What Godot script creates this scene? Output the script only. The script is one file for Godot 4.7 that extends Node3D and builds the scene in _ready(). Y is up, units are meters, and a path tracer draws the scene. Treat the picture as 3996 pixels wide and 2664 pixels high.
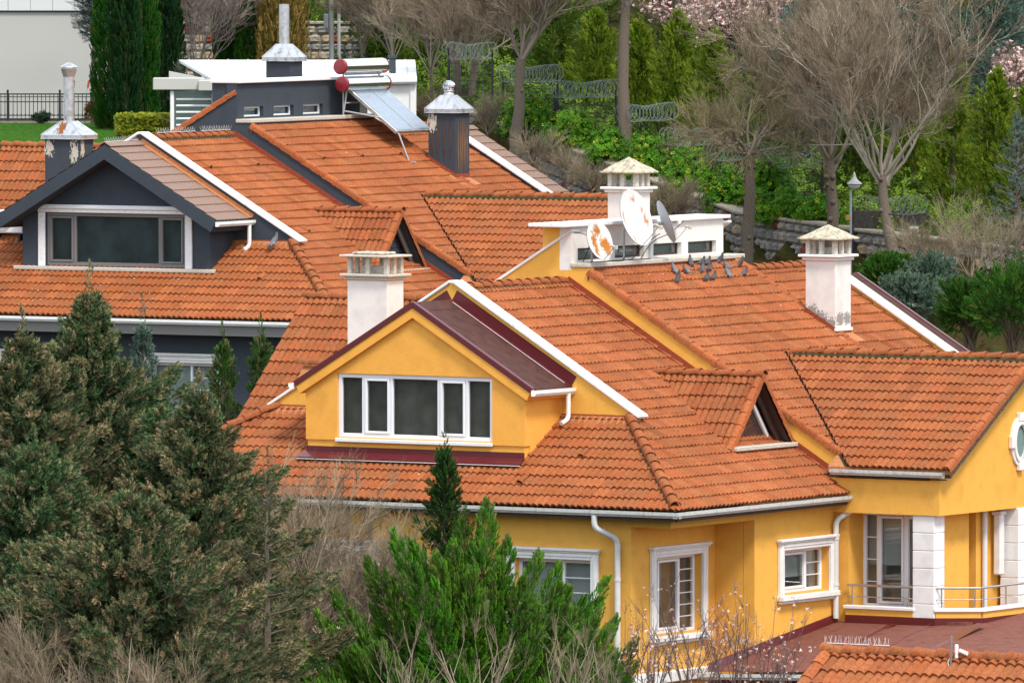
extends Node3D
# ---------------------------------------------------------------- mesh helpers
class MB:
	var v := PackedVector3Array()
	var n := PackedVector3Array()
	var c := PackedColorArray()
	var i := PackedInt32Array()
	var col := Color(1, 1, 1)

	func add(p: Vector3, nn: Vector3, k: Color) -> int:
		v.append(p); n.append(nn); c.append(k)
		return v.size() - 1

	func tri(a: Vector3, b: Vector3, d: Vector3) -> void:
		var nn := (a - d).cross(a - b).normalized()
		var s := v.size()
		v.append(a); v.append(b); v.append(d)
		for k in 3:
			n.append(nn); c.append(col); i.append(s + k)

	func quad(a: Vector3, b: Vector3, d: Vector3, e: Vector3) -> void:
		# a b d e run clockwise seen from the front
		var nn := (a - d).cross(b - e)
		nn = -nn.normalized()
		var s := v.size()
		v.append(a); v.append(b); v.append(d); v.append(e)
		for k in 4:
			n.append(nn); c.append(col)
		i.append_array(PackedInt32Array([s, s + 1, s + 2, s, s + 2, s + 3]))

	func box(lo: Vector3, hi: Vector3, t := Transform3D()) -> void:
		var p := []
		for k in 8:
			p.append(t * Vector3(hi.x if k & 1 else lo.x, hi.y if k & 2 else lo.y, hi.z if k & 4 else lo.z))
		quad(p[4], p[6], p[7], p[5])
		quad(p[1], p[3], p[2], p[0])
		quad(p[5], p[7], p[3], p[1])
		quad(p[0], p[2], p[6], p[4])
		quad(p[6], p[2], p[3], p[7])
		quad(p[0], p[4], p[5], p[1])

	# box with chamfered edges (all twelve)
	func cbox(lo: Vector3, hi: Vector3, b: float, t := Transform3D()) -> void:
		var m := (hi - lo)
		b = min(b, min(m.x, min(m.y, m.z)) * 0.45)
		var ax := [Vector3(1, 0, 0), Vector3(0, 1, 0), Vector3(0, 0, 1)]
		var ce := (lo + hi) * 0.5
		var h := m * 0.5
		for a in 3:
			var u: int = (a + 1) % 3
			var w: int = (a + 2) % 3
			for s in [-1.0, 1.0]:
				var o: Vector3 = ce + ax[a] * (h[a] * s)
				var du: Vector3 = ax[u] * (h[u] - b)
				var dw: Vector3 = ax[w] * (h[w] - b)
				if s > 0: quad(t * (o - du - dw), t * (o - du + dw), t * (o + du + dw), t * (o + du - dw))
				else: quad(t * (o - du - dw), t * (o + du - dw), t * (o + du + dw), t * (o - du + dw))
			for s in [-1.0, 1.0]:
				for r in [-1.0, 1.0]:
					var e1: Vector3 = ce + ax[u] * (h[u] * s) + ax[w] * ((h[w] - b) * r)
					var e2: Vector3 = ce + ax[u] * ((h[u] - b) * s) + ax[w] * (h[w] * r)
					var da: Vector3 = ax[a] * (h[a] - b)
					if s * r > 0: quad(t * (e1 - da), t * (e1 + da), t * (e2 + da), t * (e2 - da))
					else: quad(t * (e1 - da), t * (e2 - da), t * (e2 + da), t * (e1 + da))
		for sx in [-1.0, 1.0]:
			for sy in [-1.0, 1.0]:
				for sz in [-1.0, 1.0]:
					var q := Vector3(sx, sy, sz)
					var a1 := t * (ce + Vector3(h.x * sx, (h.y - b) * sy, (h.z - b) * sz))
					var a2 := t * (ce + Vector3((h.x - b) * sx, h.y * sy, (h.z - b) * sz))
					var a3 := t * (ce + Vector3((h.x - b) * sx, (h.y - b) * sy, h.z * sz))
					if sx * sy * sz > 0: tri(a1, a3, a2)
					else: tri(a1, a2, a3)

	# flat polygon pts (2D) drawn on frame t at local z; up = faces +z
	func face(pts: PackedVector2Array, z: float, up: bool, t: Transform3D) -> void:
		var ids := Geometry2D.triangulate_polygon(pts)
		for k in range(0, ids.size(), 3):
			var a := pts[ids[k]]; var b := pts[ids[k + 1]]; var d := pts[ids[k + 2]]
			var cw := (b - a).cross(d - a) < 0
			if cw != up:
				var q := b; b = d; d = q
			tri(t * Vector3(a.x, a.y, z), t * Vector3(b.x, b.y, z), t * Vector3(d.x, d.y, z))

	func sides(pts: PackedVector2Array, z0: float, z1: float, t: Transform3D, outward := true) -> void:
		var area := 0.0
		for k in pts.size():
			area += pts[k].cross(pts[(k + 1) % pts.size()])
		var ccw := area > 0
		for k in pts.size():
			var a := pts[k]; var b := pts[(k + 1) % pts.size()]
			if ccw != outward:
				var q := a; a = b; b = q
			quad(t * Vector3(a.x, a.y, z0), t * Vector3(a.x, a.y, z1), t * Vector3(b.x, b.y, z1), t * Vector3(b.x, b.y, z0))

	func prism(pts: PackedVector2Array, z0: float, z1: float, t := Transform3D()) -> void:
		face(pts, z1, true, t); face(pts, z0, false, t); sides(pts, z0, z1, t)

	# convex outline with rectangular openings, between local z0 and z1
	func wall(pts: PackedVector2Array, holes: Array, z0: float, z1: float, t := Transform3D()) -> void:
		var xs := []
		var lo := pts[0]; var hi := pts[0]
		for p in pts:
			lo = lo.min(p); hi = hi.max(p)
		xs.append(lo.x - 0.01); xs.append(hi.x + 0.01)
		for h: Rect2 in holes:
			xs.append(h.position.x); xs.append(h.end.x)
		xs.sort()
		for k in xs.size() - 1:
			var a: float = xs[k]; var b: float = xs[k + 1]
			if b - a < 0.0005: continue
			var cuts := []
			for h: Rect2 in holes:
				if h.position.x < (a + b) * 0.5 and h.end.x > (a + b) * 0.5: cuts.append(h)
			cuts.sort_custom(func(p, q): return p.position.y < q.position.y)
			var y := lo.y - 0.01
			for m in cuts.size() + 1:
				var y2: float = cuts[m].position.y if m < cuts.size() else hi.y + 0.01
				if y2 - y > 0.0005:
					var r := PackedVector2Array([Vector2(a, y), Vector2(b, y), Vector2(b, y2), Vector2(a, y2)])
					for g in Geometry2D.intersect_polygons(pts, r):
						face(g, z1, true, t); face(g, z0, false, t)
				if m < cuts.size(): y = cuts[m].end.y
		sides(pts, z0, z1, t)
		for h: Rect2 in holes:
			var q := PackedVector2Array([h.position, Vector2(h.end.x, h.position.y), h.end, Vector2(h.position.x, h.end.y)])
			sides(q, z0, z1, t, false)

	# tube along a path with a radius for each point
	func tube(path: PackedVector3Array, rad: PackedFloat32Array, sides_n: int, cap := true) -> void:
		var m := path.size()
		var ref := Vector3(0.31, 0.17, 0.93)
		var s0 := v.size()
		for k in m:
			var d := (path[min(k + 1, m - 1)] - path[max(k - 1, 0)]).normalized()
			var e1 := d.cross(ref)
			if e1.length() < 0.05: e1 = d.cross(Vector3(1, 0, 0))
			e1 = e1.normalized()
			var e2 := d.cross(e1)
			for j in sides_n:
				var an := TAU * j / sides_n
				var nn := e1 * cos(an) + e2 * sin(an)
				v.append(path[k] + nn * rad[k]); n.append(nn); c.append(col)
		for k in m - 1:
			for j in sides_n:
				var a := s0 + k * sides_n + j
				var b := s0 + k * sides_n + (j + 1) % sides_n
				i.append_array(PackedInt32Array([a, a + sides_n, b + sides_n, a, b + sides_n, b]))
		if cap:
			for e in [0, m - 1]:
				var s := v.size()
				var dd: Vector3 = (path[0] - path[1]) if e == 0 else (path[m - 1] - path[m - 2])
				dd = dd.normalized()
				for j in sides_n:
					v.append(v[s0 + e * sides_n + j]); n.append(dd); c.append(col)
				for j in range(1, sides_n - 1):
					if e == 0: i.append_array(PackedInt32Array([s, s + j, s + j + 1]))
					else: i.append_array(PackedInt32Array([s, s + j + 1, s + j]))

	# open strip swept along a path: profile points in (side, up) of each stop
	func sweep(prof: PackedVector2Array, path: Array, close := false, caps := true) -> void:
		# path: Transform3D stops; the profile lies in each stop's xy plane
		var m := prof.size()
		for k in path.size() - 1:
			var t0: Transform3D = path[k]; var t1: Transform3D = path[k + 1]
			for j in (m if close else m - 1):
				var a := prof[j]; var b := prof[(j + 1) % m]
				quad(t0 * Vector3(a.x, a.y, 0), t1 * Vector3(a.x, a.y, 0), t1 * Vector3(b.x, b.y, 0), t0 * Vector3(b.x, b.y, 0))
		if close and caps:
			face(prof, 0, true, path[0]); face(prof, 0, false, path[-1])

	func lathe(prof: PackedVector2Array, segs: int, t := Transform3D()) -> void:
		# prof: (radius, height)
		var s0 := v.size()
		for k in prof.size():
			var p0 := prof[max(k - 1, 0)]; var p1 := prof[min(k + 1, prof.size() - 1)]
			var tg := (p1 - p0)
			var nr := Vector2(tg.y, -tg.x).normalized()
			for j in segs:
				var an := TAU * j / segs
				v.append(t * Vector3(prof[k].x * cos(an), prof[k].y, prof[k].x * sin(an)))
				n.append((t.basis * Vector3(nr.x * cos(an), nr.y, nr.x * sin(an))).normalized())
				c.append(col)
		for k in prof.size() - 1:
			for j in segs:
				var a := s0 + k * segs + j
				var b := s0 + k * segs + (j + 1) % segs
				i.append_array(PackedInt32Array([a, b, b + segs, a, b + segs, a + segs]))

	func ball(ce: Vector3, r: Vector3, seg := 8, t := Transform3D()) -> void:
		var s0 := v.size()
		var rows := seg / 2 + 1
		for k in rows + 1:
			var th := PI * k / rows
			for j in seg:
				var an := TAU * j / seg
				var d := Vector3(sin(th) * cos(an), cos(th), sin(th) * sin(an))
				v.append(t * (ce + d * r)); n.append((t.basis * (d / r)).normalized()); c.append(col)
		for k in rows:
			for j in seg:
				var a := s0 + k * seg + j
				var b := s0 + k * seg + (j + 1) % seg
				i.append_array(PackedInt32Array([a, b + seg, b, a, a + seg, b + seg]))

	func mesh() -> ArrayMesh:
		var m := ArrayMesh.new()
		if v.is_empty(): return m
		var a := []
		a.resize(Mesh.ARRAY_MAX)
		a[Mesh.ARRAY_VERTEX] = v
		a[Mesh.ARRAY_NORMAL] = n
		a[Mesh.ARRAY_COLOR] = c
		a[Mesh.ARRAY_INDEX] = i
		m.add_surface_from_arrays(Mesh.PRIMITIVE_TRIANGLES, a)
		return m

var R := RandomNumberGenerator.new()
var M := {}

func rr(a: float, b: float) -> float:
	return R.randf_range(a, b)

func put(called: String, mb, mat: Material, parent: Node = self) -> MeshInstance3D:
	var o := MeshInstance3D.new()
	o.name = called
	o.mesh = mb.mesh() if mb is MB else mb
	o.material_override = mat
	parent.add_child(o, true)
	return o

func tag(o: Node, label: String, category: String, group := "", kind := "") -> Node:
	if label: o.set_meta("label", label)
	if category: o.set_meta("category", category)
	if group: o.set_meta("group", group)
	if kind: o.set_meta("kind", kind)
	return o

func base(called: String, at: Vector3, turn := 0.0) -> Node3D:
	var o := Node3D.new()
	o.name = called
	add_child(o, true)
	o.position = at
	o.rotation.y = turn
	return o

func rect(x0: float, y0: float, x1: float, y1: float) -> PackedVector2Array:
	return PackedVector2Array([Vector2(x0, y0), Vector2(x1, y0), Vector2(x1, y1), Vector2(x0, y1)])

# frame whose local x,y,z run along the given directions
func frame(x: Vector3, y: Vector3, z: Vector3, o: Vector3) -> Transform3D:
	return Transform3D(Basis(x, y, z), o)

const XP := Vector3(1, 0, 0)
const YP := Vector3(0, 1, 0)
const ZP := Vector3(0, 0, 1)

# ---------------------------------------------------------------- materials
func noise_tex(seed_n: int, freq: float, ramp: Array, size := 512, oct := 4, ntype := FastNoiseLite.TYPE_SIMPLEX_SMOOTH) -> NoiseTexture2D:
	var f := FastNoiseLite.new()
	f.seed = seed_n
	f.frequency = freq
	f.noise_type = ntype
	f.fractal_octaves = oct
	var t := NoiseTexture2D.new()
	t.width = size; t.height = size
	t.seamless = true
	t.noise = f
	if ramp:
		var g := Gradient.new()
		g.offsets = PackedFloat32Array(ramp.map(func(r): return r[0]))
		g.colors = PackedColorArray(ramp.map(func(r): return r[1]))
		t.color_ramp = g
	return t

func grey(x: float) -> Color:
	return Color(x, x, x)

# linear base colour -> material, with a grain texture (multiplies the colour) and relief
func mat(lin: Color, rough: float, opt := {}) -> StandardMaterial3D:
	var m := StandardMaterial3D.new()
	m.albedo_color = lin.linear_to_srgb()
	m.roughness = rough
	m.metallic_specular = opt.get("spec", 0.4)
	m.metallic = opt.get("metal", 0.0)
	if opt.has("tex"):
		m.albedo_texture = opt.tex
	if opt.has("bump"):
		m.normal_enabled = true
		m.normal_texture = opt.bump
		m.normal_scale = opt.get("bs", 0.6)
	if opt.has("tex") or opt.has("bump"):
		m.uv1_triplanar = true
		m.uv1_world_triplanar = true
		m.uv1_scale = Vector3.ONE * opt.get("scale", 0.5)
	m.vertex_color_use_as_albedo = opt.get("vc", false)
	m.cull_mode = BaseMaterial3D.CULL_DISABLED
	return m

func make_materials() -> void:
	var bump_f := noise_tex(3, 0.06, [], 512, 3); bump_f.as_normal_map = true; bump_f.bump_strength = 4.0
	var stain := noise_tex(5, 0.006, [[0.0, grey(0.92)], [0.35, grey(0.98)], [0.6, grey(1.0)], [1.0, grey(0.96)]], 512, 5)
	var blotch := noise_tex(9, 0.02, [[0.0, grey(0.72)], [0.4, grey(0.95)], [0.7, grey(1.0)], [1.0, grey(0.86)]], 512, 5)
	var grain := noise_tex(11, 0.05, [[0.0, grey(0.62)], [0.45, grey(0.92)], [0.65, grey(1.0)], [1.0, grey(0.8)]], 512, 5)
	M.orange = mat(Color(0.85, 0.405, 0.078), 0.9, {"tex": stain, "bump": bump_f, "bs": 0.10, "scale": 0.35, "spec": 0.2})
	M.yellow = mat(Color(0.80, 0.42, 0.082), 0.92, {"tex": stain, "bump": bump_f, "bs": 0.14, "scale": 0.45, "spec": 0.2})
	M.darkgrey = mat(Color(0.053, 0.064, 0.078), 0.85, {"tex": stain, "bump": bump_f, "bs": 0.12, "scale": 0.4, "spec": 0.25})
	M.white = mat(Color(0.80, 0.79, 0.77), 0.7, {"tex": stain, "bump": bump_f, "bs": 0.06, "scale": 0.6, "spec": 0.3})
	M.coping = mat(Color(0.82, 0.82, 0.81), 0.75, {"tex": noise_tex(21, 0.03, [[0.0, grey(0.82)], [0.3, grey(0.97)], [1.0, grey(1.0)]], 512, 5), "scale": 0.7, "spec": 0.25})
	M.stoneedge = mat(Color(0.62, 0.57, 0.48), 0.85, {"tex": grain, "bump": bump_f, "scale": 1.0})
	M.oldcap = mat(Color(0.58, 0.545, 0.47), 0.9, {"tex": noise_tex(23, 0.016, [[0.0, Color(0.42, 0.41, 0.40)], [0.38, Color(0.80, 0.78, 0.74)], [0.6, Color(1, 0.98, 0.94)], [0.82, Color(1.0, 0.9, 0.7)], [1.0, Color(0.75, 0.66, 0.5)]], 512, 5), "scale": 0.7})
	M.chimney = mat(Color(0.76, 0.73, 0.69), 0.85, {"tex": stain, "bump": bump_f, "bs": 0.08, "scale": 0.5, "spec": 0.2})
	M.upvc = mat(Color(0.80, 0.81, 0.84), 0.35, {"spec": 0.5})
	M.gutter = mat(Color(0.56, 0.56, 0.53), 0.45, {"tex": blotch, "scale": 0.8})
	M.gutterw = mat(Color(0.82, 0.82, 0.80), 0.4, {"tex": stain, "scale": 0.8})
	M.pipe = mat(Color(0.66, 0.66, 0.65), 0.4, {"tex": stain, "scale": 0.9})
	M.soffit = mat(Color(0.10, 0.07, 0.05), 0.9, {"tex": grain, "scale": 0.8})
	M.timber = mat(Color(0.16, 0.12, 0.085), 0.9, {"tex": noise_tex(31, 0.03, [[0.0, grey(0.35)], [0.5, grey(0.9)], [0.75, Color(1.9, 1.7, 1.4)], [1.0, grey(1.0)]], 512, 5), "scale": 1.2})
	M.frame_grey = mat(Color(0.16, 0.15, 0.145), 0.45, {"spec": 0.5})
	M.frame_brown = mat(Color(0.07, 0.035, 0.03), 0.5, {"tex": grain, "scale": 1.5})
	M.flash = mat(Color(0.30, 0.065, 0.028), 0.55, {"tex": blotch, "scale": 0.8, "spec": 0.35})
	M.mortar = mat(Color(0.46, 0.19, 0.075), 0.9, {"tex": blotch, "bump": bump_f, "scale": 1.0})
	M.maroon = mat(Color(0.105, 0.012, 0.016), 0.3, {"tex": stain, "scale": 0.7, "spec": 0.5})
	M.membrane = mat(Color(0.085, 0.034, 0.026), 0.75, {"tex": noise_tex(37, 0.012, [[0.0, grey(0.7)], [0.5, grey(0.95)], [1.0, grey(1.06)]], 512, 5), "bump": bump_f, "bs": 0.3, "scale": 0.5, "spec": 0.3})
	M.terrace = mat(Color(0.20, 0.075, 0.055), 0.8, {"tex": blotch, "bump": bump_f, "bs": 0.3, "scale": 0.3, "spec": 0.3})
	M.tile = mat(Color(1, 1, 1), 0.82, {"tex": noise_tex(15, 0.035, [[0.0, Color(0.62, 0.58, 0.55)], [0.36, Color(0.9, 0.89, 0.88)], [0.6, grey(1.0)], [1.0, Color(0.95, 0.98, 1.0)]], 512, 5), "bump": bump_f, "bs": 0.25, "scale": 0.9, "vc": true, "spec": 0.3})
	M.brownmetal = mat(Color(0.27, 0.17, 0.125), 0.55, {"tex": grain, "scale": 0.9, "spec": 0.4})
	M.galv = mat(Color(0.58, 0.59, 0.59), 0.38, {"tex": noise_tex(25, 0.012, [[0.0, Color(0.5, 0.42, 0.34)], [0.25, grey(0.85)], [0.6, grey(1.0)], [1.0, grey(0.9)]], 512, 5), "scale": 0.7, "metal": 0.7, "spec": 0.5})
	M.steel = mat(Color(0.75, 0.75, 0.75), 0.16, {"metal": 1.0, "spec": 0.5})
	M.rail = mat(Color(0.55, 0.53, 0.50), 0.25, {"metal": 0.9})
	M.rust = mat(Color(0.30, 0.10, 0.025), 0.9, {"tex": grain, "scale": 2.0})
	M.rustpale = mat(Color(0.24, 0.13, 0.07), 0.8, {"tex": grain, "scale": 2.0})
	M.rustdark = mat(Color(0.085, 0.06, 0.05), 0.8, {"tex": grain, "scale": 2.0})
	M.mould = mat(Color(0.36, 0.34, 0.31), 0.95, {"tex": grain, "scale": 3.0})
	M.moss = mat(Color(0.05, 0.055, 0.02), 0.95, {"tex": grain, "scale": 2.5})
	M.black = mat(Color(0.012, 0.012, 0.013), 0.55)
	M.iron = mat(Color(0.02, 0.022, 0.026), 0.5)
	M.cable = mat(Color(0.015, 0.015, 0.016), 0.6)
	M.blind = mat(Color(0.105, 0.105, 0.088), 0.9, {"tex": noise_tex(41, 0.01, [[0.0, grey(0.7)], [1.0, grey(1.05)]], 256, 3), "scale": 0.6})
	M.blindteal = mat(Color(0.022, 0.045, 0.055), 0.8, {"tex": noise_tex(43, 0.008, [[0.0, grey(0.45)], [0.5, grey(0.9)], [1.0, grey(1.3)]], 256, 4), "scale": 0.5})
	M.curtain = mat(Color(0.30, 0.36, 0.35), 0.9)
	M.dark = mat(Color(0.018, 0.018, 0.02), 0.9)
	M.room = mat(Color(0.42, 0.39, 0.34), 0.9)
	M.frosted = mat(Color(0.20, 0.30, 0.28), 0.4, {"tex": blotch, "scale": 1.5})
	var gl := StandardMaterial3D.new()
	gl.albedo_color = Color(0.25, 0.30, 0.30, 0.08)
	gl.transparency = BaseMaterial3D.TRANSPARENCY_ALPHA
	gl.roughness = 0.03
	gl.metallic_specular = 0.6
	gl.cull_mode = BaseMaterial3D.CULL_DISABLED
	M.glass = gl
	M.pole = mat(Color(0.36, 0.38, 0.38), 0.6)
	M.solarglass = mat(Color(0.30, 0.36, 0.43), 0.12, {"metal": 0.35, "spec": 0.7})

# ---------------------------------------------------------------- clay tiles
const TW := 0.30      # cover width, two waves
const TE := 0.34      # exposed length of a course
var wave_h := PackedFloat32Array()
var wave_d := PackedFloat32Array()
var tile_variants := []
var cap_variants := []
var verge_variants := []
var patch := FastNoiseLite.new()

func tile_tone(x: float, y: float) -> Color:
	var q := patch.get_noise_2d(x * 9.0, y * 9.0)
	var k := rr(0.86, 1.12) * (1.0 + q * 0.22)
	var w := rr(-0.07, 0.07)
	if R.randf() < 0.03: k *= 0.84
	return Color(0.350 * k * (1.0 - w * 0.25), 0.112 * k * (1.0 + w), 0.041 * k * (1.0 + w * 1.5))

func setup_tiles() -> void:
	patch.seed = 4
	patch.frequency = 0.02
	for k in 11:
		var s := fmod(k / 5.0, 1.0)
		var b := sin(PI * s)
		wave_h.append(0.052 * pow(max(b, 0.0), 0.8))
		wave_d.append(0.0 if k % 5 == 0 else 0.052 * 0.8 * pow(b, -0.2) * cos(PI * s) * PI / 0.15)
	for q in 8:
		var mb := MB.new()
		emit_tile(mb, Vector3.ZERO, XP, YP, ZP, tile_tone(q * 7.0, q * 3.0))
		tile_variants.append(mb.mesh())
	for q in 6:
		var mb := MB.new()
		mb.col = tile_tone(q * 5.0, 40.0) * 1.03
		cap_shape(mb)
		cap_variants.append(mb.mesh())
		var m2 := MB.new()
		m2.col = tile_tone(q * 5.0, 70.0) * 1.03
		verge_shape(m2)
		verge_variants.append(m2.mesh())

func emit_tile(mb: MB, o: Vector3, U: Vector3, V: Vector3, N: Vector3, col: Color) -> void:
	var s := mb.v.size()
	var L := TE + 0.03
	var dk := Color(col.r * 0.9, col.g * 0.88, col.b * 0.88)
	for k in 11:
		var u := TW * k / 10.0 * 0.985
		var nn := (N - U * wave_d[k] + V * -0.06).normalized()
		var p := o + U * u
		mb.v.append(p + N * (wave_h[k] + 0.040)); mb.n.append(nn); mb.c.append(col)
		mb.v.append(p + V * L + N * (wave_h[k] + 0.002)); mb.n.append(nn); mb.c.append(col)
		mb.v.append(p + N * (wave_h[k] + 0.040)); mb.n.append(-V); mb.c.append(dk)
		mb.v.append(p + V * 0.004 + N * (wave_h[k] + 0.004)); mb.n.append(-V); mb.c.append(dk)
	for k in 10:
		var a := s + k * 4
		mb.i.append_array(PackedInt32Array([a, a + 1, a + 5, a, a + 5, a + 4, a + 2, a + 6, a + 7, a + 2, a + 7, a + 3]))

func clip_tile(mb: MB, src: MB, planes: Array) -> void:
	for k in range(0, src.i.size(), 3):
		var pv := [src.v[src.i[k]], src.v[src.i[k + 1]], src.v[src.i[k + 2]]]
		var pn := [src.n[src.i[k]], src.n[src.i[k + 1]], src.n[src.i[k + 2]]]
		for pl: Plane in planes:
			var ov := []; var on := []
			for j in pv.size():
				var a: Vector3 = pv[j]; var b: Vector3 = pv[(j + 1) % pv.size()]
				var da := pl.distance_to(a); var db := pl.distance_to(b)
				if da <= 0: ov.append(a); on.append(pn[j])
				if (da <= 0) != (db <= 0):
					var f := da / (da - db)
					ov.append(a.lerp(b, f)); on.append((pn[j] as Vector3).lerp(pn[(j + 1) % pv.size()], f))
			pv = ov; pn = on
			if pv.size() < 3: break
		if pv.size() < 3: continue
		var s := mb.v.size()
		for j in pv.size():
			mb.v.append(pv[j]); mb.n.append(pn[j]); mb.c.append(src.c[src.i[k]])
		for j in range(1, pv.size() - 1):
			mb.i.append_array(PackedInt32Array([s, s + j, s + j + 1]))

# lay courses on the plane through o, U along the eave, V up the slope, from the eave up; planes keep the side where distance <= 0
func tile_field(H: Dictionary, o: Vector3, U: Vector3, V: Vector3, nu: int, nv: int, planes: Array, solo := 0) -> void:
	var N := U.cross(V).normalized()
	if N.y < 0: N = -N
	for r in nv:
		for k in nu:
			var p := o + U * (TW * k) + V * (TE * r)
			var out := false
			var cut := false
			for pl: Plane in planes:
				var m := 0
				for q in [p, p + U * TW, p + V * (TE + 0.03), p + U * TW + V * (TE + 0.03)]:
					if pl.distance_to(q) > 0.0: m += 1
				if m == 4:
					out = true
					break
				if m > 0: cut = true
			if out: continue
			var j := p + N * rr(-0.004, 0.006) + V * (rr(-0.009, 0.009) + 0.012 * patch.get_noise_2d((p.x + p.z) * 30.0, p.y * 30.0))
			var col := tile_tone(p.x + p.z * 0.4, p.y * 2.0 + p.z)
			if cut:
				var tmp := MB.new()
				emit_tile(tmp, j, U, V, N, col)
				clip_tile(H.rest, tmp, planes)
			elif solo > 0 and H.solo < 300:
				H.solo += 1
				solo -= 1
				var t := put("tile", tile_variants[R.randi() % tile_variants.size()], M.tile, H.roof)
				t.transform = Transform3D(Basis(U, V, N), j)
			else:
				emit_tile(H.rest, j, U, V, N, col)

func cap_shape(mb: MB) -> void:
	# half-round cap, 0.42 long on +z, resting on y = 0
	var rings := [[0.0, 0.118, 0.03], [0.06, 0.122, 0.03], [0.065, 0.112, 0.028], [0.43, 0.100, 0.0]]
	for q in rings.size() - 1:
		var a0: Array = rings[q]; var a1: Array = rings[q + 1]
		for k in 8:
			var t0 := deg_to_rad(-98 + 196.0 * k / 8); var t1 := deg_to_rad(-98 + 196.0 * (k + 1) / 8)
			var p := []
			for pr in [[a0, t0], [a1, t0], [a1, t1], [a0, t1]]:
				var a: Array = pr[0]
				p.append(Vector3(sin(pr[1]) * a[1], cos(pr[1]) * a[1] * 0.86 + a[2], a[0]))
			var s := mb.v.size()
			for k2 in 4:
				var tt: float = t0 if k2 < 2 else t1
				mb.v.append(p[k2]); mb.n.append(Vector3(sin(tt), cos(tt), 0)); mb.c.append(mb.col)
			mb.i.append_array(PackedInt32Array([s, s + 2, s + 1, s, s + 3, s + 2]))
	for k in 8:  # open mouth's rim
		var t0 := deg_to_rad(-98 + 196.0 * k / 8); var t1 := deg_to_rad(-98 + 196.0 * (k + 1) / 8)
		mb.quad(Vector3(sin(t0) * 0.118, cos(t0) * 0.101 + 0.03, 0), Vector3(sin(t0) * 0.1, cos(t0) * 0.082 + 0.03, 0), Vector3(sin(t1) * 0.1, cos(t1) * 0.082 + 0.03, 0), Vector3(sin(t1) * 0.118, cos(t1) * 0.101 + 0.03, 0))

func verge_shape(mb: MB) -> void:
	# edge tile: x outward, y up, z up the slope
	var pr := [Vector2(-0.16, 0.03), Vector2(-0.115, 0.075), Vector2(-0.06, 0.098), Vector2(-0.01, 0.09), Vector2(0.025, 0.06), Vector2(0.036, 0.02), Vector2(0.04, -0.05)]
	for k in pr.size() - 1:
		var a: Vector2 = pr[k]; var b: Vector2 = pr[k + 1]
		mb.quad(Vector3(a.x, a.y + 0.022, 0), Vector3(a.x, a.y, 0.40), Vector3(b.x, b.y, 0.40), Vector3(b.x, b.y + 0.022, 0))
		mb.quad(Vector3(a.x, a.y + 0.022, 0), Vector3(b.x, b.y + 0.022, 0), Vector3(b.x - 0.015, b.y - 0.01, 0.002), Vector3(a.x, a.y - 0.012, 0.002))

func caps(H: Dictionary, a: Vector3, b: Vector3, up: Vector3, called := "ridge_tile", last := 0.0) -> void:
	# laid from a (low or outer end) to b
	var L := a.distance_to(b)
	var n := int(round(L / 0.37))
	var d := (b - a) / L
	var x := up.cross(d).normalized()
	var y := d.cross(x)
	for k in n:
		var t := put(called, cap_variants[R.randi() % cap_variants.size()], M.tile, H.roof)
		var tw := Basis(d, rr(-0.02, 0.02))
		t.transform = Transform3D(tw * Basis(x, y, d), a + d * (L * k / n) + y * rr(-0.004, 0.004))

func verges(H: Dictionary, a: Vector3, b: Vector3, outward: Vector3) -> void:
	# a low end, b high end
	var L := a.distance_to(b)
	var n := int(round(L / TE))
	var d := (b - a) / L
	var y := d.cross(outward).normalized()
	if y.y < 0: y = -y
	for k in n:
		var t := put("verge_tile", verge_variants[R.randi() % verge_variants.size()], M.tile, H.roof)
		t.transform = Transform3D(Basis(outward, y, d), a + d * (L * k / n))

func pl(nn: Vector3, at: Vector3) -> Plane:
	return Plane(nn.normalized(), nn.normalized().dot(at))

# ---------------------------------------------------------------- trim shared by houses
const GUT := [[0.0, 0.11], [0.0, 0.0], [0.085, 0.0], [0.10, 0.03], [0.125, 0.05], [0.125, 0.115], [0.112, 0.115], [0.112, 0.06], [0.08, 0.014], [0.012, 0.012], [0.012, 0.11]]
func gutter(parent: Node, a: Vector3, b: Vector3, outward: Vector3, m: Material, called := "gutter") -> MeshInstance3D:
	var mb := MB.new()
	var pr := PackedVector2Array()
	for q in GUT: pr.append(Vector2(q[0], q[1]))
	var d := (b - a).normalized()
	mb.sweep(pr, [frame(outward, YP, outward.cross(YP), a), frame(outward, YP, outward.cross(YP), b)], true)
	return put(called, mb, m, parent)

func pipe(parent: Node, pts: Array, r: float, m: Material, called := "downpipe") -> MeshInstance3D:
	var mb := MB.new()
	var p := PackedVector3Array(); var q := PackedFloat32Array()
	# rounded corners
	for k in pts.size():
		var c: Vector3 = pts[k]
		if k == 0 or k == pts.size() - 1:
			p.append(c); q.append(r)
			continue
		var u: Vector3 = (pts[k - 1] - c); var w: Vector3 = (pts[k + 1] - c)
		var cut: float = min(0.12, min(u.length(), w.length()) * 0.45)
		var a := c + u.normalized() * cut; var b := c + w.normalized() * cut
		for s in [0.0, 0.25, 0.5, 0.75, 1.0]:
			p.append(a.lerp(c, s).lerp(c.lerp(b, s), s)); q.append(r)
	mb.tube(p, q, 10)
	var n := p.size()
	for k in range(1, n - 1):   # collars on long straight runs
		var e := p[k + 1] - p[k]
		if e.length() > 0.9:
			var d := e.normalized()
			for f in [0.12, 0.62]:
				mb.tube(PackedVector3Array([p[k] + e * f, p[k] + e * f + d * 0.05]), PackedFloat32Array([r * 1.18, r * 1.18]), 10)
	return put(called, mb, m, parent)

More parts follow.
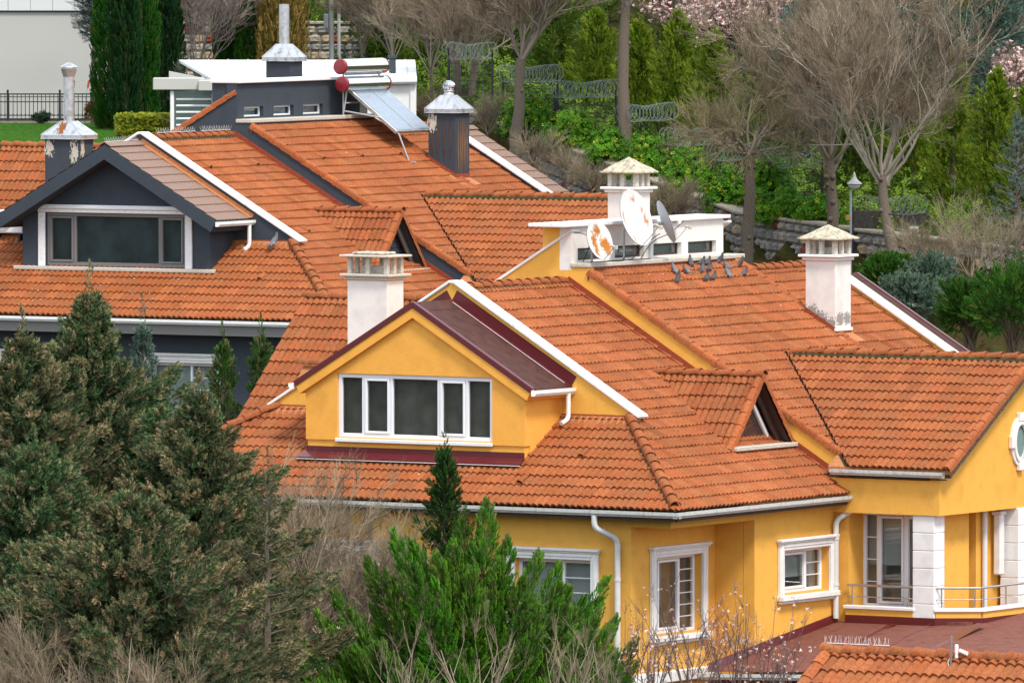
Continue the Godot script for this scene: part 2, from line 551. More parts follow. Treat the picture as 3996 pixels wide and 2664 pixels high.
# a window: frame bars, panes and what hangs behind them. t: x right, y up, z out, origin at the lower left of the opening
func window(parent: Node, t: Transform3D, w: float, h: float, cols: Array, fm: Material, back: Material, opt := {}) -> MeshInstance3D:
	var fb: float = opt.get("bar", 0.07)
	var dp: float = opt.get("depth", 0.07)
	var sash: Array = opt.get("sash", [])
	var f := MB.new()
	f.cbox(Vector3(0, 0, -dp), Vector3(w, fb, 0), 0.008, t)
	f.cbox(Vector3(0, h - fb, -dp), Vector3(w, h, 0), 0.008, t)
	f.cbox(Vector3(0, fb, -dp), Vector3(fb, h - fb, 0), 0.008, t)
	f.cbox(Vector3(w - fb, fb, -dp), Vector3(w, h - fb, 0), 0.008, t)
	var o := put("window", f, fm, parent)
	var x := fb
	var inner := w - fb * 2
	var tot := 0.0
	for c in cols: tot += c
	inner -= fb * 0.8 * (cols.size() - 1)
	for k in cols.size():
		var cw: float = inner * cols[k] / tot
		var x0 := x; var x1 := x + cw
		if k < cols.size() - 1:
			var mu := MB.new()
			mu.cbox(Vector3(x1, fb, -dp + 0.004), Vector3(x1 + fb * 0.8, h - fb, -0.002), 0.008, t)
			put("mullion", mu, fm, o)
		var y0 := fb; var y1 := h - fb
		if k in sash:
			var s := MB.new()
			var b := 0.055
			s.cbox(Vector3(x0 + 0.004, y0 + 0.004, -dp * 0.7), Vector3(x1 - 0.004, y0 + b, 0.018), 0.008, t)
			s.cbox(Vector3(x0 + 0.004, y1 - b, -dp * 0.7), Vector3(x1 - 0.004, y1 - 0.004, 0.018), 0.008, t)
			s.cbox(Vector3(x0 + 0.004, y0 + b, -dp * 0.7), Vector3(x0 + b, y1 - b, 0.018), 0.008, t)
			s.cbox(Vector3(x1 - b, y0 + b, -dp * 0.7), Vector3(x1 - 0.004, y1 - b, 0.018), 0.008, t)
			put("sash", s, fm, o)
			x0 += b; x1 -= b; y0 += b; y1 -= b
		var g := MB.new()
		g.box(Vector3(x0 - 0.01, y0 - 0.01, -dp * 0.62), Vector3(x1 + 0.01, y1 + 0.01, -dp * 0.62 + 0.012), t)
		put("pane", g, M.glass, o)
		if opt.has("bars") and k in opt.bars:
			var mb := MB.new()
			var nb: int = opt.get("nbars", 3)
			for q in range(1, nb + 1):
				var yy := y0 + (y1 - y0) * q / (nb + 1)
				mb.box(Vector3(x0, yy - 0.01, -dp * 0.6 + 0.013), Vector3(x1, yy + 0.01, -dp * 0.6 + 0.022), t)
			put("glazing_bar", mb, fm, o)
		x += cw + fb * 0.8
	var bl := MB.new()
	var by: float = opt.get("blind_from", 0.0) * h
	bl.box(Vector3(fb * 0.5, fb * 0.5 + by, -dp - 0.09), Vector3(w - fb * 0.5, h - fb * 0.5, -dp - 0.08), t)
	put("blind", bl, back, o)
	return o

func room_box(parent: Node, t: Transform3D, w: float, h: float, d: float, m: Material) -> void:
	# closed dark room behind an opening, so that a window looks into a house
	var b := MB.new()
	b.quad(t * Vector3(0, 0, -d), t * Vector3(0, h, -d), t * Vector3(w, h, -d), t * Vector3(w, 0, -d))
	b.quad(t * Vector3(0, 0, -d), t * Vector3(0, 0, -0.16), t * Vector3(0, h, -0.16), t * Vector3(0, h, -d))
	b.quad(t * Vector3(w, 0, -d), t * Vector3(w, h, -d), t * Vector3(w, h, -0.16), t * Vector3(w, 0, -0.16))
	b.quad(t * Vector3(0, 0, -d), t * Vector3(w, 0, -d), t * Vector3(w, 0, -0.16), t * Vector3(0, 0, -0.16))
	b.quad(t * Vector3(0, h, -d), t * Vector3(0, h, -0.16), t * Vector3(w, h, -0.16), t * Vector3(w, h, -d))
	put("room", b, m, parent)

# moulded surround in white round a lower window; t as for window()
func surround(parent: Node, t: Transform3D, w: float, h: float, m: Material, fw := 0.17) -> void:
	var s := MB.new()
	s.cbox(Vector3(-fw, -0.02, 0), Vector3(0, h + fw, 0.075), 0.012, t)
	s.cbox(Vector3(w, -0.02, 0), Vector3(w + fw, h + fw, 0.075), 0.012, t)
	s.cbox(Vector3(-fw + 0.03, 0.02, 0.06), Vector3(-0.07, h + fw - 0.03, 0.095), 0.012, t)
	s.cbox(Vector3(w + 0.07, 0.02, 0.06), Vector3(w + fw - 0.03, h + fw - 0.03, 0.095), 0.012, t)
	s.cbox(Vector3(-0.002, h, 0), Vector3(w + 0.002, h + fw, 0.073), 0.012, t)
	s.cbox(Vector3(-0.05, h + 0.06, 0.06), Vector3(w + 0.05, h + fw - 0.04, 0.093), 0.012, t)
	s.cbox(Vector3(-fw - 0.05, h + fw, 0), Vector3(w + fw + 0.05, h + fw + 0.06, 0.15), 0.015, t)
	s.cbox(Vector3(-fw - 0.03, h + fw - 0.035, 0), Vector3(w + fw + 0.03, h + fw - 0.002, 0.115), 0.012, t)
	put("window_surround", s, m, parent)
	var b := MB.new()
	b.cbox(Vector3(-fw - 0.04, -0.13, 0), Vector3(w + fw + 0.04, -0.022, 0.17), 0.015, t)
	b.cbox(Vector3(-fw, -0.19, 0), Vector3(w + fw, -0.132, 0.10), 0.015, t)
	put("window_sill", b, m, parent)

# ---------------------------------------------------------------- the two villas (same plan, other dress)
func villa(called: String, at: Vector3, turn: float, S: Dictionary) -> Node3D:
	var root := base(called, at, turn)
	var t: float = S.t
	var h1 := 10.33                    # main roof plane above the axis
	var h2 := 10.88                    # raised roof plane
	var yr := 8.85                     # cross gable ridge plane
	var zc := -7.42                    # middle of the house
	var gp := 4.2
	var E := 6.25
	var W := (h1 - E) / t
	var zE := W - gp
	var Hs := h1 - t * gp
	var zb := -4.37
	var zr := zc * 2.0
	var c := 1.0 / sqrt(1.0 + t * t)
	var yel: bool = S.yellow
	# ---- roof deck (under the tiles) : one closed solid per slope
	var deck := MB.new()
	var D := 0.10
	# right slope, front part and rear part
	for zz in [[-0.12, zb + 0.0], [zb * -1.0 + zr, zr + 0.12]]:
		deck.prism(PackedVector2Array([Vector2(0.0, h1 - 0.01), Vector2(W - 0.02, h1 - t * (W - 0.02) - 0.01), Vector2(W - 0.02, h1 - t * (W - 0.02) - D), Vector2(0.0, h1 - D)]), min(zz[0], zz[1]), max(zz[0], zz[1]))
	# wedge of the right slope towards the hip
	deck.prism(PackedVector2Array([Vector2(gp, h1 - t * gp - 0.012), Vector2(W - 0.02, h1 - t * (W - 0.02) - 0.012), Vector2(W - 0.02, h1 - t * (W - 0.02) - D), Vector2(gp, h1 - t * gp - D)]), -0.13, 0.0)
	deck.quad(Vector3(gp, Hs - 0.012, 0), Vector3(gp, Hs - 0.012, -0.01), Vector3(W, h1 - t * W - 0.012, -0.01), Vector3(W, h1 - t * W - 0.012, zE))
	# left slope (whole length)
	deck.prism(PackedVector2Array([Vector2(0, h1 - D), Vector2(-W, h1 - t * W - D), Vector2(-W, h1 - t * W), Vector2(0, h1)]), zr, -0.12)
	# front skirt
	deck.quad(Vector3(-gp, Hs - 0.012, 0), Vector3(gp, Hs - 0.012, 0), Vector3(W, E - 0.012, zE), Vector3(-W, E - 0.012, zE))
	deck.quad(Vector3(-gp, Hs - 0.012, 0), Vector3(-W, E - 0.012, zE), Vector3(-W, E - 0.012, -0.1), Vector3(-gp, Hs - 0.012, -0.1))
	# raised roof, with thickness
	var xv := (h2 - yr) / t
	deck.prism(PackedVector2Array([Vector2(0.45, h2 - t * 0.45 - 0.012), Vector2(xv + (zb - zc) + 0.15, h2 - t * (xv + (zb - zc) + 0.15) - 0.012), Vector2(xv + (zb - zc) + 0.15, h2 - t * (xv + (zb - zc) + 0.15) - 0.12), Vector2(0.45, h2 - t * 0.45 - 0.12)]), zr - zb + 0.02, zb - 0.02)
	# cross gable right
	var xe := 9.28
	var ze := zc + (yr - 6.80) / t
	for s in [1.0, -1.0]:
		var fr := frame(ZP * s, YP, -XP * s, Vector3(0, 0, zc))
		var pts := PackedVector2Array([Vector2(0, yr - 0.014), Vector2(ze - zc, 6.80 - 0.014), Vector2(ze - zc, 6.70), Vector2(0, yr - 0.11)])
		var dz := zb - 0.1 - zc
		var in_pts := PackedVector2Array([Vector2(0, yr - 0.014), Vector2(dz, yr - t * dz - 0.014), Vector2(dz, yr - t * dz - 0.11), Vector2(0, yr - 0.11)])
		if s > 0:
			deck.prism(pts, -xe, -6.45, fr)
			deck.prism(in_pts, -6.45, -2.9, fr)
		else:
			deck.prism(pts, 6.45, xe, fr)
			deck.prism(in_pts, 2.9, 6.45, fr)
	var roof := put("roof", deck, M.mortar, root)
	var H := {"roof": roof, "rest": MB.new(), "solo": 0}
	# ---- tiles
	var vr := Vector3(-c, t * c, 0)                 # up the right slope
	var vf := Vector3(0, t * c, -c)                 # up the front slopes
	# front skirt
	var eave := Vector3(-W, E, zE + 0.05) - vf * 0.0
	var hipR := pl(Vector3(1, 0, -1), Vector3(gp, 0, 0))
	var hipL := pl(Vector3(-1, 0, -1), Vector3(-gp, 0, 0))
	var nU := int(ceil(2.0 * W / TW))
	var x_off := W - nU * TW
	tile_field(H, Vector3(x_off + 16 * TW, E - t * 0.05, zE + 0.05), XP, vf, nU - 16, int(ceil(zE / c / TE)) + 1, [hipR, pl(-ZP, Vector3(0, 0, 0.02))], 230)
	tile_field(H, Vector3(x_off, E - t * 0.05, zE + 0.05), XP, vf, 16, int(ceil(zE / c / TE)) + 1, [hipL, pl(-ZP, Vector3(0, 0, 0.02))], 0)
	# cross gable, front slope
	var zf0 := ze + 0.05
	var valley := pl(Vector3(-1, 0, 1), Vector3(xv + 0.06, 0, zc))
	var nX := 22
	tile_field(H, Vector3(xe - nX * TW, 6.80 - t * 0.05, zf0), XP, vf, nX, int(ceil((yr - 6.8) / (t * c) / TE)) + 1, [valley, pl(-ZP, Vector3(0, 0, zc))], 300)
	# right slope in front of the step wall
	var ur := Vector3(0, 0, -1)
	var nR := int(ceil((zE - zb) / TW))
	var rows := int(ceil(W / c / TE)) + 1
	var o_r := Vector3(W + 0.05, E - t * 0.05, zE)
	tile_field(H, o_r, ur, vr, nR + 1, rows, [pl(-hipR.normal, Vector3(gp, 0, 0)), pl(-XP, Vector3(gp, 0, 0)), pl(-ZP, Vector3(0, 0, zb + 0.02))])
	tile_field(H, o_r, ur, vr, nR + 1, rows, [pl(ZP, Vector3(0, 0, -0.16)), pl(XP, Vector3(gp, 0, 0)), pl(-XP, Vector3.ZERO), pl(-ZP, Vector3(0, 0, zb + 0.02))])
	# right slope behind
	tile_field(H, Vector3(W + 0.05, E - t * 0.05, zr - zb), ur, vr, int(ceil(-zb / TW)), rows, [pl(-ZP, Vector3(0, 0, zr + 0.2)), pl(-XP, Vector3.ZERO), pl(ZP, Vector3(0, 0, zr - zb - 0.02))])
	# raised slope
	var x2 := xv + (zb - zc) + 0.12
	var r2 := int(ceil((x2 - 0.5) / c / TE)) + 1
	tile_field(H, Vector3(x2, h2 - t * x2, zb - 0.02), ur, vr, int(ceil((zr - 2.0 * zb) / -TW)), r2, [pl(Vector3(1, 0, -1), Vector3(xv, 0, zc)), pl(-ZP, Vector3(0, 0, zc)), pl(-XP, Vector3(0.56, 0, 0))])
	tile_field(H, Vector3(x2, h2 - t * x2, zb - 0.02), ur, vr, int(ceil((zr - 2.0 * zb) / -TW)), r2, [pl(Vector3(1, 0, 1), Vector3(xv, 0, zc)), pl(ZP, Vector3(0, 0, zc)), pl(-XP, Vector3(0.56, 0, 0)), pl(-ZP, Vector3(0, 0, zr - zb + 0.02))])
	# left cross gable, steep front slope
	var tl := 0.95
	var cl := 1.0 / sqrt(1.0 + tl * tl)
	var yl: float = S.left_ridge
	var vl := Vector3(0, tl * cl, -cl)
	var zl0 := -4.55
	tile_field(H, Vector3(-8.35, yl - tl * (zl0 - zc), zl0), XP, vl, 20, int(ceil((zl0 - zc) / cl / TE)) + 1, [pl(-ZP, Vector3(0, 0, zc))], 60 if not yel else 0)
	var lg := MB.new()
	lg.prism(PackedVector2Array([Vector2(zl0 - zc - 0.05, yl - tl * (zl0 - zc) - 0.1), Vector2(0, yl - 0.02), Vector2(-3, yl - 3 * tl), Vector2(-3, 5), Vector2(zl0 - zc - 0.4, 5)]), 2.35, 8.3, frame(ZP, YP, -XP, Vector3(0, 0, zc)))
	put("side_gable", lg, S.wall, root)
	caps(H, Vector3(-8.36, yl + 0.02, zc), Vector3(-2.6, yl + 0.02, zc), YP)
	# small gabled vents on the slope
	for zv in [-3.14, zr + 3.14]:
		small_dormer(H, root, S, zv, h1, t, zv == -3.14)
	for q in [[-1.0, -3.14]]:
		var sv := MB.new()
		sv.prism(PackedVector2Array([Vector2(-1.15, 7.2), Vector2(1.15, 7.2), Vector2(0, 8.55)]), 2.6, 5.6, frame(ZP, YP, -XP, Vector3(0, 0, -3.14)))
		put("side_vent", sv, M.mortar, root)
		caps(H, Vector3(-5.76, 8.58, -3.14), Vector3(-2.9, 8.58, -3.14), YP)
	# ---- caps
	var cy := 0.035
	caps(H, Vector3(0, h1 + cy, -0.3), Vector3(0, h1 + cy, zb), YP)
	caps(H, Vector3(0, h1 + cy, zr - zb), Vector3(0, h1 + cy, zr + 0.3), YP)
	caps(H, Vector3(W - 0.02, E + 0.07, zE - 0.02), Vector3(gp, Hs + 0.06, 0.02), YP, "hip_tile")
	caps(H, Vector3(-W + 0.02, E + 0.07, zE - 0.02), Vector3(-gp, Hs + 0.06, 0.02), YP, "hip_tile")
	caps(H, Vector3(xe + 0.05, yr + cy, zc), Vector3(xv + 0.25, yr + cy, zc), YP)
	# verges
	verges(H, Vector3(x2 - 0.03, h2 - t * (x2 - 0.03), zb), Vector3(0.58, h2 - t * 0.58, zb), ZP)
	verges(H, Vector3(x2 - 0.3, h2 - t * (x2 - 0.3), zr - zb), Vector3(0.58, h2 - t * 0.58, zr - zb), -ZP)
	verges(H, Vector3(xe, 6.80 - t * 0.05, zf0), Vector3(xe, yr, zc), XP)
	var rest := put("roof_tiles", H.rest, M.tile, roof)
	rest.set_meta("kind", "stuff")
	# ventilating tiles: a raised hood with a dark mouth
	for q in S.vents:
		var vv: Vector3 = vf if q[3] == "f" else vr
		var uu: Vector3 = XP if q[3] == "f" else ZP
		var nn2 := uu.cross(vv).normalized()
		if nn2.y < 0: nn2 = -nn2
		var vt := put("vent_tile", cap_variants[R.randi() % 6], M.tile, roof)
		vt.transform = Transform3D(Basis(uu * 0.62, nn2 * 0.75, vv * 0.62), Vector3(q[0], q[1] - 0.05, q[2]))
	# mossy bedding under the caps
	var bd := MB.new()
	for q in [[Vector3(W - 0.1, E + 0.08, zE - 0.1), Vector3(gp, Hs + 0.02, 0.0), 0.09], [Vector3(xe, yr - 0.02, zc + 0.1), Vector3(xv + 0.3, yr - 0.02, zc + 0.1), 0.0], [Vector3(0.1, h1 - 0.03, -0.35), Vector3(0.1, h1 - 0.03, zb), 0.0]]:
		var off := Vector3(-q[2], 0.0, 0.0)
		bd.tube(PackedVector3Array([q[0] + off, q[1] + off]), PackedFloat32Array([0.055, 0.055]), 6)
	put("bedding", bd, M.moss, roof)
	# bird droppings
	var dr := MB.new()
	for k in int(S.droppings):
		var px: Vector3
		var nn3 := YP
		if yel and k % 3 > 0 or not yel and k % 4 == 0:
			var x := 0.7 + pow(R.randf(), 1.6) * 2.6
			px = Vector3(x, h2 - t * x + 0.085, rr(zr - zb + 0.3, zb - 1.8))
			nn3 = Vector3(t, 1, 0).normalized()
		else:
			var z := 1.55 + pow(R.randf(), 2.0) * 1.0
			px = Vector3(rr(-2.4, 3.0), Hs - t * z + 0.085, z)
			nn3 = Vector3(0, 1, t).normalized()
		var sx := nn3.cross(XP if abs(nn3.x) < 0.3 else ZP).normalized()
		dr.ball(Vector3.ZERO, Vector3(rr(0.006, 0.016), 0.004, rr(0.006, 0.02)), 6, Transform3D(Basis(sx, nn3, sx.cross(nn3)), px))
	var dro := put("droppings", dr, M.coping, roof)
	dro.set_meta("kind", "stuff")
	# ---- front gable with its parapet
	for s in [1.0, -1.0]:
		var z0: float = 0.0 if s > 0 else zr
		var fr := frame(XP * s, YP, ZP * s, Vector3(0, 0, z0))
		var g := MB.new()
		g.prism(PackedVector2Array([Vector2(-4.3, 7.6), Vector2(4.3, 7.6), Vector2(4.3, 10.5 - t * 4.3), Vector2(0, 10.5), Vector2(-4.3, 10.5 - t * 4.3)]), -0.24, 0.0, fr)
		put("gable_wall", g, S.wall, root)
		for sd in [1.0, -1.0]:
			var nc := 3
			for k in nc:
				var xa := 4.42 * k / nc; var xb := 4.42 * (k + 1) / nc - 0.006
				var cp := MB.new()
				var f2 := fr * Transform3D(Basis(Vector3(c * sd, -t * c, 0), Vector3(t * c * sd, c, 0), Vector3(0, 0, 1.0)), Vector3(0, 10.5, 0))
				var e0 := 0.0 if k > 0 else (t * 0.03)
				cp.cbox(Vector3(xa / c + e0, 0.002, -0.31), Vector3(xb / c, 0.062, 0.055), 0.012, f2)
				put("coping", cp, M.coping, root)
		var fl := MB.new()   # flashing along the foot of the gable
		fl.box(Vector3(-4.32, Hs - 0.02, 0.0), Vector3(4.36, Hs + 0.10, 0.02), fr)
		put("flashing", fl, M.flash, root)
		var mo := MB.new()
		mo.quad(fr * Vector3(-4.25, Hs + 0.07, 0.02), fr * Vector3(4.3, Hs + 0.07, 0.02), fr * Vector3(4.4, Hs - 0.08, 0.2), fr * Vector3(-4.35, Hs - 0.08, 0.2))
		put("mortar_fillet", mo, M.mortar, root)
		dormer(root, S, fr, t, s > 0)
	# ---- step wall between the two roof levels
	for s in [1.0, -1.0]:
		var z0: float = zb if s > 0 else zr - zb
		var sw := MB.new()
		var xr := x2 + 0.1
		sw.prism(PackedVector2Array([Vector2(-6.6, 11.36 - t * 6.74), Vector2(-6.6, 11.0 - t * 6.6 - 0.6), Vector2(0, 9.9), Vector2(xr, h1 - t * xr - 0.25), Vector2(xr, h2 - t * xr - 0.03), Vector2(0.56, h2 - t * 0.56 - 0.03), Vector2(0.56, 10.655), Vector2(0.12, 10.655), Vector2(0.12, 11.36)]), -0.2 if s > 0 else 0.0, 0.0 if s > 0 else 0.2, frame(XP, YP, ZP, Vector3(0, 0, z0)))
		put("step_wall", sw, S.wall, root)
		var fb := MB.new()
		var ff := frame(Vector3(c, -t * c, 0), Vector3(t * c, c, 0), ZP * s, Vector3(0, h1, z0))
		fb.box(Vector3(0, 0.03, 0.0), Vector3(xr / c, 0.17, 0.02), ff)
		fb.box(Vector3(0, 0.045, 0.02), Vector3(xr / c, 0.065, 0.10), ff)
		put("flashing", fb, M.flash, root)
		var cp := MB.new()
		var f2 := frame(Vector3(-c, -t * c, 0), Vector3(-t * c, c, 0), -ZP, Vector3(0.18, 11.40, z0))
		if yel:
			cp.cbox(Vector3(0, 0.0, -0.04), Vector3(3.3, 0.055, 0.3), 0.012, f2)
			cp.cbox(Vector3(3.306, 0.0, -0.04), Vector3(7.0, 0.055, 0.3), 0.012, f2)
			put("coping", cp, M.coping, root)
		elif s > 0:
			verges(H, Vector3(0.10 - 6.5, 11.36 - t * 6.5, zb), Vector3(0.10, 11.38, zb), ZP)
	# the high left slope behind the clerestory
	var hl := MB.new()
	hl.prism(PackedVector2Array([Vector2(0.1, 11.34), Vector2(-6.6, 11.34 - t * 6.7), Vector2(-6.6, 11.2 - t * 6.7), Vector2(0.1, 11.2)]), zr - zb, zb - 0.2)
	put("upper_slope", hl, M.mortar, root)
	# ---- clerestory
	clerestory(root, S, zb, zr - zb, h2, t)
	# ---- valley lining and open joint
	var va := MB.new()
	for q in [-1.0, 1.0]:
		var p0 := Vector3(xv, yr + 0.005, zc); var p1 := Vector3(xv + (ze - zc), 6.80, ze)
		va.quad(p0 + Vector3(0, 0.01, 0.0), p1, p1 + Vector3(0.12, 0, 0.0), p0 + Vector3(0.12, 0.0, 0))
	put("valley", va, M.soffit, root)
	# ---- gutters
	var go := 0.0
	gutter(root, Vector3(-W - 0.05, E - 0.155, zE + 0.02), Vector3(W + 0.14, E - 0.155, zE + 0.02), ZP, S.gut)
	gutter(root, Vector3(W + 0.02, E - 0.155, zE + 0.14), Vector3(W + 0.02, E - 0.155, zb + 0.02), XP, S.gut)
	gutter(root, Vector3(6.55, 6.63, ze + 0.0), Vector3(xe - 0.12, 6.63, ze + 0.0), ZP, S.gut)
	# ---- lower walls, soffit
	lower_walls(root, S, W, zE, E, ze, xe, yr, t)
	return root

func small_dormer(H: Dictionary, root: Node, S: Dictionary, zv: float, h1: float, t: float, front: bool) -> void:
	var hw := 1.24
	var yr := 8.60
	var yb := 7.14
	var tt := (yr - yb) / hw
	var cc := 1.0 / sqrt(1.0 + tt * tt)
	var xf := 5.42
	for s in [1.0, -1.0]:
		var V := Vector3(0, tt * cc, -cc * s)
		var o := Vector3(xf - 12 * TW, yb, zv + s * hw)
		var roofpl := Plane(Vector3(-t, -1, 0).normalized(), -(h1 - 0.0) / sqrt(1 + t * t))
		if s > 0 or front:
			tile_field(H, o, XP, V, 12, 6, [roofpl, pl(Vector3(0, 0, -s), Vector3(0, 0, zv))], 40 if front else 0)
			verges(H, Vector3(xf, yb + 0.0, zv + s * hw), Vector3(xf, yr - 0.02, zv), XP)
	caps(H, Vector3(xf + 0.06, yr + 0.02, zv), Vector3(2.85, yr + 0.02, zv), YP)
	var b := MB.new()   # boarded underside
	for s in [1.0, -1.0]:
		b.quad(Vector3(xf, yb - 0.03, zv + s * hw), Vector3(xf, yr - 0.05, zv), Vector3(2.9, yr - 0.05, zv), Vector3(2.9, yb - 0.03, zv + s * hw))
		b.quad(Vector3(xf, yb - 0.10, zv + s * hw), Vector3(xf, yr - 0.12, zv), Vector3(2.9, yr - 0.12, zv), Vector3(2.9, yb - 0.10, zv + s * hw))
	put("vent_lining", b, S.ventlining, root)
	if not front: return
	var f := MB.new()
	var fr := frame(-ZP, YP, XP, Vector3(5.06, 0, zv))
	f.prism(PackedVector2Array([Vector2(-1.1, 7.18), Vector2(1.1, 7.18), Vector2(0, 8.48)]), -0.1, 0.0, fr)
	put("vent_wall", f, S.ventwall, root)
	# triangular window, or boards with rafters
	if S.yellow:
		var w := MB.new()
		for q in [[Vector2(-0.78, 7.28), Vector2(0.78, 7.28)], [Vector2(-0.80, 7.28), Vector2(0.0, 8.22)], [Vector2(0.80, 7.28), Vector2(0.0, 8.22)]]:
			var a: Vector2 = q[0]; var e: Vector2 = q[1]
			var d := (e - a)
			var f2 := fr * Transform3D(Basis(Vector3(d.normalized().x, d.normalized().y, 0), Vector3(-d.normalized().y, d.normalized().x, 0), ZP), Vector3(a.x, a.y, 0))
			w.cbox(Vector3(0, -0.035, 0.0), Vector3(d.length(), 0.045, 0.07), 0.008, f2)
		put("vent_window", w, M.upvc, root)
		var g := MB.new()
		g.face(PackedVector2Array([Vector2(-0.74, 7.3), Vector2(0.74, 7.3), Vector2(0, 8.16)]), 0.03, true, fr)
		put("pane", g, M.glass, root.get_node("vent_window"))
	else:
		for k in 9:
			var y := 7.2 + k * 0.135
			var hw2 := (8.48 - y - 0.1) / 1.18
			var bd := MB.new()
			bd.cbox(Vector3(-hw2, y, 0.0), Vector3(hw2, y + 0.125, 0.022), 0.006, fr)
			put("board", bd, M.darkgrey, root)
	for s in [-1.0, 1.0]:   # barge boards inside the opening
		var bb := MB.new()
		var d := Vector2(-s * 1.16, 8.5 - 7.12).normalized()
		var f3 := frame(-ZP, YP, XP, Vector3(xf - 0.2, 0, zv)) * Transform3D(Basis(Vector3(d.x, d.y, 0), Vector3(-d.y * s, d.x * s, 0), ZP), Vector3(s * 1.12, 7.12, 0))
		bb.cbox(Vector3(0, -0.03, -0.03), Vector3(1.72, 0.09, 0.03), 0.006, f3)
		put("barge_board", bb, S.barge, root)
	var si := MB.new()
	si.cbox(Vector3(5.0, 7.15, zv - hw - 0.08), Vector3(5.54, 7.235, zv + hw - 0.04), 0.012)
	put("vent_sill", si, M.stoneedge, root)
	var fl := MB.new()
	fl.box(Vector3(5.0, 6.95, zv - hw - 0.04), Vector3(5.46, 7.148, zv + hw - 0.06))
	put("flashing", fl, M.flash, root)
	var mo := MB.new()
	mo.quad(Vector3(5.465, 7.08, zv + hw - 0.02), Vector3(5.465, 7.08, zv - hw - 0.02), Vector3(5.86, h1 - t * 5.86 + 0.05, zv - hw - 0.06), Vector3(5.86, h1 - t * 5.86 + 0.05, zv + hw))
	put("mortar_fillet", mo, M.mortar, root)

func clerestory(root: Node, S: Dictionary, z0: float, z1: float, h2: float, t: float) -> void:
	# faces +x; local x runs along -z
	var L := z0 - z1
	var fr := frame(-ZP, YP, XP, Vector3(0.14, 0, z0))
	var holes := []
	for q in S.clere: holes.append(Rect2(q[0], 10.79, q[1] - q[0], 0.25))
	var w := MB.new()
	var top: float = S.clere_top
	w.wall(rect(-0.001, 10.6, L, top), holes, -0.28, 0.0, fr)
	put("clerestory_wall", w, S.clerewall, root)
	for q in S.clere:
		var wi := window(root, fr * Transform3D(Basis(), Vector3(q[0], 10.79, -0.10)), q[1] - q[0], 0.25, [1.0], S.clereframe, S.clereback, {"bar": 0.045, "depth": 0.05})
	var sl := MB.new()
	for k in 4:
		sl.cbox(Vector3(-0.03 + (L + 0.2) * k / 4.0, 10.66, -0.02), Vector3(-0.03 + (L + 0.2) * (k + 1) / 4.0 - 0.006, 10.752, 0.44), 0.015, fr)
	put("clerestory_sill", sl, M.stoneedge, root)
	var fl := MB.new()
	fl.box(Vector3(0.02, 10.5, 0.32), Vector3(L + 0.05, 10.656, 0.40), fr)
	put("sill_wall", fl, M.flash if S.yellow else M.darkgrey, root)
	var f2 := MB.new()
	f2.box(Vector3(-0.02, 10.40, 0.40), Vector3(L + 0.05, 10.535, 0.425), fr)
	put("flashing", f2, M.flash, root)
	var mo := MB.new()
	mo.quad(fr * Vector3(0.0, 10.47, 0.43), fr * Vector3(L, 10.47, 0.43), fr * Vector3(L, h2 - t * 0.80 + 0.05, 0.66), fr * Vector3(0.0, h2 - t * 0.80 + 0.05, 0.66))
	put("mortar_fillet", mo, M.mortar, root)
	var cp := MB.new()
	for k in 3:
		cp.cbox(Vector3(-S.cap_over + (L + S.cap_over + 0.15) * k / 3.0, top, -0.75), Vector3(-S.cap_over + (L + S.cap_over + 0.15) * (k + 1) / 3.0 - 0.005, top + 0.075, 0.10), 0.012, fr)
	put("coping", cp, M.coping, root)
	var bk := MB.new()
	bk.box(Vector3(0.05, 11.0, -0.72), Vector3(L, top - 0.002, -0.282), fr)
	put("clerestory_back", bk, S.wall, root)

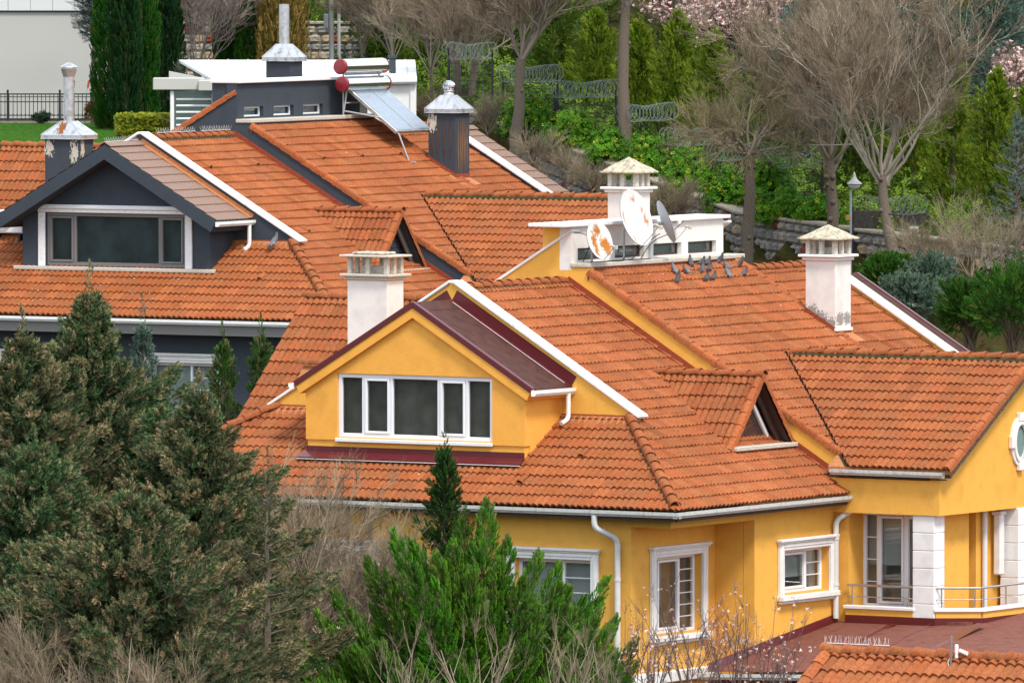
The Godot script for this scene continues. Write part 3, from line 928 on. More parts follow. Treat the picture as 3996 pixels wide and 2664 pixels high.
func dormer(root: Node, S: Dictionary, fr: Transform3D, t: float, front: bool) -> void:
	var zf: float = S.dz          # face of the box
	var ze: float = S.dze         # front edge of its roof
	var hw := 2.6
	var ya: float = S.dapex       # top of the roof slab at the ridge
	var td := 0.59 if S.yellow else 0.575
	var c := 1.0 / sqrt(1.0 + td * td)
	var ov: float = S.dov
	var th: float = S.dth
	# walls
	var w := MB.new()
	var yw := ya - th / c
	var hole := Rect2(S.dwin[0], S.dwin[1], S.dwin[2] - S.dwin[0], S.dwin[3] - S.dwin[1])
	w.wall(PackedVector2Array([Vector2(-hw, 7.33), Vector2(hw, 7.33), Vector2(hw, yw - td * hw), Vector2(0, yw), Vector2(-hw, yw - td * hw)]), [hole], zf - 0.2, zf, fr)
	for s in [-1.0, 1.0]:
		w.box(Vector3(min(s * hw, s * (hw - 0.2)), 6.3, 0.0), Vector3(max(s * hw, s * (hw - 0.2)), yw - td * hw, zf - 0.2), fr)
	w.box(Vector3(-hw + 0.03, 6.2, zf - 0.24), Vector3(hw - 0.03, 7.328, zf - 0.03), fr)
	put("dormer_wall", w, S.dwall, root)
	# roof slabs: verge face in the wall's colour, a drip strip on top and the covering
	for s in [-1.0, 1.0]:
		var f2 := fr * Transform3D(Basis(Vector3(c * s, -td * c, 0), Vector3(td * c * s, c, 0), ZP), Vector3(0, ya, 0))
		var Lr := ov / c
		var sl := MB.new()
		sl.prism(PackedVector2Array([Vector2(0, 0), Vector2(Lr, 0), Vector2(Lr, -th), Vector2(td * th, -th)]) if s > 0 else PackedVector2Array([Vector2(0, 0), Vector2(td * th, -th), Vector2(Lr, -th), Vector2(Lr, 0)]), 0.0, ze, f2)
		put("dormer_roof", sl, S.dfascia, root)
		if S.yellow:
			var dp := MB.new()
			dp.box(Vector3(0, -0.075, ze), Vector3(Lr, 0.03, ze + (0.02 if s > 0 else 0.024)), f2)
			dp.box(Vector3(0.0, 0.012, ze - 0.085), Vector3(Lr, 0.034, ze - 0.001), f2)
			put("drip_edge", dp, M.maroon, root)
			var cv := MB.new()
			cv.box(Vector3(0.0, 0.002, 0.0), Vector3(Lr + 0.02, 0.018, ze - 0.087), f2)
			cv.box(Vector3(0.0, 0.018, 0.10), Vector3(0.32, 0.024, ze - 0.10), f2)
			put("roof_membrane", cv, M.membrane, root)
			var up := MB.new()
			up.box(Vector3(0, 0.019, 0.0), Vector3(Lr, 0.24, 0.018), f2)
			up.box(Vector3(0, 0.019, 0.018), Vector3(Lr, 0.032, 0.17), f2)
			put("flashing", up, M.maroon, root)
			var ln := MB.new()
			ln.box(Vector3(0.1, 0.033, 0.15), Vector3(Lr - 0.1, 0.040, 0.162), f2)
			put("sealant_line", ln, M.white, root)
		else:
			var nn := int(Lr / 0.345)
			for k in nn + 1:
				var a := Lr - (k + 1) * 0.345; var b := Lr - k * 0.345
				a = max(a, 0.02)
				var mb := MB.new()
				var m := 18
				for q in m:
					var z0 := 0.09 + (ze - 0.11) * q / m; var z1 := 0.09 + (ze - 0.11) * (q + 1) / m
					var y0 := 0.012 + 0.02 * (0.5 - 0.5 * cos(TAU * q / 2.0 * 1.0)) ; var y1 := 0.012 + 0.02 * (0.5 - 0.5 * cos(TAU * (q + 1) / 2.0))
					mb.quad(f2 * Vector3(a, y0, z0), f2 * Vector3(b, y0 + 0.02, z0), f2 * Vector3(b, y1 + 0.02, z1), f2 * Vector3(a, y1, z1))
					mb.quad(f2 * Vector3(b, y0 + 0.02, z0), f2 * Vector3(b, y0 - 0.005, z0), f2 * Vector3(b, y1 - 0.005, z1), f2 * Vector3(b, y1 + 0.02, z1))
				put("metal_tile_row", mb, M.brownmetal, root)
			var up := MB.new()
			up.box(Vector3(0, 0.03, 0.0), Vector3(Lr, 0.13, 0.018), f2)
			up.box(Vector3(0, 0.045, 0.018), Vector3(Lr, 0.055, 0.16), f2)
			put("flashing", up, M.mortar, root)
			var rc := MB.new()
			rc.box(Vector3(-0.02, 0.05, 0.02), Vector3(0.17, 0.066, ze), f2)
			put("ridge_flashing", rc, M.brownmetal, root)
		# gutter with its outlet
		var gx: float = s * ov
		gutter(root, fr * Vector3(gx, ya - td * ov - 0.13, 0.02), fr * Vector3(gx, ya - td * ov - 0.13, ze + 0.03), fr.basis * Vector3(s, 0, 0), M.gutterw)
		if s > 0:
			var gy := ya - td * ov - 0.12
			pipe(root, [fr * Vector3(gx + 0.06, gy, 0.22), fr * Vector3(gx + 0.06, gy - 0.52, 0.22), fr * Vector3(gx + 0.02, gy - 0.60, 0.42)], 0.05, M.gutterw)
	# window
	var wt := fr * Transform3D(Basis(), Vector3(hole.position.x, hole.position.y, zf - 0.05))
	var wi := window(root, wt, hole.size.x, hole.size.y, S.dcols, S.dframe, S.dback, {"sash": S.dsash, "bar": 0.085, "depth": 0.08})
	if S.yellow:
		var si := MB.new()
		si.cbox(Vector3(hole.position.x - 0.02, 7.30, zf), Vector3(hole.end.x + 0.02, 7.375, zf + 0.06), 0.01, fr)
		put("window_sill", si, M.coping, root)
		var ap := MB.new()    # metal apron at the foot
		ap.box(Vector3(-hw + 0.02, 7.02, zf - 0.02), Vector3(hw - 0.02, 7.20, zf + 0.0), fr)
		ap.quad(fr * Vector3(-hw - 0.02, 7.09, zf + 0.01), fr * Vector3(hw + 0.02, 7.09, zf + 0.01), fr * Vector3(hw + 0.06, 6.985, zf + 0.27), fr * Vector3(-hw - 0.06, 6.985, zf + 0.27))
		ap.box(Vector3(-hw - 0.06, 6.955, zf + 0.265), Vector3(hw + 0.06, 6.987, zf + 0.275), fr)
		put("apron_flashing", ap, M.maroon, root)
		var lip := MB.new()
		lip.box(Vector3(-hw - 0.06, 6.945, zf + 0.276), Vector3(hw + 0.06, 6.957, zf + 0.284), fr)
		put("apron_lip", lip, M.coping, root)
	else:
		var tr := MB.new()
		tr.cbox(Vector3(-2.16, hole.end.y + 0.002, zf), Vector3(2.12, hole.end.y + 0.09, zf + 0.05), 0.012, fr)
		tr.cbox(Vector3(-2.22, hole.end.y + 0.092, zf), Vector3(2.18, hole.end.y + 0.19, zf + 0.09), 0.012, fr)
		put("lintel", tr, M.coping, root)
		for s in [[hole.position.x - 0.2, hole.position.x - 0.01], [hole.end.x + 0.01, hole.end.x + 0.2]]:
			var ps := MB.new()
			ps.cbox(Vector3(s[0], 7.33, zf), Vector3(s[1], hole.end.y, zf + 0.05), 0.012, fr)
			put("window_post", ps, M.coping, root)
		var si := MB.new()
		si.cbox(Vector3(-2.78, 7.24, zf - 0.1), Vector3(2.78, 7.33, zf + 0.16), 0.015, fr)
		put("window_sill", si, M.stoneedge, root)
		var s2 := MB.new()
		s2.cbox(Vector3(2.5, 7.242, 0.05), Vector3(2.78, 7.332, zf - 0.102), 0.015, fr)
		s2.cbox(Vector3(-2.78, 7.242, 0.05), Vector3(-2.5, 7.332, zf - 0.102), 0.015, fr)
		put("side_sill", s2, M.stoneedge, root)
		var ap := MB.new()
		ap.box(Vector3(-hw - 0.02, 7.0, zf - 0.01), Vector3(hw + 0.04, 7.10, zf + 0.01), fr)
		put("apron_flashing", ap, M.flash, root)
		var mo := MB.new()
		var yk: float = 10.33 - S.t * 4.2 - S.t * (zf + 0.3) + 0.06
		mo.quad(fr * Vector3(-hw - 0.02, 7.03, zf + 0.011), fr * Vector3(hw + 0.02, 7.03, zf + 0.011), fr * Vector3(hw + 0.06, yk, zf + 0.3), fr * Vector3(-hw - 0.06, yk, zf + 0.3))
		put("mortar_fillet", mo, M.mortar, root)

func chimney_shaft(root: Node, x0: float, x1: float, z0: float, z1: float, y0: float, y1: float, m: Material) -> MeshInstance3D:
	# z0 back, z1 front
	var b := MB.new()
	b.cbox(Vector3(x0, y0, z0), Vector3(x1, y1, z1), 0.012)
	return put("chimney", b, m, root)

func stone_cap(ch: Node, x0: float, x1: float, z0: float, z1: float, y: float, ph: float, rise: float, m: Material, broken := false) -> void:
	var l := MB.new()
	l.cbox(Vector3(x0 - 0.05, y - 0.07, z0 - 0.05), Vector3(x1 + 0.05, y - 0.002, z1 + 0.05), 0.012)
	l.cbox(Vector3(x0 - 0.12, y, z0 - 0.12), Vector3(x1 + 0.12, y + 0.055, z1 + 0.12), 0.012)
	put("ledge", l, M.coping if not broken else M.stoneedge, ch)
	var pw := 0.095
	var sp := []
	for k in 3: sp.append(lerp(x0 + pw * 0.5, x1 - pw * 0.5, k / 2.0))
	for x: float in sp:
		for z: float in [z0 + pw * 0.5, z1 - pw * 0.5]:
			var p := MB.new()
			p.cbox(Vector3(x - pw * 0.5, y + 0.056, z - pw * 0.5), Vector3(x + pw * 0.5, y + ph - 0.001, z + pw * 0.5), 0.008)
			put("post", p, M.stoneedge, ch)
	for x: float in [x0 + pw * 0.5, x1 - pw * 0.5]:
		var z := (z0 + z1) * 0.5
		var p := MB.new()
		p.cbox(Vector3(x - pw * 0.5, y + 0.056, z - pw * 0.45), Vector3(x + pw * 0.5, y + ph - 0.001, z + pw * 0.45), 0.008)
		put("post", p, M.stoneedge, ch)
	var co := MB.new()    # dark flue core
	co.box(Vector3(x0 + 0.2, y + 0.056, z0 + 0.2), Vector3(x1 - 0.2, y + ph * 0.55, z1 - 0.2))
	put("flue", co, M.stoneedge, ch)
	var r := MB.new()
	var a := Vector3(x0 - 0.13, y + ph, z0 - 0.13); var b := Vector3(x1 + 0.13, y + ph, z1 + 0.13)
	r.cbox(Vector3(a.x, a.y, a.z), Vector3(b.x, a.y + 0.045, b.z), 0.012)
	var ce := (a + b) * 0.5
	if not broken:
		var yy := a.y + 0.044
		var n := 5
		for q in 4:
			var p0 := Vector3(a.x if q in [0, 3] else b.x, yy, a.z if q in [0, 1] else b.z)
			var p1 := Vector3(a.x if q in [3, 2] else b.x, yy, a.z if q in [0, 3] else b.z)
			p0 = p0.lerp(ce, 0.05); p1 = p1.lerp(ce, 0.05); p0.y = yy; p1.y = yy
			var top := Vector3(ce.x, yy + rise, ce.z)
			for k in n:
				for e in n:
					var f0 := k / float(n); var f1 := (k + 1) / float(n)
					var g0 := e / float(n); var g1 := (e + 1) / float(n)
					var w := func(g: float, f: float) -> Vector3:
						var p := p0.lerp(p1, g).lerp(top, f)
						return p + Vector3(0, 0.012 * sin(g * 17.0 + f * 9.0 + x0 * 7.0) * (1.0 - f), 0)
					r.quad(w.call(g0, f0), w.call(g0, f1), w.call(g1, f1), w.call(g1, f0))
		put("cap", r, m, ch)
	else:
		put("cap", r, M.stoneedge, ch)
		var k := MB.new()
		k.cbox(Vector3(ce.x - 0.42, a.y + 0.046, ce.z - 0.28), Vector3(ce.x + 0.34, a.y + 0.105, ce.z + 0.26), 0.03)
		k.cbox(Vector3(ce.x - 0.30, a.y + 0.108, ce.z - 0.22), Vector3(ce.x + 0.26, a.y + 0.15, ce.z + 0.2), 0.02, Transform3D(Basis(ZP, 0.04), Vector3(0.3, -0.36, 0)))
		put("broken_slab", k, M.oldcap, ch)

func hood(ch: Node, x0: float, x1: float, z0: float, z1: float, y: float, top: float, tr: float) -> void:
	# sheet metal hood, a skirt and four sloping sides with raised seams
	var h := MB.new()
	var o := 0.07
	var s := [Vector2(x0 - o, z0 - o), Vector2(x1 + o, z0 - o), Vector2(x1 + o, z1 + o), Vector2(x0 - o, z1 + o)]
	var cx := (x0 + x1) * 0.5; var cz := (z0 + z1) * 0.5
	var u := [Vector2(cx - tr, cz - tr), Vector2(cx + tr, cz - tr), Vector2(cx + tr, cz + tr), Vector2(cx - tr, cz + tr)]
	for k in 4:
		var a: Vector2 = s[k]; var b: Vector2 = s[(k + 1) % 4]
		var c: Vector2 = u[k]; var d: Vector2 = u[(k + 1) % 4]
		h.quad(Vector3(b.x, y - 0.02, b.y), Vector3(b.x, y + 0.075, b.y), Vector3(a.x, y + 0.075, a.y), Vector3(a.x, y - 0.02, a.y))
		h.quad(Vector3(b.x, y + 0.075, b.y), Vector3(d.x, top, d.y), Vector3(c.x, top, c.y), Vector3(a.x, y + 0.075, a.y))
		h.tube(PackedVector3Array([Vector3(a.x, y + 0.075, a.y), Vector3(c.x, top, c.y)]), PackedFloat32Array([0.014, 0.014]), 5)
		h.tube(PackedVector3Array([Vector3(a.x, y - 0.02, a.y), Vector3(b.x, y - 0.02, b.y)]), PackedFloat32Array([0.014, 0.014]), 5)
	h.quad(Vector3(u[0].x, top, u[0].y), Vector3(u[1].x, top, u[1].y), Vector3(u[2].x, top, u[2].y), Vector3(u[3].x, top, u[3].y))
	put("hood", h, M.galv, ch)

func flue_pipe(ch: Node, x: float, z: float, y0: float, y1: float, r: float, coned: bool) -> void:
	var p := MB.new()
	p.lathe(PackedVector2Array([Vector2(r, y0), Vector2(r, y1), Vector2(r * 0.9, y1), Vector2(r * 0.9, y1 - 0.2)]), 14, Transform3D(Basis(), Vector3(x, 0, z)))
	put("flue_pipe", p, M.galv, ch)
	if coned:
		var c := MB.new()
		c.lathe(PackedVector2Array([Vector2(r * 1.05, y1 - 0.02), Vector2(r * 1.55, y1 + 0.17), Vector2(r * 1.5, y1 + 0.17), Vector2(r * 1.0, y1)]), 14, Transform3D(Basis(), Vector3(x, 0, z)))
		c.lathe(PackedVector2Array([Vector2(r * 1.65, y1 + 0.21), Vector2(r * 1.72, y1 + 0.225), Vector2(r * 0.5, y1 + 0.31), Vector2(0.001, y1 + 0.33)]), 14, Transform3D(Basis(), Vector3(x, 0, z)))
		for k in 4:
			var an := TAU * k / 4.0 + 0.4
			c.tube(PackedVector3Array([Vector3(x + cos(an) * r * 1.45, y1 + 0.15, z + sin(an) * r * 1.45), Vector3(x + cos(an) * r * 1.5, y1 + 0.22, z + sin(an) * r * 1.5)]), PackedFloat32Array([0.01, 0.01]), 4)
		put("rain_cap", c, M.galv, ch)

func turbine(ch: Node, x: float, z: float, y: float) -> void:
	var n := MB.new()
	n.lathe(PackedVector2Array([Vector2(0.13, y), Vector2(0.13, y + 0.04), Vector2(0.105, y + 0.05), Vector2(0.105, y + 0.08), Vector2(0.12, y + 0.085), Vector2(0.12, y + 0.12), Vector2(0.0, y + 0.12)]), 16, Transform3D(Basis(), Vector3(x, 0, z)))
	put("turbine_neck", n, M.galv, ch)
	for k in 16:
		var b := MB.new()
		var an := TAU * k / 16.0
		var prev := Vector3.ZERO; var pr2 := Vector3.ZERO
		for q in 7:
			var f := q / 6.0
			var th := lerp(-0.75, 1.25, f)
			var rad := 0.165 * cos(th * 0.95) + 0.0
			var yy := y + 0.22 + 0.13 * sin(th)
			var a1 := an + f * 0.25
			var p := Vector3(x + cos(a1) * rad, yy, z + sin(a1) * rad)
			var p2 := Vector3(x + cos(a1 + 0.30) * rad * 0.86, yy, z + sin(a1 + 0.30) * rad * 0.86)
			if q > 0: b.quad(prev, p, p2, pr2)
			prev = p; pr2 = p2
		put("turbine_vane", b, M.steel, ch)
	var c := MB.new()
	c.lathe(PackedVector2Array([Vector2(0.085, y + 0.335), Vector2(0.05, y + 0.355), Vector2(0.0, y + 0.36)]), 12, Transform3D(Basis(), Vector3(x, 0, z)))
	put("turbine_top", c, M.steel, ch)

func chimney_foot(ch: Node, x0: float, x1: float, z0: float, z1: float, h2: float, t: float, white_lip: bool) -> void:
	# stepped flashing that follows the slope, and the mortar below it
	var f := MB.new()
	var y0 := h2 - t * x0; var y1 := h2 - t * x1
	f.quad(Vector3(x0, y0 + 0.02, z1 + 0.012), Vector3(x0, y0 + 0.17, z1 + 0.012), Vector3(x1 + 0.012, y1 + 0.17, z1 + 0.012), Vector3(x1 + 0.012, y1 + 0.02, z1 + 0.012))
	f.quad(Vector3(x1 + 0.012, y1 - 0.02, z1 + 0.012), Vector3(x1 + 0.012, y1 + 0.17, z1 + 0.012), Vector3(x1 + 0.012, y1 + 0.17, z0), Vector3(x1 + 0.012, y1 - 0.02, z0))
	put("flashing", f, M.flash, ch)
	var m := MB.new()
	m.quad(Vector3(x0 - 0.05, y0 + 0.08, z1 + 0.014), Vector3(x1, y1 + 0.08, z1 + 0.014), Vector3(x1 + 0.12, y1 - 0.01, z1 + 0.2), Vector3(x0 - 0.1, y0 + 0.05, z1 + 0.2))
	m.quad(Vector3(x1 + 0.014, y1 + 0.06, z1 + 0.02), Vector3(x1 + 0.014, y1 + 0.06, z0 - 0.02), Vector3(x1 + 0.28, y1 - t * 0.28 + 0.055, z0 - 0.12), Vector3(x1 + 0.28, y1 - t * 0.28 + 0.055, z1 + 0.2))
	put("mortar_fillet", m, M.mortar, ch)
	if white_lip:
		var w := MB.new()
		w.cbox(Vector3(x1 - 0.02, y1 + 0.10, z0 - 0.02), Vector3(x1 + 0.04, y1 + 0.165, z1 + 0.03), 0.01)
		put("stone_lip", w, M.coping, ch)

func lower_walls(root: Node, S: Dictionary, W: float, zE: float, E: float, ze: float, xe: float, yr: float, t: float) -> void:
	var zf := 2.26
	var top := 6.0
	# soffit
	var so := MB.new()
	so.box(Vector3(-W + 0.02, 6.02, -14.6), Vector3(W - 0.02, 6.06, zE - 0.02))
	so.box(Vector3(6.6, 6.58, -4.04), Vector3(xe - 0.1, 6.60, ze - 0.02))
	put("soffit", so, M.soffit, root)
	var fa := MB.new()
	fa.box(Vector3(-W, E - 0.23, zE - 0.02), Vector3(W, E - 0.06, zE + 0.018))
	fa.box(Vector3(W - 0.02, E - 0.23, -4.4), Vector3(W + 0.018, E - 0.06, zE - 0.022))
	if not S.yellow:
		fa.box(Vector3(-W, E - 0.40, zE - 0.03), Vector3(W, E - 0.16, zE + 0.016))
	put("fascia", fa, S.eaveboard, root)
	# front wall
	var fr := frame(XP, YP, ZP, Vector3(0, 0, zf))
	var w := MB.new()
	var holes := []
	for q in S.frontwin: holes.append(Rect2(q[0], q[1], q[2], q[3]))
	w.wall(rect(-6.4, -3.0, 5.58, top), holes, -0.25, 0.0, fr)
	put("front_wall", w, S.wall, root)
	for q in S.frontwin:
		var tt := fr * Transform3D(Basis(), Vector3(q[0], q[1], -0.12))
		window(root, tt, q[2], q[3], [1.5, 1.0], M.upvc, M.curtain, {"bars": [1], "nbars": 4, "blind_from": 0.15})
		surround(root, fr * Transform3D(Basis(), Vector3(q[0], q[1], 0)), q[2], q[3], M.white)
	# body of the house below the eaves (sides and rear)
	var bw := MB.new()
	bw.box(Vector3(-6.4, -3, -13.9), Vector3(-6.15, top, zf - 0.26))
	bw.box(Vector3(-6.14, -3, -13.9), Vector3(6.24, top, -13.65))
	put("side_wall", bw, S.wall, root)
	if not S.yellow:
		var rw := MB.new()
		rw.box(Vector3(5.34, -3, -13.64), Vector3(5.58, top, zf - 0.26))
		put("side_wall", rw, S.wall, root)
		var gw := MB.new()
		var g1 := frame(-ZP, YP, XP, Vector3(9.0, 0, -7.42))
		gw.prism(PackedVector2Array([Vector2(-3.3, -3), Vector2(3.3, -3), Vector2(3.3, yr - t * 3.3 - 0.12), Vector2(0, yr - 0.12), Vector2(-3.3, yr - t * 3.3 - 0.12)]), -0.2, 0, g1)
		gw.box(Vector3(5.6, -3, -4.32), Vector3(9.0, 6.55, -4.12))
		put("gable_wall", gw, S.wall, root)
		return
	# recessed corner: wall facing right with a tall window
	var f2 := frame(-ZP, YP, XP, Vector3(5.58, 0, 0))
	var w2 := MB.new()
	w2.wall(rect(-zf + 0.252, -3.0, 0.99, 5.86), [Rect2(-1.38, 3.66, 1.82, 1.54)], -0.25, 0.0, f2)
	put("corner_wall", w2, S.wall, root)
	window(root, f2 * Transform3D(Basis(), Vector3(-1.38, 3.66, -0.14)), 1.82, 1.54, [0.28, 1.0, 0.62], M.upvc, M.blind, {"bars": [2], "nbars": 5, "sash": [1]})
	surround(root, f2 * Transform3D(Basis(), Vector3(-1.38, 3.66, 0)), 1.82, 1.54, M.white)
	var w3 := MB.new()
	w3.box(Vector3(5.582, -3, -1.24), Vector3(6.24, 5.86, -0.99))
	put("return_wall", w3, S.wall, root)
	var be := MB.new()
	be.box(Vector3(5.582, 5.862, -0.99), Vector3(6.5, 6.018, zf))
	put("eave_beam", be, S.wall, root)
	var f3 := frame(-ZP, YP, XP, Vector3(6.5, 0, 0))
	var w4 := MB.new()
	w4.wall(rect(0.985, -3.0, 4.25, 6.018), [Rect2(2.06, 4.31, 1.86, 0.88)], -0.25, 0.0, f3)
	put("side_wall", w4, S.wall, root)
	window(root, f3 * Transform3D(Basis(), Vector3(2.06, 4.31, -0.15)), 1.86, 0.88, [0.2, 1.0, 0.62], M.upvc, M.curtain, {"sash": [1], "bars": [2], "nbars": 2, "blind_from": 0.3})
	room_box(root, f3 * Transform3D(Basis(), Vector3(2.06, 4.31, -0.15)), 1.86, 0.88, 1.6, M.room)
	surround(root, f3 * Transform3D(Basis(), Vector3(2.06, 4.31, 0)), 1.86, 0.88, M.white)
	var bd := MB.new()
	bd.cbox(Vector3(-6.43, 2.70, zf - 0.05), Vector3(5.66, 2.93, zf + 0.08), 0.02)
	bd.cbox(Vector3(5.5, 2.702, -0.98), Vector3(5.662, 2.932, zf - 0.052), 0.02)
	put("band_course", bd, M.white, root)
	# downpipes
	pipe(root, [Vector3(5.02, 6.1, zE + 0.08), Vector3(5.02, 5.86, zE + 0.08), Vector3(5.33, 5.62, zf + 0.09), Vector3(5.33, 0.0, zf + 0.09)], 0.06, M.pipe)
	pipe(root, [Vector3(W + 0.08, 6.1, -4.2), Vector3(W + 0.08, 5.93, -4.2), Vector3(6.60, 5.70, -4.05), Vector3(6.60, 3.72, -4.05)], 0.06, M.pipe)
	# cross gable end: wall with an oval window, band above the balcony
	var g1 := frame(-ZP, YP, XP, Vector3(9.0, 0, -7.42))
	var gw := MB.new()
	gw.prism(PackedVector2Array([Vector2(-3.37, 5.86), Vector2(3.37, 5.86), Vector2(3.37, yr - t * 3.37 - 0.13), Vector2(0, yr - 0.13), Vector2(-3.37, yr - t * 3.37 - 0.13)]), -0.22, 0, g1)
	put("gable_wall", gw, S.wall, root)
	var ov := MB.new()
	var nseg := 24
	var oc := Vector2(-0.12, 7.21)
	for ring in [[0.30, 0.37, 0.05], [0.22, 0.30, 0.085], [0.19, 0.22, 0.06]]:
		for k in nseg:
			var a0 := TAU * k / nseg; var a1 := TAU * (k + 1) / nseg
			var q := func(r: float, a: float, z: float) -> Vector3: return g1 * Vector3(oc.x + cos(a) * r, oc.y + sin(a) * (r + 0.13), z)
			ov.quad(q.call(ring[0], a0, ring[2]), q.call(ring[1], a0, ring[2]), q.call(ring[1], a1, ring[2]), q.call(ring[0], a1, ring[2]))
			ov.quad(q.call(ring[1], a0, ring[2]), q.call(ring[1], a0, 0.0), q.call(ring[1], a1, 0.0), q.call(ring[1], a1, ring[2]))
	for q in [[0.0, 0.50], [0.0, -0.50]]:
		ov.cbox(Vector3(oc.x - 0.10, oc.y + q[1] - 0.09, 0.0), Vector3(oc.x + 0.10, oc.y + q[1] + 0.09, 0.10), 0.015, g1)
	for q in [-0.36, 0.36]:
		ov.cbox(Vector3(oc.x + q - 0.06, oc.y - 0.13, 0.0), Vector3(oc.x + q + 0.06, oc.y + 0.13, 0.10), 0.015, g1)
	var owin := put("oval_window", ov, M.white, root)
	var op := MB.new()
	for k in nseg:
		var a0 := TAU * k / nseg; var a1 := TAU * (k + 1) / nseg
		op.tri(g1 * Vector3(oc.x, oc.y, 0.02), g1 * Vector3(oc.x + cos(a1) * 0.2, oc.y + sin(a1) * 0.33, 0.02), g1 * Vector3(oc.x + cos(a0) * 0.2, oc.y + sin(a0) * 0.33, 0.02))
	put("pane", op, M.frosted, owin)
	# barge board under the verge
	for s in [1.0, -1.0]:
		var d := Vector3(0, -t, s).normalized()
		var bb := MB.new()
		var f5 := frame(d, XP.cross(d) * s, XP, Vector3(9.05, yr - 0.12, -7.42))
		bb.cbox(Vector3(0, -0.11 if s > 0 else -0.11, 0.0), Vector3(3.95, 0.11, 0.2), 0.01, f5)
		put("barge_board", bb, M.timber, root)
	var bf := MB.new()
	bf.box(Vector3(6.25, 5.862, -4.25), Vector3(8.778, 6.56, -4.05))
	bf.box(Vector3(6.25, 5.862, -10.7), Vector3(8.78, 5.90, -4.25))
	put("balcony_band", bf, S.wall, root)
	# balcony walls
	var bi := MB.new()
	bi.box(Vector3(6.25, 3.0, -4.28), Vector3(6.8, 5.861, -4.22))
	bi.box(Vector3(6.74, 3.0, -4.82), Vector3(6.8, 5.861, -4.281))
	put("balcony_wall", bi, S.wall, root)
	var dt := frame(XP, YP, ZP, Vector3(6.8, 3.92, -4.80))
	window(root, dt, 1.66, 1.93, [0.42, 1.0, 1.0], M.upvc, M.curtain, {"sash": [1, 2], "bars": [0], "nbars": 3, "blind_from": 0.42, "depth": 0.09})
	room_box(root, dt, 1.66, 1.93, 1.15, M.room)
	var iw := MB.new()
	iw.box(Vector3(8.46, 3.0, -4.86), Vector3(8.60, 5.861, -4.79))
	put("door_jamb", iw, M.white, root)
	var i2 := MB.new()
	i2.box(Vector3(8.47, 3.0, -6.0), Vector3(8.58, 5.861, -4.87))
	i2.box(Vector3(8.0, 3.0, -6.45), Vector3(8.12, 5.861, -6.0))
	i2.box(Vector3(8.40, 3.0, -10.6), Vector3(8.52, 5.861, -6.46))
	i2.box(Vector3(8.12, 3.0, -6.46), Vector3(8.52, 5.861, -6.40))
	put("balcony_back_wall", i2, S.wall, root)
	pipe(root, [Vector3(8.60, 5.86, -6.62), Vector3(8.60, 4.4, -6.62), Vector3(8.60, 3.7, -6.62)], 0.055, M.pipe)
	# rusticated columns, block by block
	for q in [[8.35, 8.85, -4.53, -4.10], [8.62, 9.05, -8.6, -7.22]]:
		var nb := 6
		for k in nb:
			var y0: float = 3.72 + (5.86 - 3.72) * k / nb; var y1: float = 3.72 + (5.86 - 3.72) * (k + 1) / nb
			var cb := MB.new()
			cb.cbox(Vector3(q[0], y0 + 0.004, q[2]), Vector3(q[1], y1 - 0.004, q[3]), 0.012)
			put("column_block", cb, M.white, root)
		var cc := MB.new()
		cc.box(Vector3(q[0] + 0.02, 3.0, q[2] + 0.02), Vector3(q[1] - 0.02, 5.858, q[3] - 0.02))
		put("column_core", cc, M.white, root)
	var pil := MB.new()
	pil.cbox(Vector3(8.6, 4.5, -7.14), Vector3(8.78, 5.80, -6.96), 0.03)
	pil.cbox(Vector3(8.57, 5.72, -7.17), Vector3(8.81, 5.80, -6.93), 0.02)
	put("pilaster", pil, M.white, root)
	# parapet with coping, polygonal
	var segs := [[Vector2(6.8, -4.15), Vector2(8.36, -4.15)], [Vector2(8.84, -4.18), Vector2(9.6, -4.68)], [Vector2(9.6, -4.68), Vector2(9.6, -10.4)]]
	for sg in segs:
		var a := Vector3(sg[0].x, 0, sg[0].y); var b := Vector3(sg[1].x, 0, sg[1].y)
		var d := (b - a).normalized()
		var nrm := Vector3(-d.z, 0, d.x)
		var f6 := frame(d, YP, d.cross(YP), a)
		var L := a.distance_to(b)
		var pw := MB.new()
		pw.box(Vector3(0, 3.0, -0.06), Vector3(L, 3.92, 0.06), f6)
		put("parapet", pw, S.wall, root)
		var pc := MB.new()
		pc.cbox(Vector3(-0.04, 3.922, -0.10), Vector3(L + 0.04, 3.995, 0.10), 0.012, f6)
		put("parapet_coping", pc, M.white, root)
		var rm := MB.new()
		for yy in [[4.40, 0.026], [4.17, 0.012]]:
			rm.tube(PackedVector3Array([f6 * Vector3(0.0, yy[0], 0), f6 * Vector3(L, yy[0], 0)]), PackedFloat32Array([yy[1], yy[1]]), 8)
		put("handrail", rm, M.rail, root)
		var np := int(max(2, round(L / 0.85)))
		for k in np:
			var po := MB.new()
			var x := lerp(0.12, L - 0.12, k / float(max(1, np - 1)))
			po.tube(PackedVector3Array([f6 * Vector3(x, 3.99, 0), f6 * Vector3(x, 4.385, 0)]), PackedFloat32Array([0.016, 0.016]), 8)
			put("rail_post", po, M.rail, root)
	var fl := MB.new()
	fl.box(Vector3(6.6, 3.2, -10.0), Vector3(9.5, 3.72, -4.25))
	put("balcony_floor", fl, M.terrace, root)
	# low membrane roof beside the house
	var te := MB.new()
	var ty := func(x: float, z: float) -> float: return 3.64 - 0.135 * (z + 4.2) + 0.04 * (x - 6.5)
	var pts := [Vector2(6.5, -4.25), Vector2(6.5, 0.9), Vector2(16, 0.9), Vector2(16, -10.5), Vector2(9.5, -10.5), Vector2(9.5, -4.6), Vector2(8.8, -4.1)]
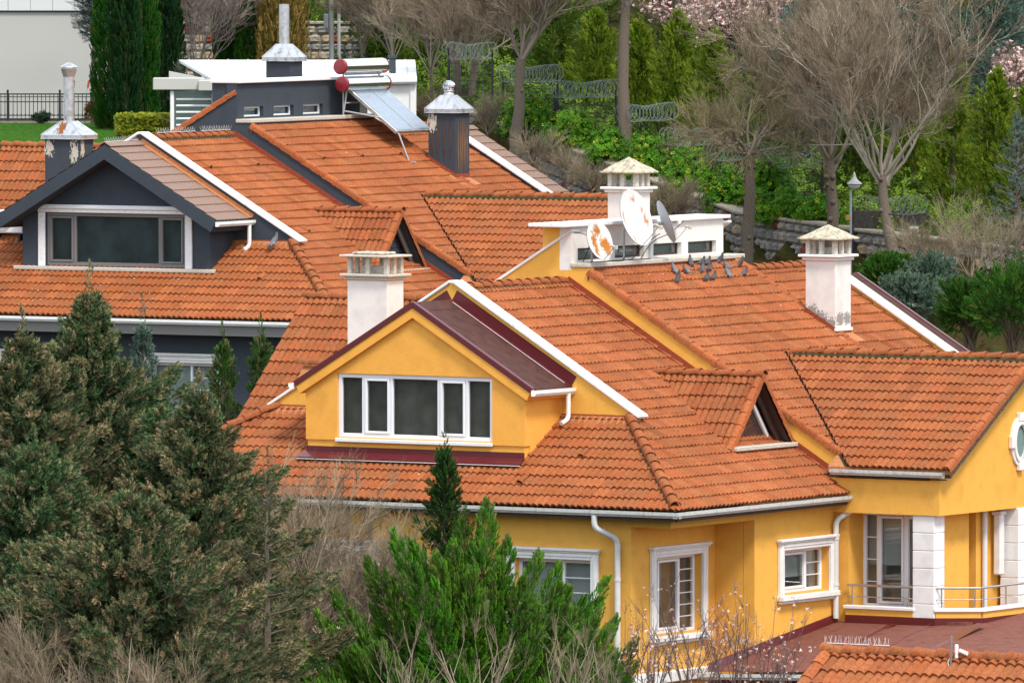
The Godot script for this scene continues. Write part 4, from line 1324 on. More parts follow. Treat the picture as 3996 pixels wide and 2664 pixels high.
	for k in range(1, pts.size() - 1):
		te.tri(Vector3(pts[0].x, ty.call(pts[0].x, max(pts[0].y, -5.0)), pts[0].y), Vector3(pts[k].x, ty.call(pts[k].x, max(pts[k].y, -5.0)), pts[k].y), Vector3(pts[k + 1].x, ty.call(pts[k + 1].x, max(pts[k + 1].y, -5.0)), pts[k + 1].y))
	te.box(Vector3(6.5, -3, 0.4), Vector3(16, 2.8, 0.82))
	put("terrace_roof", te, M.terrace, root)
	var tf := MB.new()
	tf.quad(Vector3(6.515, ty.call(6.5, -4.25) + 0.16, -4.25), Vector3(6.515, ty.call(6.5, 0.9) + 0.16, 0.9), Vector3(6.56, ty.call(6.5, 0.9) + 0.005, 0.9), Vector3(6.56, ty.call(6.5, -4.25) + 0.005, -4.25))
	tf.box(Vector3(6.8, 3.5, -4.085), Vector3(8.34, 3.80, -4.07))
	tf.box(Vector3(8.34, 3.5, -4.085), Vector3(8.87, 3.80, -4.07))
	var e0 := Vector3(8.84, 0, -4.10); var e1 := Vector3(9.68, 0, -4.65)
	tf.quad(e0 + YP * 3.5, e0 + YP * 3.80, e1 + YP * 3.80, e1 + YP * 3.5)
	tf.box(Vector3(9.67, 3.5, -10.4), Vector3(9.685, 3.80, -4.65))
	put("terrace_flashing", tf, M.maroon, root)
	for q in [[7.9, 0.16], [9.9, 0.22], [12.2, 0.012], [8.85, 0.012]]:
		var st := MB.new()
		var x: float = q[0]
		st.quad(Vector3(x, ty.call(x, -4.0) + 0.004, -4.0), Vector3(x + q[1], ty.call(x, -4.0) + 0.004, -4.0), Vector3(x + q[1] + 0.8, ty.call(x, 0.9) + 0.036, 0.9), Vector3(x + 0.8, ty.call(x, 0.9) + 0.036, 0.9))
		put("membrane_strip", st, M.maroon, root)
	gutter(root, Vector3(6.4, 2.80, 0.88), Vector3(16, 3.1, 0.88), ZP, M.pipe)

# ---------------------------------------------------------------- terrain; l runs to the right, d away from the viewpoint
const ORIGIN := Vector3(116.495, 0, 185.600)
var RT := Vector3(cos(deg_to_rad(31.8)), 0, -sin(deg_to_rad(31.8)))
var FH := Vector3(-sin(deg_to_rad(31.8)), 0, -cos(deg_to_rad(31.8)))
var YAW := deg_to_rad(31.8)

func at(l: float, y: float, d: float) -> Vector3:
	return ORIGIN + RT * l + FH * d + YP * y

func lerp_table(t: Array, x: float) -> float:
	if x <= t[0][0]: return t[0][1]
	for k in t.size() - 1:
		if x <= t[k + 1][0]:
			return lerp(float(t[k][1]), float(t[k + 1][1]), (x - t[k][0]) / (t[k + 1][0] - t[k][0]))
	return t[-1][1]

const H_BACK := [[-60, 11.5], [-9, 11.45], [-1, 11.3], [1.5, 10.45], [3.6, 9.75], [5.6, 9.1], [8.5, 8.8], [12, 8.5], [60, 7.5]]
const D_WALL := [[-60, 335], [-9.8, 335], [-9.4, 306], [-3, 300], [-1, 284], [1.5, 279], [3.6, 275], [5.6, 271], [8.5, 267], [12, 262], [60, 240]]

func ground_y(l: float, d: float) -> float:
	var hb := lerp_table(H_BACK, l)
	var dw := lerp_table(D_WALL, l)
	if d > dw + 0.25:
		var e := d - dw
		return hb + 1.0 + 0.05 * min(e, 40.0) + 0.16 * max(0.0, e - 40.0)
	var d0 := 236.0 if l > 2.0 else 276.0
	var d1 := 252.0 if l > 2.0 else 284.0
	var lowy := 0.0 if l > 2.0 else (1.9 if d > 246.0 else 0.0)
	return lerp(lowy, hb, smoothstep(d0, d1, d))

func build_ground() -> void:
	var soil := noise_tex(51, 0.02, [[0.0, Color(0.35, 0.30, 0.24)], [0.4, Color(0.75, 0.68, 0.56)], [0.6, Color(0.62, 0.66, 0.42)], [1.0, Color(0.9, 0.85, 0.72)]], 512, 5)
	M.soil = mat(Color(0.085, 0.08, 0.05), 0.95, {"tex": soil, "scale": 0.25, "spec": 0.1})
	M.lawn = mat(Color(0.05, 0.13, 0.018), 0.95, {"tex": noise_tex(52, 0.03, [[0.0, Color(0.55, 0.6, 0.4)], [0.5, Color(0.9, 0.95, 0.8)], [1.0, Color(1, 1, 0.85)]], 512, 5), "scale": 0.4, "spec": 0.1})
	var mb := MB.new()
	var ls := []
	var x := -160.0
	while x <= 160.0:
		ls.append(x)
		x += 0.8 if abs(x + 0.4) < 20.0 else 7.0
	var ds := []
	x = 60.0
	while x <= 560.0:
		ds.append(x)
		x += 1.2 if x > 228 and x < 316 else 7.0
	for k in ls.size():
		for j in ds.size():
			mb.v.append(at(ls[k], ground_y(ls[k], ds[j]), ds[j])); mb.n.append(YP); mb.c.append(Color(1, 1, 1))
	var n := ds.size()
	for k in ls.size() - 1:
		for j in n - 1:
			var a := k * n + j
			mb.i.append_array(PackedInt32Array([a, a + 1, a + n + 1, a, a + n + 1, a + n]))
	# normals from the slope
	for k in range(1, ls.size() - 1):
		for j in range(1, n - 1):
			var q := k * n + j
			mb.n[q] = (mb.v[q + n] - mb.v[q - n]).cross(mb.v[q - 1] - mb.v[q + 1]).normalized()
			if mb.n[q].y < 0: mb.n[q] = -mb.n[q]
	var g := put("ground", mb, M.soil)
	tag(g, "", "", "", "structure")
	# lawn behind the grey house
	var lw := MB.new()
	for k in 16:
		for j in 16:
			var p := []
			for q in [[0, 0], [0, 1], [1, 1], [1, 0]]:
				var l: float = -20.0 + 10.6 * (k + q[0]) / 16.0; var d: float = 285.0 + 22.0 * (j + q[1]) / 16.0
				p.append(at(l, max(ground_y(l, d), 11.3) + 0.03, d))
			lw.quad(p[0], p[1], p[2], p[3])
	var lo := put("lawn", lw, M.lawn)
	tag(lo, "", "", "", "structure")
	var gr := Fol.new()
	for k in 9000:
		var l := rr(-15.5, -9.5); var d := rr(287.0, 306.5)
		gr.add(at(l, 11.38 + max(0.0, ground_y(l, d) - 11.42), d), Vector3(rr(-0.3, 0.3), 1, rr(-0.3, 0.3)), rr(0.06, 0.11), Color(0.05, 0.14, 0.016) * rr(0.7, 1.25))
	var go := gr.finish(self, "lawn_grass", grass_mesh(), M.leaf)
	tag(go, "short green lawn grass behind the grey house", "grass", "", "stuff")

func grass_mesh() -> ArrayMesh:
	var mb := MB.new()
	for k in 7:
		var an := k * 2.4
		var b := Vector3(cos(an) * 0.5, 0, sin(an) * 0.5) * (0.3 + 0.1 * k)
		var s := Vector3(-sin(an), 0, cos(an)) * 0.12
		mb.tri(b - s, b + s, b + Vector3(cos(an) * 0.3, 1.0, sin(an) * 0.3))
	return mb.mesh()

# ---------------------------------------------------------------- plants
class Fol:
	var t: Array[Transform3D] = []
	var c: PackedColorArray = PackedColorArray()
	var k := 0.0
	func add(p: Vector3, dir: Vector3, s: float, col: Color, wide := 1.0) -> void:
		var y := dir.normalized()
		k += 2.399
		var x := y.cross(Vector3(sin(k), 0.37, cos(k)))
		if x.length() < 0.02: x = y.cross(Vector3(1, 0, 0))
		x = x.normalized()
		var z := x.cross(y)
		t.append(Transform3D(Basis(x * s * wide, y * s, z * s * wide), p))
		c.append(Color(col.r, col.g, col.b))
	func finish(parent: Node, called: String, mesh: Mesh, m: Material) -> MultiMeshInstance3D:
		var mm := MultiMesh.new()
		mm.transform_format = MultiMesh.TRANSFORM_3D
		mm.use_colors = true
		mm.mesh = mesh
		mm.instance_count = t.size()
		for q in t.size():
			mm.set_instance_transform(q, t[q])
			mm.set_instance_color(q, c[q])
		var o := MultiMeshInstance3D.new()
		o.name = called
		o.multimesh = mm
		o.material_override = m
		parent.add_child(o, true)
		o.set_meta("kind", "stuff")
		return o

var SP := {}

func blade(mb: MB, a: Vector3, d: Vector3, w: float, side: Vector3) -> void:
	# a narrow leaf: two triangles, folded a little
	var m := a + d * 0.45
	mb.tri(a, m + side * w, a + d)
	mb.tri(a, a + d, m - side * w)

func setup_plants() -> void:
	var lf := mat(Color(1, 1, 1), 0.75, {"vc": true, "spec": 0.25})
	lf.backlight_enabled = true
	lf.backlight = Color(0.12, 0.14, 0.05)
	M.leaf = lf
	M.twig = mat(Color(1, 1, 1), 0.9, {"vc": true, "spec": 0.15})
	M.bark = mat(Color(0.19, 0.155, 0.12), 0.95, {"tex": noise_tex(61, 0.05, [[0.0, grey(0.42)], [0.5, grey(0.9)], [1.0, grey(1.15)]], 512, 5), "scale": 1.4, "spec": 0.1})
	M.barkpale = mat(Color(0.30, 0.25, 0.19), 0.95, {"tex": noise_tex(62, 0.06, [[0.0, grey(0.5)], [0.5, grey(0.95)], [1.0, grey(1.1)]], 512, 5), "scale": 2.0, "spec": 0.1})
	var r := RandomNumberGenerator.new()
	r.seed = 77
	# juniper spray: stem with side shoots that carry scale leaves
	for kind in ["juniper", "cypress"]:
		var mb := MB.new()
		var n := 7 if kind == "juniper" else 9
		for k in n:
			var f := (k + 0.6) / n
			for s in 2:
				var an := k * 2.4 + s * PI + r.randf_range(-0.4, 0.4)
				if kind == "cypress": an = s * PI + r.randf_range(-0.7, 0.7)
				var out := Vector3(cos(an), 0, sin(an))
				var L := (0.42 if kind == "juniper" else 0.34) * (1.0 - f * 0.6)
				var d := (out * 0.8 + Vector3(0, r.randf_range(0.6, 1.0), 0)).normalized() * L
				var a := Vector3(0, f * 0.8, 0)
				mb.col = Color(1, 1, 1) * r.randf_range(0.75, 1.2)
				blade(mb, a, d, 0.042, d.cross(Vector3(0, 1, 0.3)).normalized())
				blade(mb, a + d * 0.35, (d * 0.5 + Vector3(0, 0.1, 0)).rotated(YP, 0.7), 0.03, out)
		mb.col = Color(1.1, 1.08, 0.95)
		blade(mb, Vector3(0, 0.55, 0), Vector3(0.02, 0.45, 0.02), 0.04, XP)
		blade(mb, Vector3(0, 0.55, 0), Vector3(0.0, 0.42, 0.04), 0.04, ZP)
		SP[kind] = mb.mesh()
	# spruce shoot: needles all round
	var ms := MB.new()
	for k in 22:
		var f := k / 22.0
		var an := k * 2.4
		ms.col = Color(1, 1, 1) * r.randf_range(0.8, 1.15)
		blade(ms, Vector3(0, f * 0.85, 0), Vector3(cos(an) * 0.26, 0.2, sin(an) * 0.26) * (1.1 - f * 0.4), 0.022, Vector3(-sin(an), 0, cos(an)))
	SP.spruce = ms.mesh()
	# leafy shoot (ivy and shrubs): broad leaves
	var ml := MB.new()
	for k in 9:
		var an := k * 2.4
		var o := Vector3(cos(an), 0, sin(an))
		var b := Vector3(0, 0.08 * k, 0) + o * 0.12
		var d := (o + Vector3(0, r.randf_range(-0.2, 0.7), 0)).normalized() * r.randf_range(0.34, 0.5)
		var side := d.cross(Vector3(r.randf_range(-0.4, 0.4), 1, r.randf_range(-0.4, 0.4))).normalized()
		ml.col = Color(1, 1, 1) * r.randf_range(0.7, 1.3)
		blade(ml, b, d, 0.16, side)
	SP.leafy = ml.mesh()
	# bare twigs: a fan of thin shoots, three-sided
	for kind in ["twigs", "upright"]:
		var mt := MB.new()
		for k in 6:
			var an := r.randf_range(0, TAU)
			var sp := r.randf_range(0.15, 0.75) if kind == "twigs" else r.randf_range(0.05, 0.4)
			var s := Vector3(0, r.randf_range(0.0, 0.35), 0)
			var d := Vector3(cos(an) * sp, 1.0, sin(an) * sp).normalized()
			var L := r.randf_range(0.4, 0.95)
			var p := PackedVector3Array([s, s + d * L * 0.5 + Vector3(r.randf_range(-0.05, 0.05), 0, r.randf_range(-0.05, 0.05)), s + d * L + Vector3(0, r.randf_range(0, 0.1), 0)])
			mt.col = Color(1, 1, 1) * r.randf_range(0.75, 1.25)
			mt.tube(p, PackedFloat32Array([0.0085, 0.006, 0.003]), 3, false)
			for q in 2:   # side shoots
				var f := r.randf_range(0.3, 0.85)
				var b := s + d * L * f
				var e := (d + Vector3(r.randf_range(-1, 1), r.randf_range(-0.2, 0.5), r.randf_range(-1, 1)) * 0.8).normalized() * L * 0.35
				mt.tube(PackedVector3Array([b, b + e]), PackedFloat32Array([0.005, 0.0025]), 3, false)
		SP[kind] = mt.mesh()
	# blossom: a short spur with pale petals
	var mf := MB.new()
	for k in 6:
		var ce := Vector3(r.randf_range(-0.35, 0.35), r.randf_range(0, 1), r.randf_range(-0.35, 0.35))
		mf.col = Color(1, 1, 1) if k % 3 else Color(0.75, 0.45, 0.42)
		for j in 5:
			var an := TAU * j / 5.0
			var d := Vector3(cos(an), 0.4, sin(an)) * 0.26
			blade(mf, ce, d, 0.11, Vector3(-sin(an), 0, cos(an)))
	SP.blossom = mf.mesh()

func mix(a: Color, b: Color, f: float) -> Color:
	return a.lerp(b, clamp(f, 0.0, 1.0))

# a feathery branch: sprays round a curved axis; rad is its half width at the widest
func plume(F: Fol, p0: Vector3, p1: Vector3, rad: float, n: int, s: float, c0: Color, c1: Color, tip: Color, sag := 0.0) -> void:
	var ax := p1 - p0
	var L := ax.length()
	var y := ax / L
	var x := y.cross(Vector3(0.3, 0.2, 0.9)).normalized()
	var z := x.cross(y)
	for k in n:
		var f := pow(R.randf(), 0.8)
		var an := R.randf() * TAU
		var w := rad * sqrt(max(0.0, 1.0 - f)) * rr(0.3, 1.0)
		var o := x * cos(an) + z * sin(an)
		var p := p0 + ax * f + o * w * 0.7 + YP * (-sag * f * (1.0 - f) * 4.0)
		var dir := y * rr(0.6, 1.1) + o * (0.85 * (1.0 - f) + 0.15) + YP * 0.12
		var col := mix(c0, c1, R.randf())
		if R.randf() < f * 0.55: col = mix(col, tip, rr(0.3, 1.0))
		F.add(p, dir, s * rr(0.65, 1.15) * (1.0 - 0.35 * f), col)

# evergreen built from feathery branches round a trunk. prof: [[height fraction, radius], ...]
func conifer(called: String, foot: Vector3, height: float, prof: Array, nb: int, per: int, s: float, spray: String, pal: Array, label: String, opt := {}) -> Node3D:
	var o := base(called, foot)
	var tr := MB.new()
	var lean: Vector3 = opt.get("lean", Vector3.ZERO)
	tr.tube(PackedVector3Array([Vector3(0, -0.3, 0), Vector3(0, height * 0.4, 0) + lean * 0.4, Vector3(0, height * 0.97, 0) + lean]), PackedFloat32Array([height * 0.018 + 0.03, height * 0.012 + 0.02, 0.008]), 7)
	put("trunk", tr, M.bark, o)
	var br := MB.new()
	br.col = Color(0.16, 0.12, 0.09)
	var F := Fol.new()
	var up: float = opt.get("up", 0.55)
	var lo: float = opt.get("from", 0.03)
	for k in nb:
		var f: float = lo + (1.0 - lo) * pow((k + R.randf()) / nb, opt.get("spread", 0.9))
		var r := lerp_table(prof, f) * rr(0.5, 1.35)
		var an := k * 2.39996 + rr(-0.5, 0.5)
		var root := Vector3(0, height * f * 0.96, 0) + lean * f
		root.y -= r * up * 0.5
		var e: Vector3 = root + Vector3(cos(an) * r, r * up * rr(0.7, 1.3) + 0.1, sin(an) * r)
		e.y = min(e.y, height * 1.0)
		var c0: Color = pal[0]; var c1: Color = pal[1]; var tp: Color = pal[2]
		var q := rr(0.75, 1.25)
		plume(F, root.lerp(e, 0.12), e, max(0.10, r * opt.get("fat", 0.30)), int(per * (0.5 + r * 0.6)), s, c0 * q, c1 * q, tp * q, opt.get("sag", 0.0))
		if opt.get("limbs", true): br.tube(PackedVector3Array([root, root.lerp(e, 0.55), root.lerp(e, 0.92)]), PackedFloat32Array([0.025, 0.015, 0.005]), 4, false)
	# leader
	plume(F, Vector3(0, height * 0.88, 0) + lean * 0.88, Vector3(0, height * 1.03, 0) + lean, 0.12, 26, s * 0.8, pal[0], pal[1], pal[2])
	if opt.get("limbs", true): put("branches", br, M.twig, o)
	F.finish(o, "foliage", SP[spray], M.leaf)
	tag(o, label, opt.get("category", "tree"), opt.get("group", ""))
	return o

# dense column of upright sprays (cypress, thuja)
func column_tree(called: String, foot: Vector3, height: float, rad: float, n: int, s: float, pal: Array, label: String, group := "") -> Node3D:
	var o := base(called, foot)
	var tr := MB.new()
	tr.tube(PackedVector3Array([Vector3(0, -0.3, 0), Vector3(0, height * 0.9, 0)]), PackedFloat32Array([0.09, 0.01]), 6)
	put("trunk", tr, M.bark, o)
	var F := Fol.new()
	var nl := FastNoiseLite.new()
	nl.seed = int(foot.x * 13.0) ; nl.frequency = 0.6
	for k in n:
		var f := R.randf()
		var an := R.randf() * TAU
		var flute := 1.0 + 0.22 * nl.get_noise_2d(an * 1.6, f * 1.2) * 2.0
		var w: float = rad * min(1.0, pow((1.0 - f) * 3.2, 0.6)) * min(1.0, 0.72 + f * 3.0) * flute
		var q := pow(R.randf(), 0.28)
		var p := Vector3(cos(an) * w * q, f * height, sin(an) * w * q)
		var pick := nl.get_noise_2d(an * 2.0 + 7.0, f * 3.0) * 0.9 + rr(0.2, 0.8)
		var col := mix(pal[0], pal[1], pick)
		if R.randf() < 0.08: col = pal[2]
		F.add(p, Vector3(cos(an) * 0.5, 1.2, sin(an) * 0.5), s * rr(0.7, 1.2), col)
	F.finish(o, "foliage", SP.cypress, M.leaf)
	tag(o, label, "tree", group)
	return o

# leafy bush from clumps
func bush(called: String, foot: Vector3, rad: Vector3, clumps: int, per: int, s: float, spray: String, pal: Array, label: String, category := "shrub", group := "") -> Node3D:
	var o := base(called, foot, YAW)
	var st := MB.new()
	st.col = Color(0.14, 0.11, 0.08)
	var F := Fol.new()
	for k in clumps:
		var an := R.randf() * TAU
		var ph := acos(rr(-0.25, 1.0))
		var dirn := Vector3(sin(ph) * cos(an), cos(ph), sin(ph) * sin(an))
		var ce := Vector3(0, rad.y * 0.8, 0) + dirn * rad * rr(0.45, 0.95)
		if ce.y < 0.1: ce.y = rr(0.1, 0.3)
		st.tube(PackedVector3Array([Vector3(rr(-0.1, 0.1), -0.15, rr(-0.1, 0.1)), ce * 0.55 + Vector3(0, 0.1, 0), ce]), PackedFloat32Array([0.025, 0.015, 0.006]), 4, false)
		var cr := rad.length() * rr(0.16, 0.30)
		var tone := rr(0.7, 1.3)
		var c0: Color = mix(pal[0], pal[1], R.randf())
		for j in per:
			var rd := Vector3(rr(-1, 1), rr(-1, 1), rr(-1, 1))
			if rd.length() > 1.0: rd = rd.normalized() * rr(0.5, 1.0)
			var p := ce + rd * cr
			var col := mix(c0, pal[1], rr(0, 0.5)) * tone
			if R.randf() < 0.10: col = pal[2]
			F.add(p, rd + dirn * 0.7 + Vector3(0, 0.4, 0), s * rr(0.6, 1.25), col)
	put("stems", st, M.twig, o)
	F.finish(o, "foliage", SP[spray], M.leaf)
	tag(o, label, category, group)
	return o

# bare branching: grows tubes into mb and collects twig places
func grow(mb: MB, F: Fol, p: Vector3, dir: Vector3, L: float, r: float, level: int, top: int, opt: Dictionary) -> void:
	var segs := 5
	var pts := PackedVector3Array([p]); var rad := PackedFloat32Array([r])
	var d := dir.normalized()
	var bend: float = opt.get("bend", 0.22)
	var upw: float = opt.get("upw", 0.08)
	var q := p
	for k in segs:
		d = (d + Vector3(rr(-1, 1), rr(-1, 1), rr(-1, 1)) * bend * 0.5 + YP * upw).normalized()
		q += d * (L / segs)
		pts.append(q); rad.append(lerp(r, r * 0.42, (k + 1.0) / segs))
	mb.tube(pts, rad, 7 if level == 0 else (5 if level == 1 else 4), false)
	if level < top:
		var n: int = opt.n[min(level, opt.n.size() - 1)]
		for k in n:
			var f: float = lerp(float(opt.get("first", 0.35)) if level == 0 else 0.25, 1.0, (k + rr(0.2, 0.9)) / n)
			var ix: float = f * segs
			var i0 := int(min(floor(ix), segs - 1))
			var b := pts[i0].lerp(pts[i0 + 1], ix - i0)
			var dd := (pts[i0 + 1] - pts[i0]).normalized()
			var side := dd.cross(Vector3(rr(-1, 1), rr(-1, 1), rr(-1, 1))).normalized()
			var sp: float = opt.get("open", 0.75) * rr(0.6, 1.3)
			grow(mb, F, b, dd + side * sp, L * opt.get("ratio", 0.6) * rr(0.75, 1.2) * (1.15 - 0.4 * f), max(0.008, lerp(r, r * 0.42, f) * 0.62), level + 1, top, opt)
	if level >= opt.get("twig_from", top - 1):
		var m: int = opt.get("twigs", 4)
		for k in m:
			var ix := rr(0.25, 1.0) * segs
			var i0 := int(min(floor(ix), segs - 1))
			var b := pts[i0].lerp(pts[i0 + 1], ix - i0)
			var dd := (pts[i0 + 1] - pts[i0]).normalized()
			var tone := rr(0.65, 1.3)
			F.add(b, dd + Vector3(rr(-1, 1), rr(-0.5, 1), rr(-1, 1)) * 0.6 + YP * upw * 3.0, opt.get("tl", 0.6) * rr(0.6, 1.3), mix(opt.c0, opt.c1, R.randf()) * tone, opt.get("tw", 1.0))

func bare_tree(called: String, foot: Vector3, trunk: Array, rad: float, limbs: int, limb_len: float, opt: Dictionary, label: String, category := "tree", group := "") -> Node3D:
	# trunk: offsets of its course from the foot
	var o := base(called, foot)
	var t := MB.new()
	var pts := PackedVector3Array(); var rs := PackedFloat32Array()
	for k in trunk.size():
		pts.append(trunk[k]); rs.append(rad * lerp(1.0, opt.get("taper", 0.7), k / float(trunk.size() - 1)) * rr(0.9, 1.1))
	t.tube(pts, rs, 10)
	for k in int(opt.get("knobs", 0)):   # burrs on the bark
		var f := rr(0.1, 0.95) * (pts.size() - 1)
		var i0 := int(f)
		var c := pts[i0].lerp(pts[min(i0 + 1, pts.size() - 1)], f - i0)
		var an := rr(0, TAU)
		t.ball(c + Vector3(cos(an), 0, sin(an)) * rad * 0.75, Vector3.ONE * rad * rr(0.25, 0.5), 6)
	put("trunk", t, opt.get("bark", M.bark), o)
	var b := MB.new()
	var F := Fol.new()
	var top: Vector3 = pts[pts.size() - 1]
	var bc: Color = opt.get("bc", Color(0.2, 0.165, 0.125))
	b.col = bc
	for k in limbs:
		var an: float = k * 2.39996 + rr(-0.4, 0.4)
		var sp: float = opt.get("spread", 0.7) * rr(0.15, 1.35)
		var from := top.lerp(pts[pts.size() - 2], rr(0.0, opt.get("along", 0.25)))
		b.col = bc * rr(0.8, 1.25)
		grow(b, F, from, Vector3(cos(an) * sp, 1.0, sin(an) * sp), limb_len * rr(0.6, 1.2), rad * rr(0.20, 0.36), 0, opt.get("levels", 2), opt)
	put("branches", b, M.twig, o)
	F.finish(o, "twigs", SP[opt.get("spray", "twigs")], M.twig)
	if opt.has("bloom"):
		var G := Fol.new()
		for k in F.t.size():
			for j in int(opt.bloom):
				var tt: Transform3D = F.t[k]
				var q: Vector3 = tt * Vector3(rr(-0.25, 0.25), rr(0.1, 0.95), rr(-0.25, 0.25))
				G.add(q, Vector3(rr(-1, 1), rr(0, 1), rr(-1, 1)), opt.get("bs", 0.09) * rr(0.6, 1.3), Color(0.72, 0.60, 0.57) * rr(0.75, 1.15))
		G.finish(o, "blossom", SP.blossom, M.leaf)
	tag(o, label, category, group)
	return o

# ---------------------------------------------------------------- things behind the houses
func wall_point(l: float) -> Vector3:
	return at(l, lerp_table(H_BACK, l), lerp_table(D_WALL, l))

func stone_wall(called: String, a_l: float, b_l: float, step: float, pts: Array, h: float, label: String, seed_n: int) -> void:
	# pts: foot line; stones laid in rough courses on the side towards the houses
	var o := base(called, Vector3.ZERO)
	var core := MB.new()
	var cap_i := 0
	var variants := []
	var mats := [M.stone1, M.stone2, M.stone3, M.stone1, M.stone2, M.stone4]
	for k in 7:
		var mb := MB.new()
		var n := 5
		var grid := []
		for i in n:
			for j in n:
				var u := i / (n - 1.0) * 2 - 1; var v := j / (n - 1.0) * 2 - 1
				var rim: float = max(abs(u), abs(v))
				var sh := 1.0 - 0.14 * pow(min(abs(u), abs(v)), 2.0) * rim
				grid.append(Vector3(u * 0.5 * sh + rr(-0.03, 0.03), v * 0.5 * sh + rr(-0.03, 0.03), (0.10 if rim < 0.9 else -0.03) + (rr(-0.03, 0.03) if rim < 0.9 else 0.0)))
		for i in n - 1:
			for j in n - 1:
				mb.quad(grid[i * n + j], grid[i * n + j + 1], grid[(i + 1) * n + j + 1], grid[(i + 1) * n + j])
		variants.append(mb.mesh())
	for k in pts.size() - 1:
		var p: Vector3 = pts[k]; var q: Vector3 = pts[k + 1]
		var d := (q - p); d.y = 0
		var L := d.length()
		d = d / L
		var out := d.cross(YP)
		if out.dot(FH) > 0: out = -out
		core.quad(p - YP * 0.8, p + YP * h, q + YP * h, q - YP * 0.8)
		core.quad(p + YP * h, p + YP * h - out * 0.4, q + YP * h - out * 0.4, q + YP * h)
		core.quad(p - YP * 0.8 - out * 0.4, q - YP * 0.8 - out * 0.4, q + YP * h - out * 0.4, p + YP * h - out * 0.4)
		var y := -0.05
		while y < h - 0.08:
			var ch := rr(0.21, 0.30)
			if y + ch > h: ch = h - y
			var x := rr(-0.15, 0.0)
			while x < L - 0.1:
				var w := rr(0.20, 0.42)
				var ms: Material = mats[R.randi() % mats.size()]
				if R.randf() < 0.07: ms = M.brickred
				var s := put("stone", variants[R.randi() % variants.size()], ms, o)
				var c := p.lerp(q, (x + w * 0.5) / L) + YP * (y + ch * 0.5)
				s.transform = Transform3D(Basis(d * w * 1.0, YP * ch * 1.0, out * 0.7), c + out * 0.015)
				x += w
			y += ch
		for c2 in 3:
			var cp := MB.new()
			var f := frame(d, YP, out, p.lerp(q, c2 / 3.0))
			cp.cbox(Vector3(0.0, h + 0.002, -0.45), Vector3(L / 3.0 - 0.01, h + 0.09, 0.09), 0.02, f * Transform3D(Basis(ZP, atan2(q.y - p.y, L)), Vector3.ZERO))
			put("coping_stone", cp, M.stone3, o)
	put("core", core, M.wallmortar, o)
	tag(o, label, "wall")

func razor_coil(a: Vector3, b: Vector3, r: float, label: String) -> void:
	var o := base("razor_wire", a)
	var mb := MB.new()
	var ax := b - a
	var L := ax.length()
	var d := ax / L
	var x := d.cross(YP).normalized()
	var y := x.cross(d)
	for c in 2:
		var pts := PackedVector3Array(); var rs := PackedFloat32Array()
		var turns := int(L / 0.21)
		var n := turns * 14
		for k in n + 1:
			var f := k / float(n)
			var an := f * turns * TAU * (1.0 if c == 0 else -1.0) + c * 1.3
			var rad := r * (1.0 + 0.10 * sin(f * 9.0 + c))
			pts.append(ax * f + (x * cos(an) + y * sin(an)) * rad + YP * (-0.05 * sin(f * PI)))
			rs.append(0.007)
		mb.tube(pts, rs, 3, false)
	put("coil", mb, M.wire, o)
	tag(o, label, "razor wire", "razor wire coils along the hillside fence")

func fence_panel(a: Vector3, b: Vector3, h: float, label: String) -> void:
	var o := base("mesh_fence", a)
	var d := b - a
	var L := d.length()
	for e in [Vector3.ZERO, d]:
		var p := MB.new()
		p.box(Vector3(-0.035, -0.6, -0.035), Vector3(0.035, h, 0.035), Transform3D(Basis(YP, YAW), e))
		p.tube(PackedVector3Array([e + YP * h, e + YP * (h + 0.3) - FH * 0.12]), PackedFloat32Array([0.025, 0.02]), 5)
		put("post", p, M.iron, o)
	var m := MB.new()
	var n := int(L / 0.07)
	for k in range(1, n):
		var q := d * (k / float(n))
		m.tube(PackedVector3Array([q + YP * 0.03, q + YP * (h - 0.03)]), PackedFloat32Array([0.006, 0.006]), 3, false)
	for k in 6:
		var y := 0.1 + (h - 0.2) * k / 5.0
		m.tube(PackedVector3Array([YP * y, d + YP * y]), PackedFloat32Array([0.007, 0.007]), 3, false)
	var w := put("wire_mesh", m, M.iron, o)
	w.set_meta("kind", "stuff")
	tag(o, label, "fence", "fence panels on the stone wall")

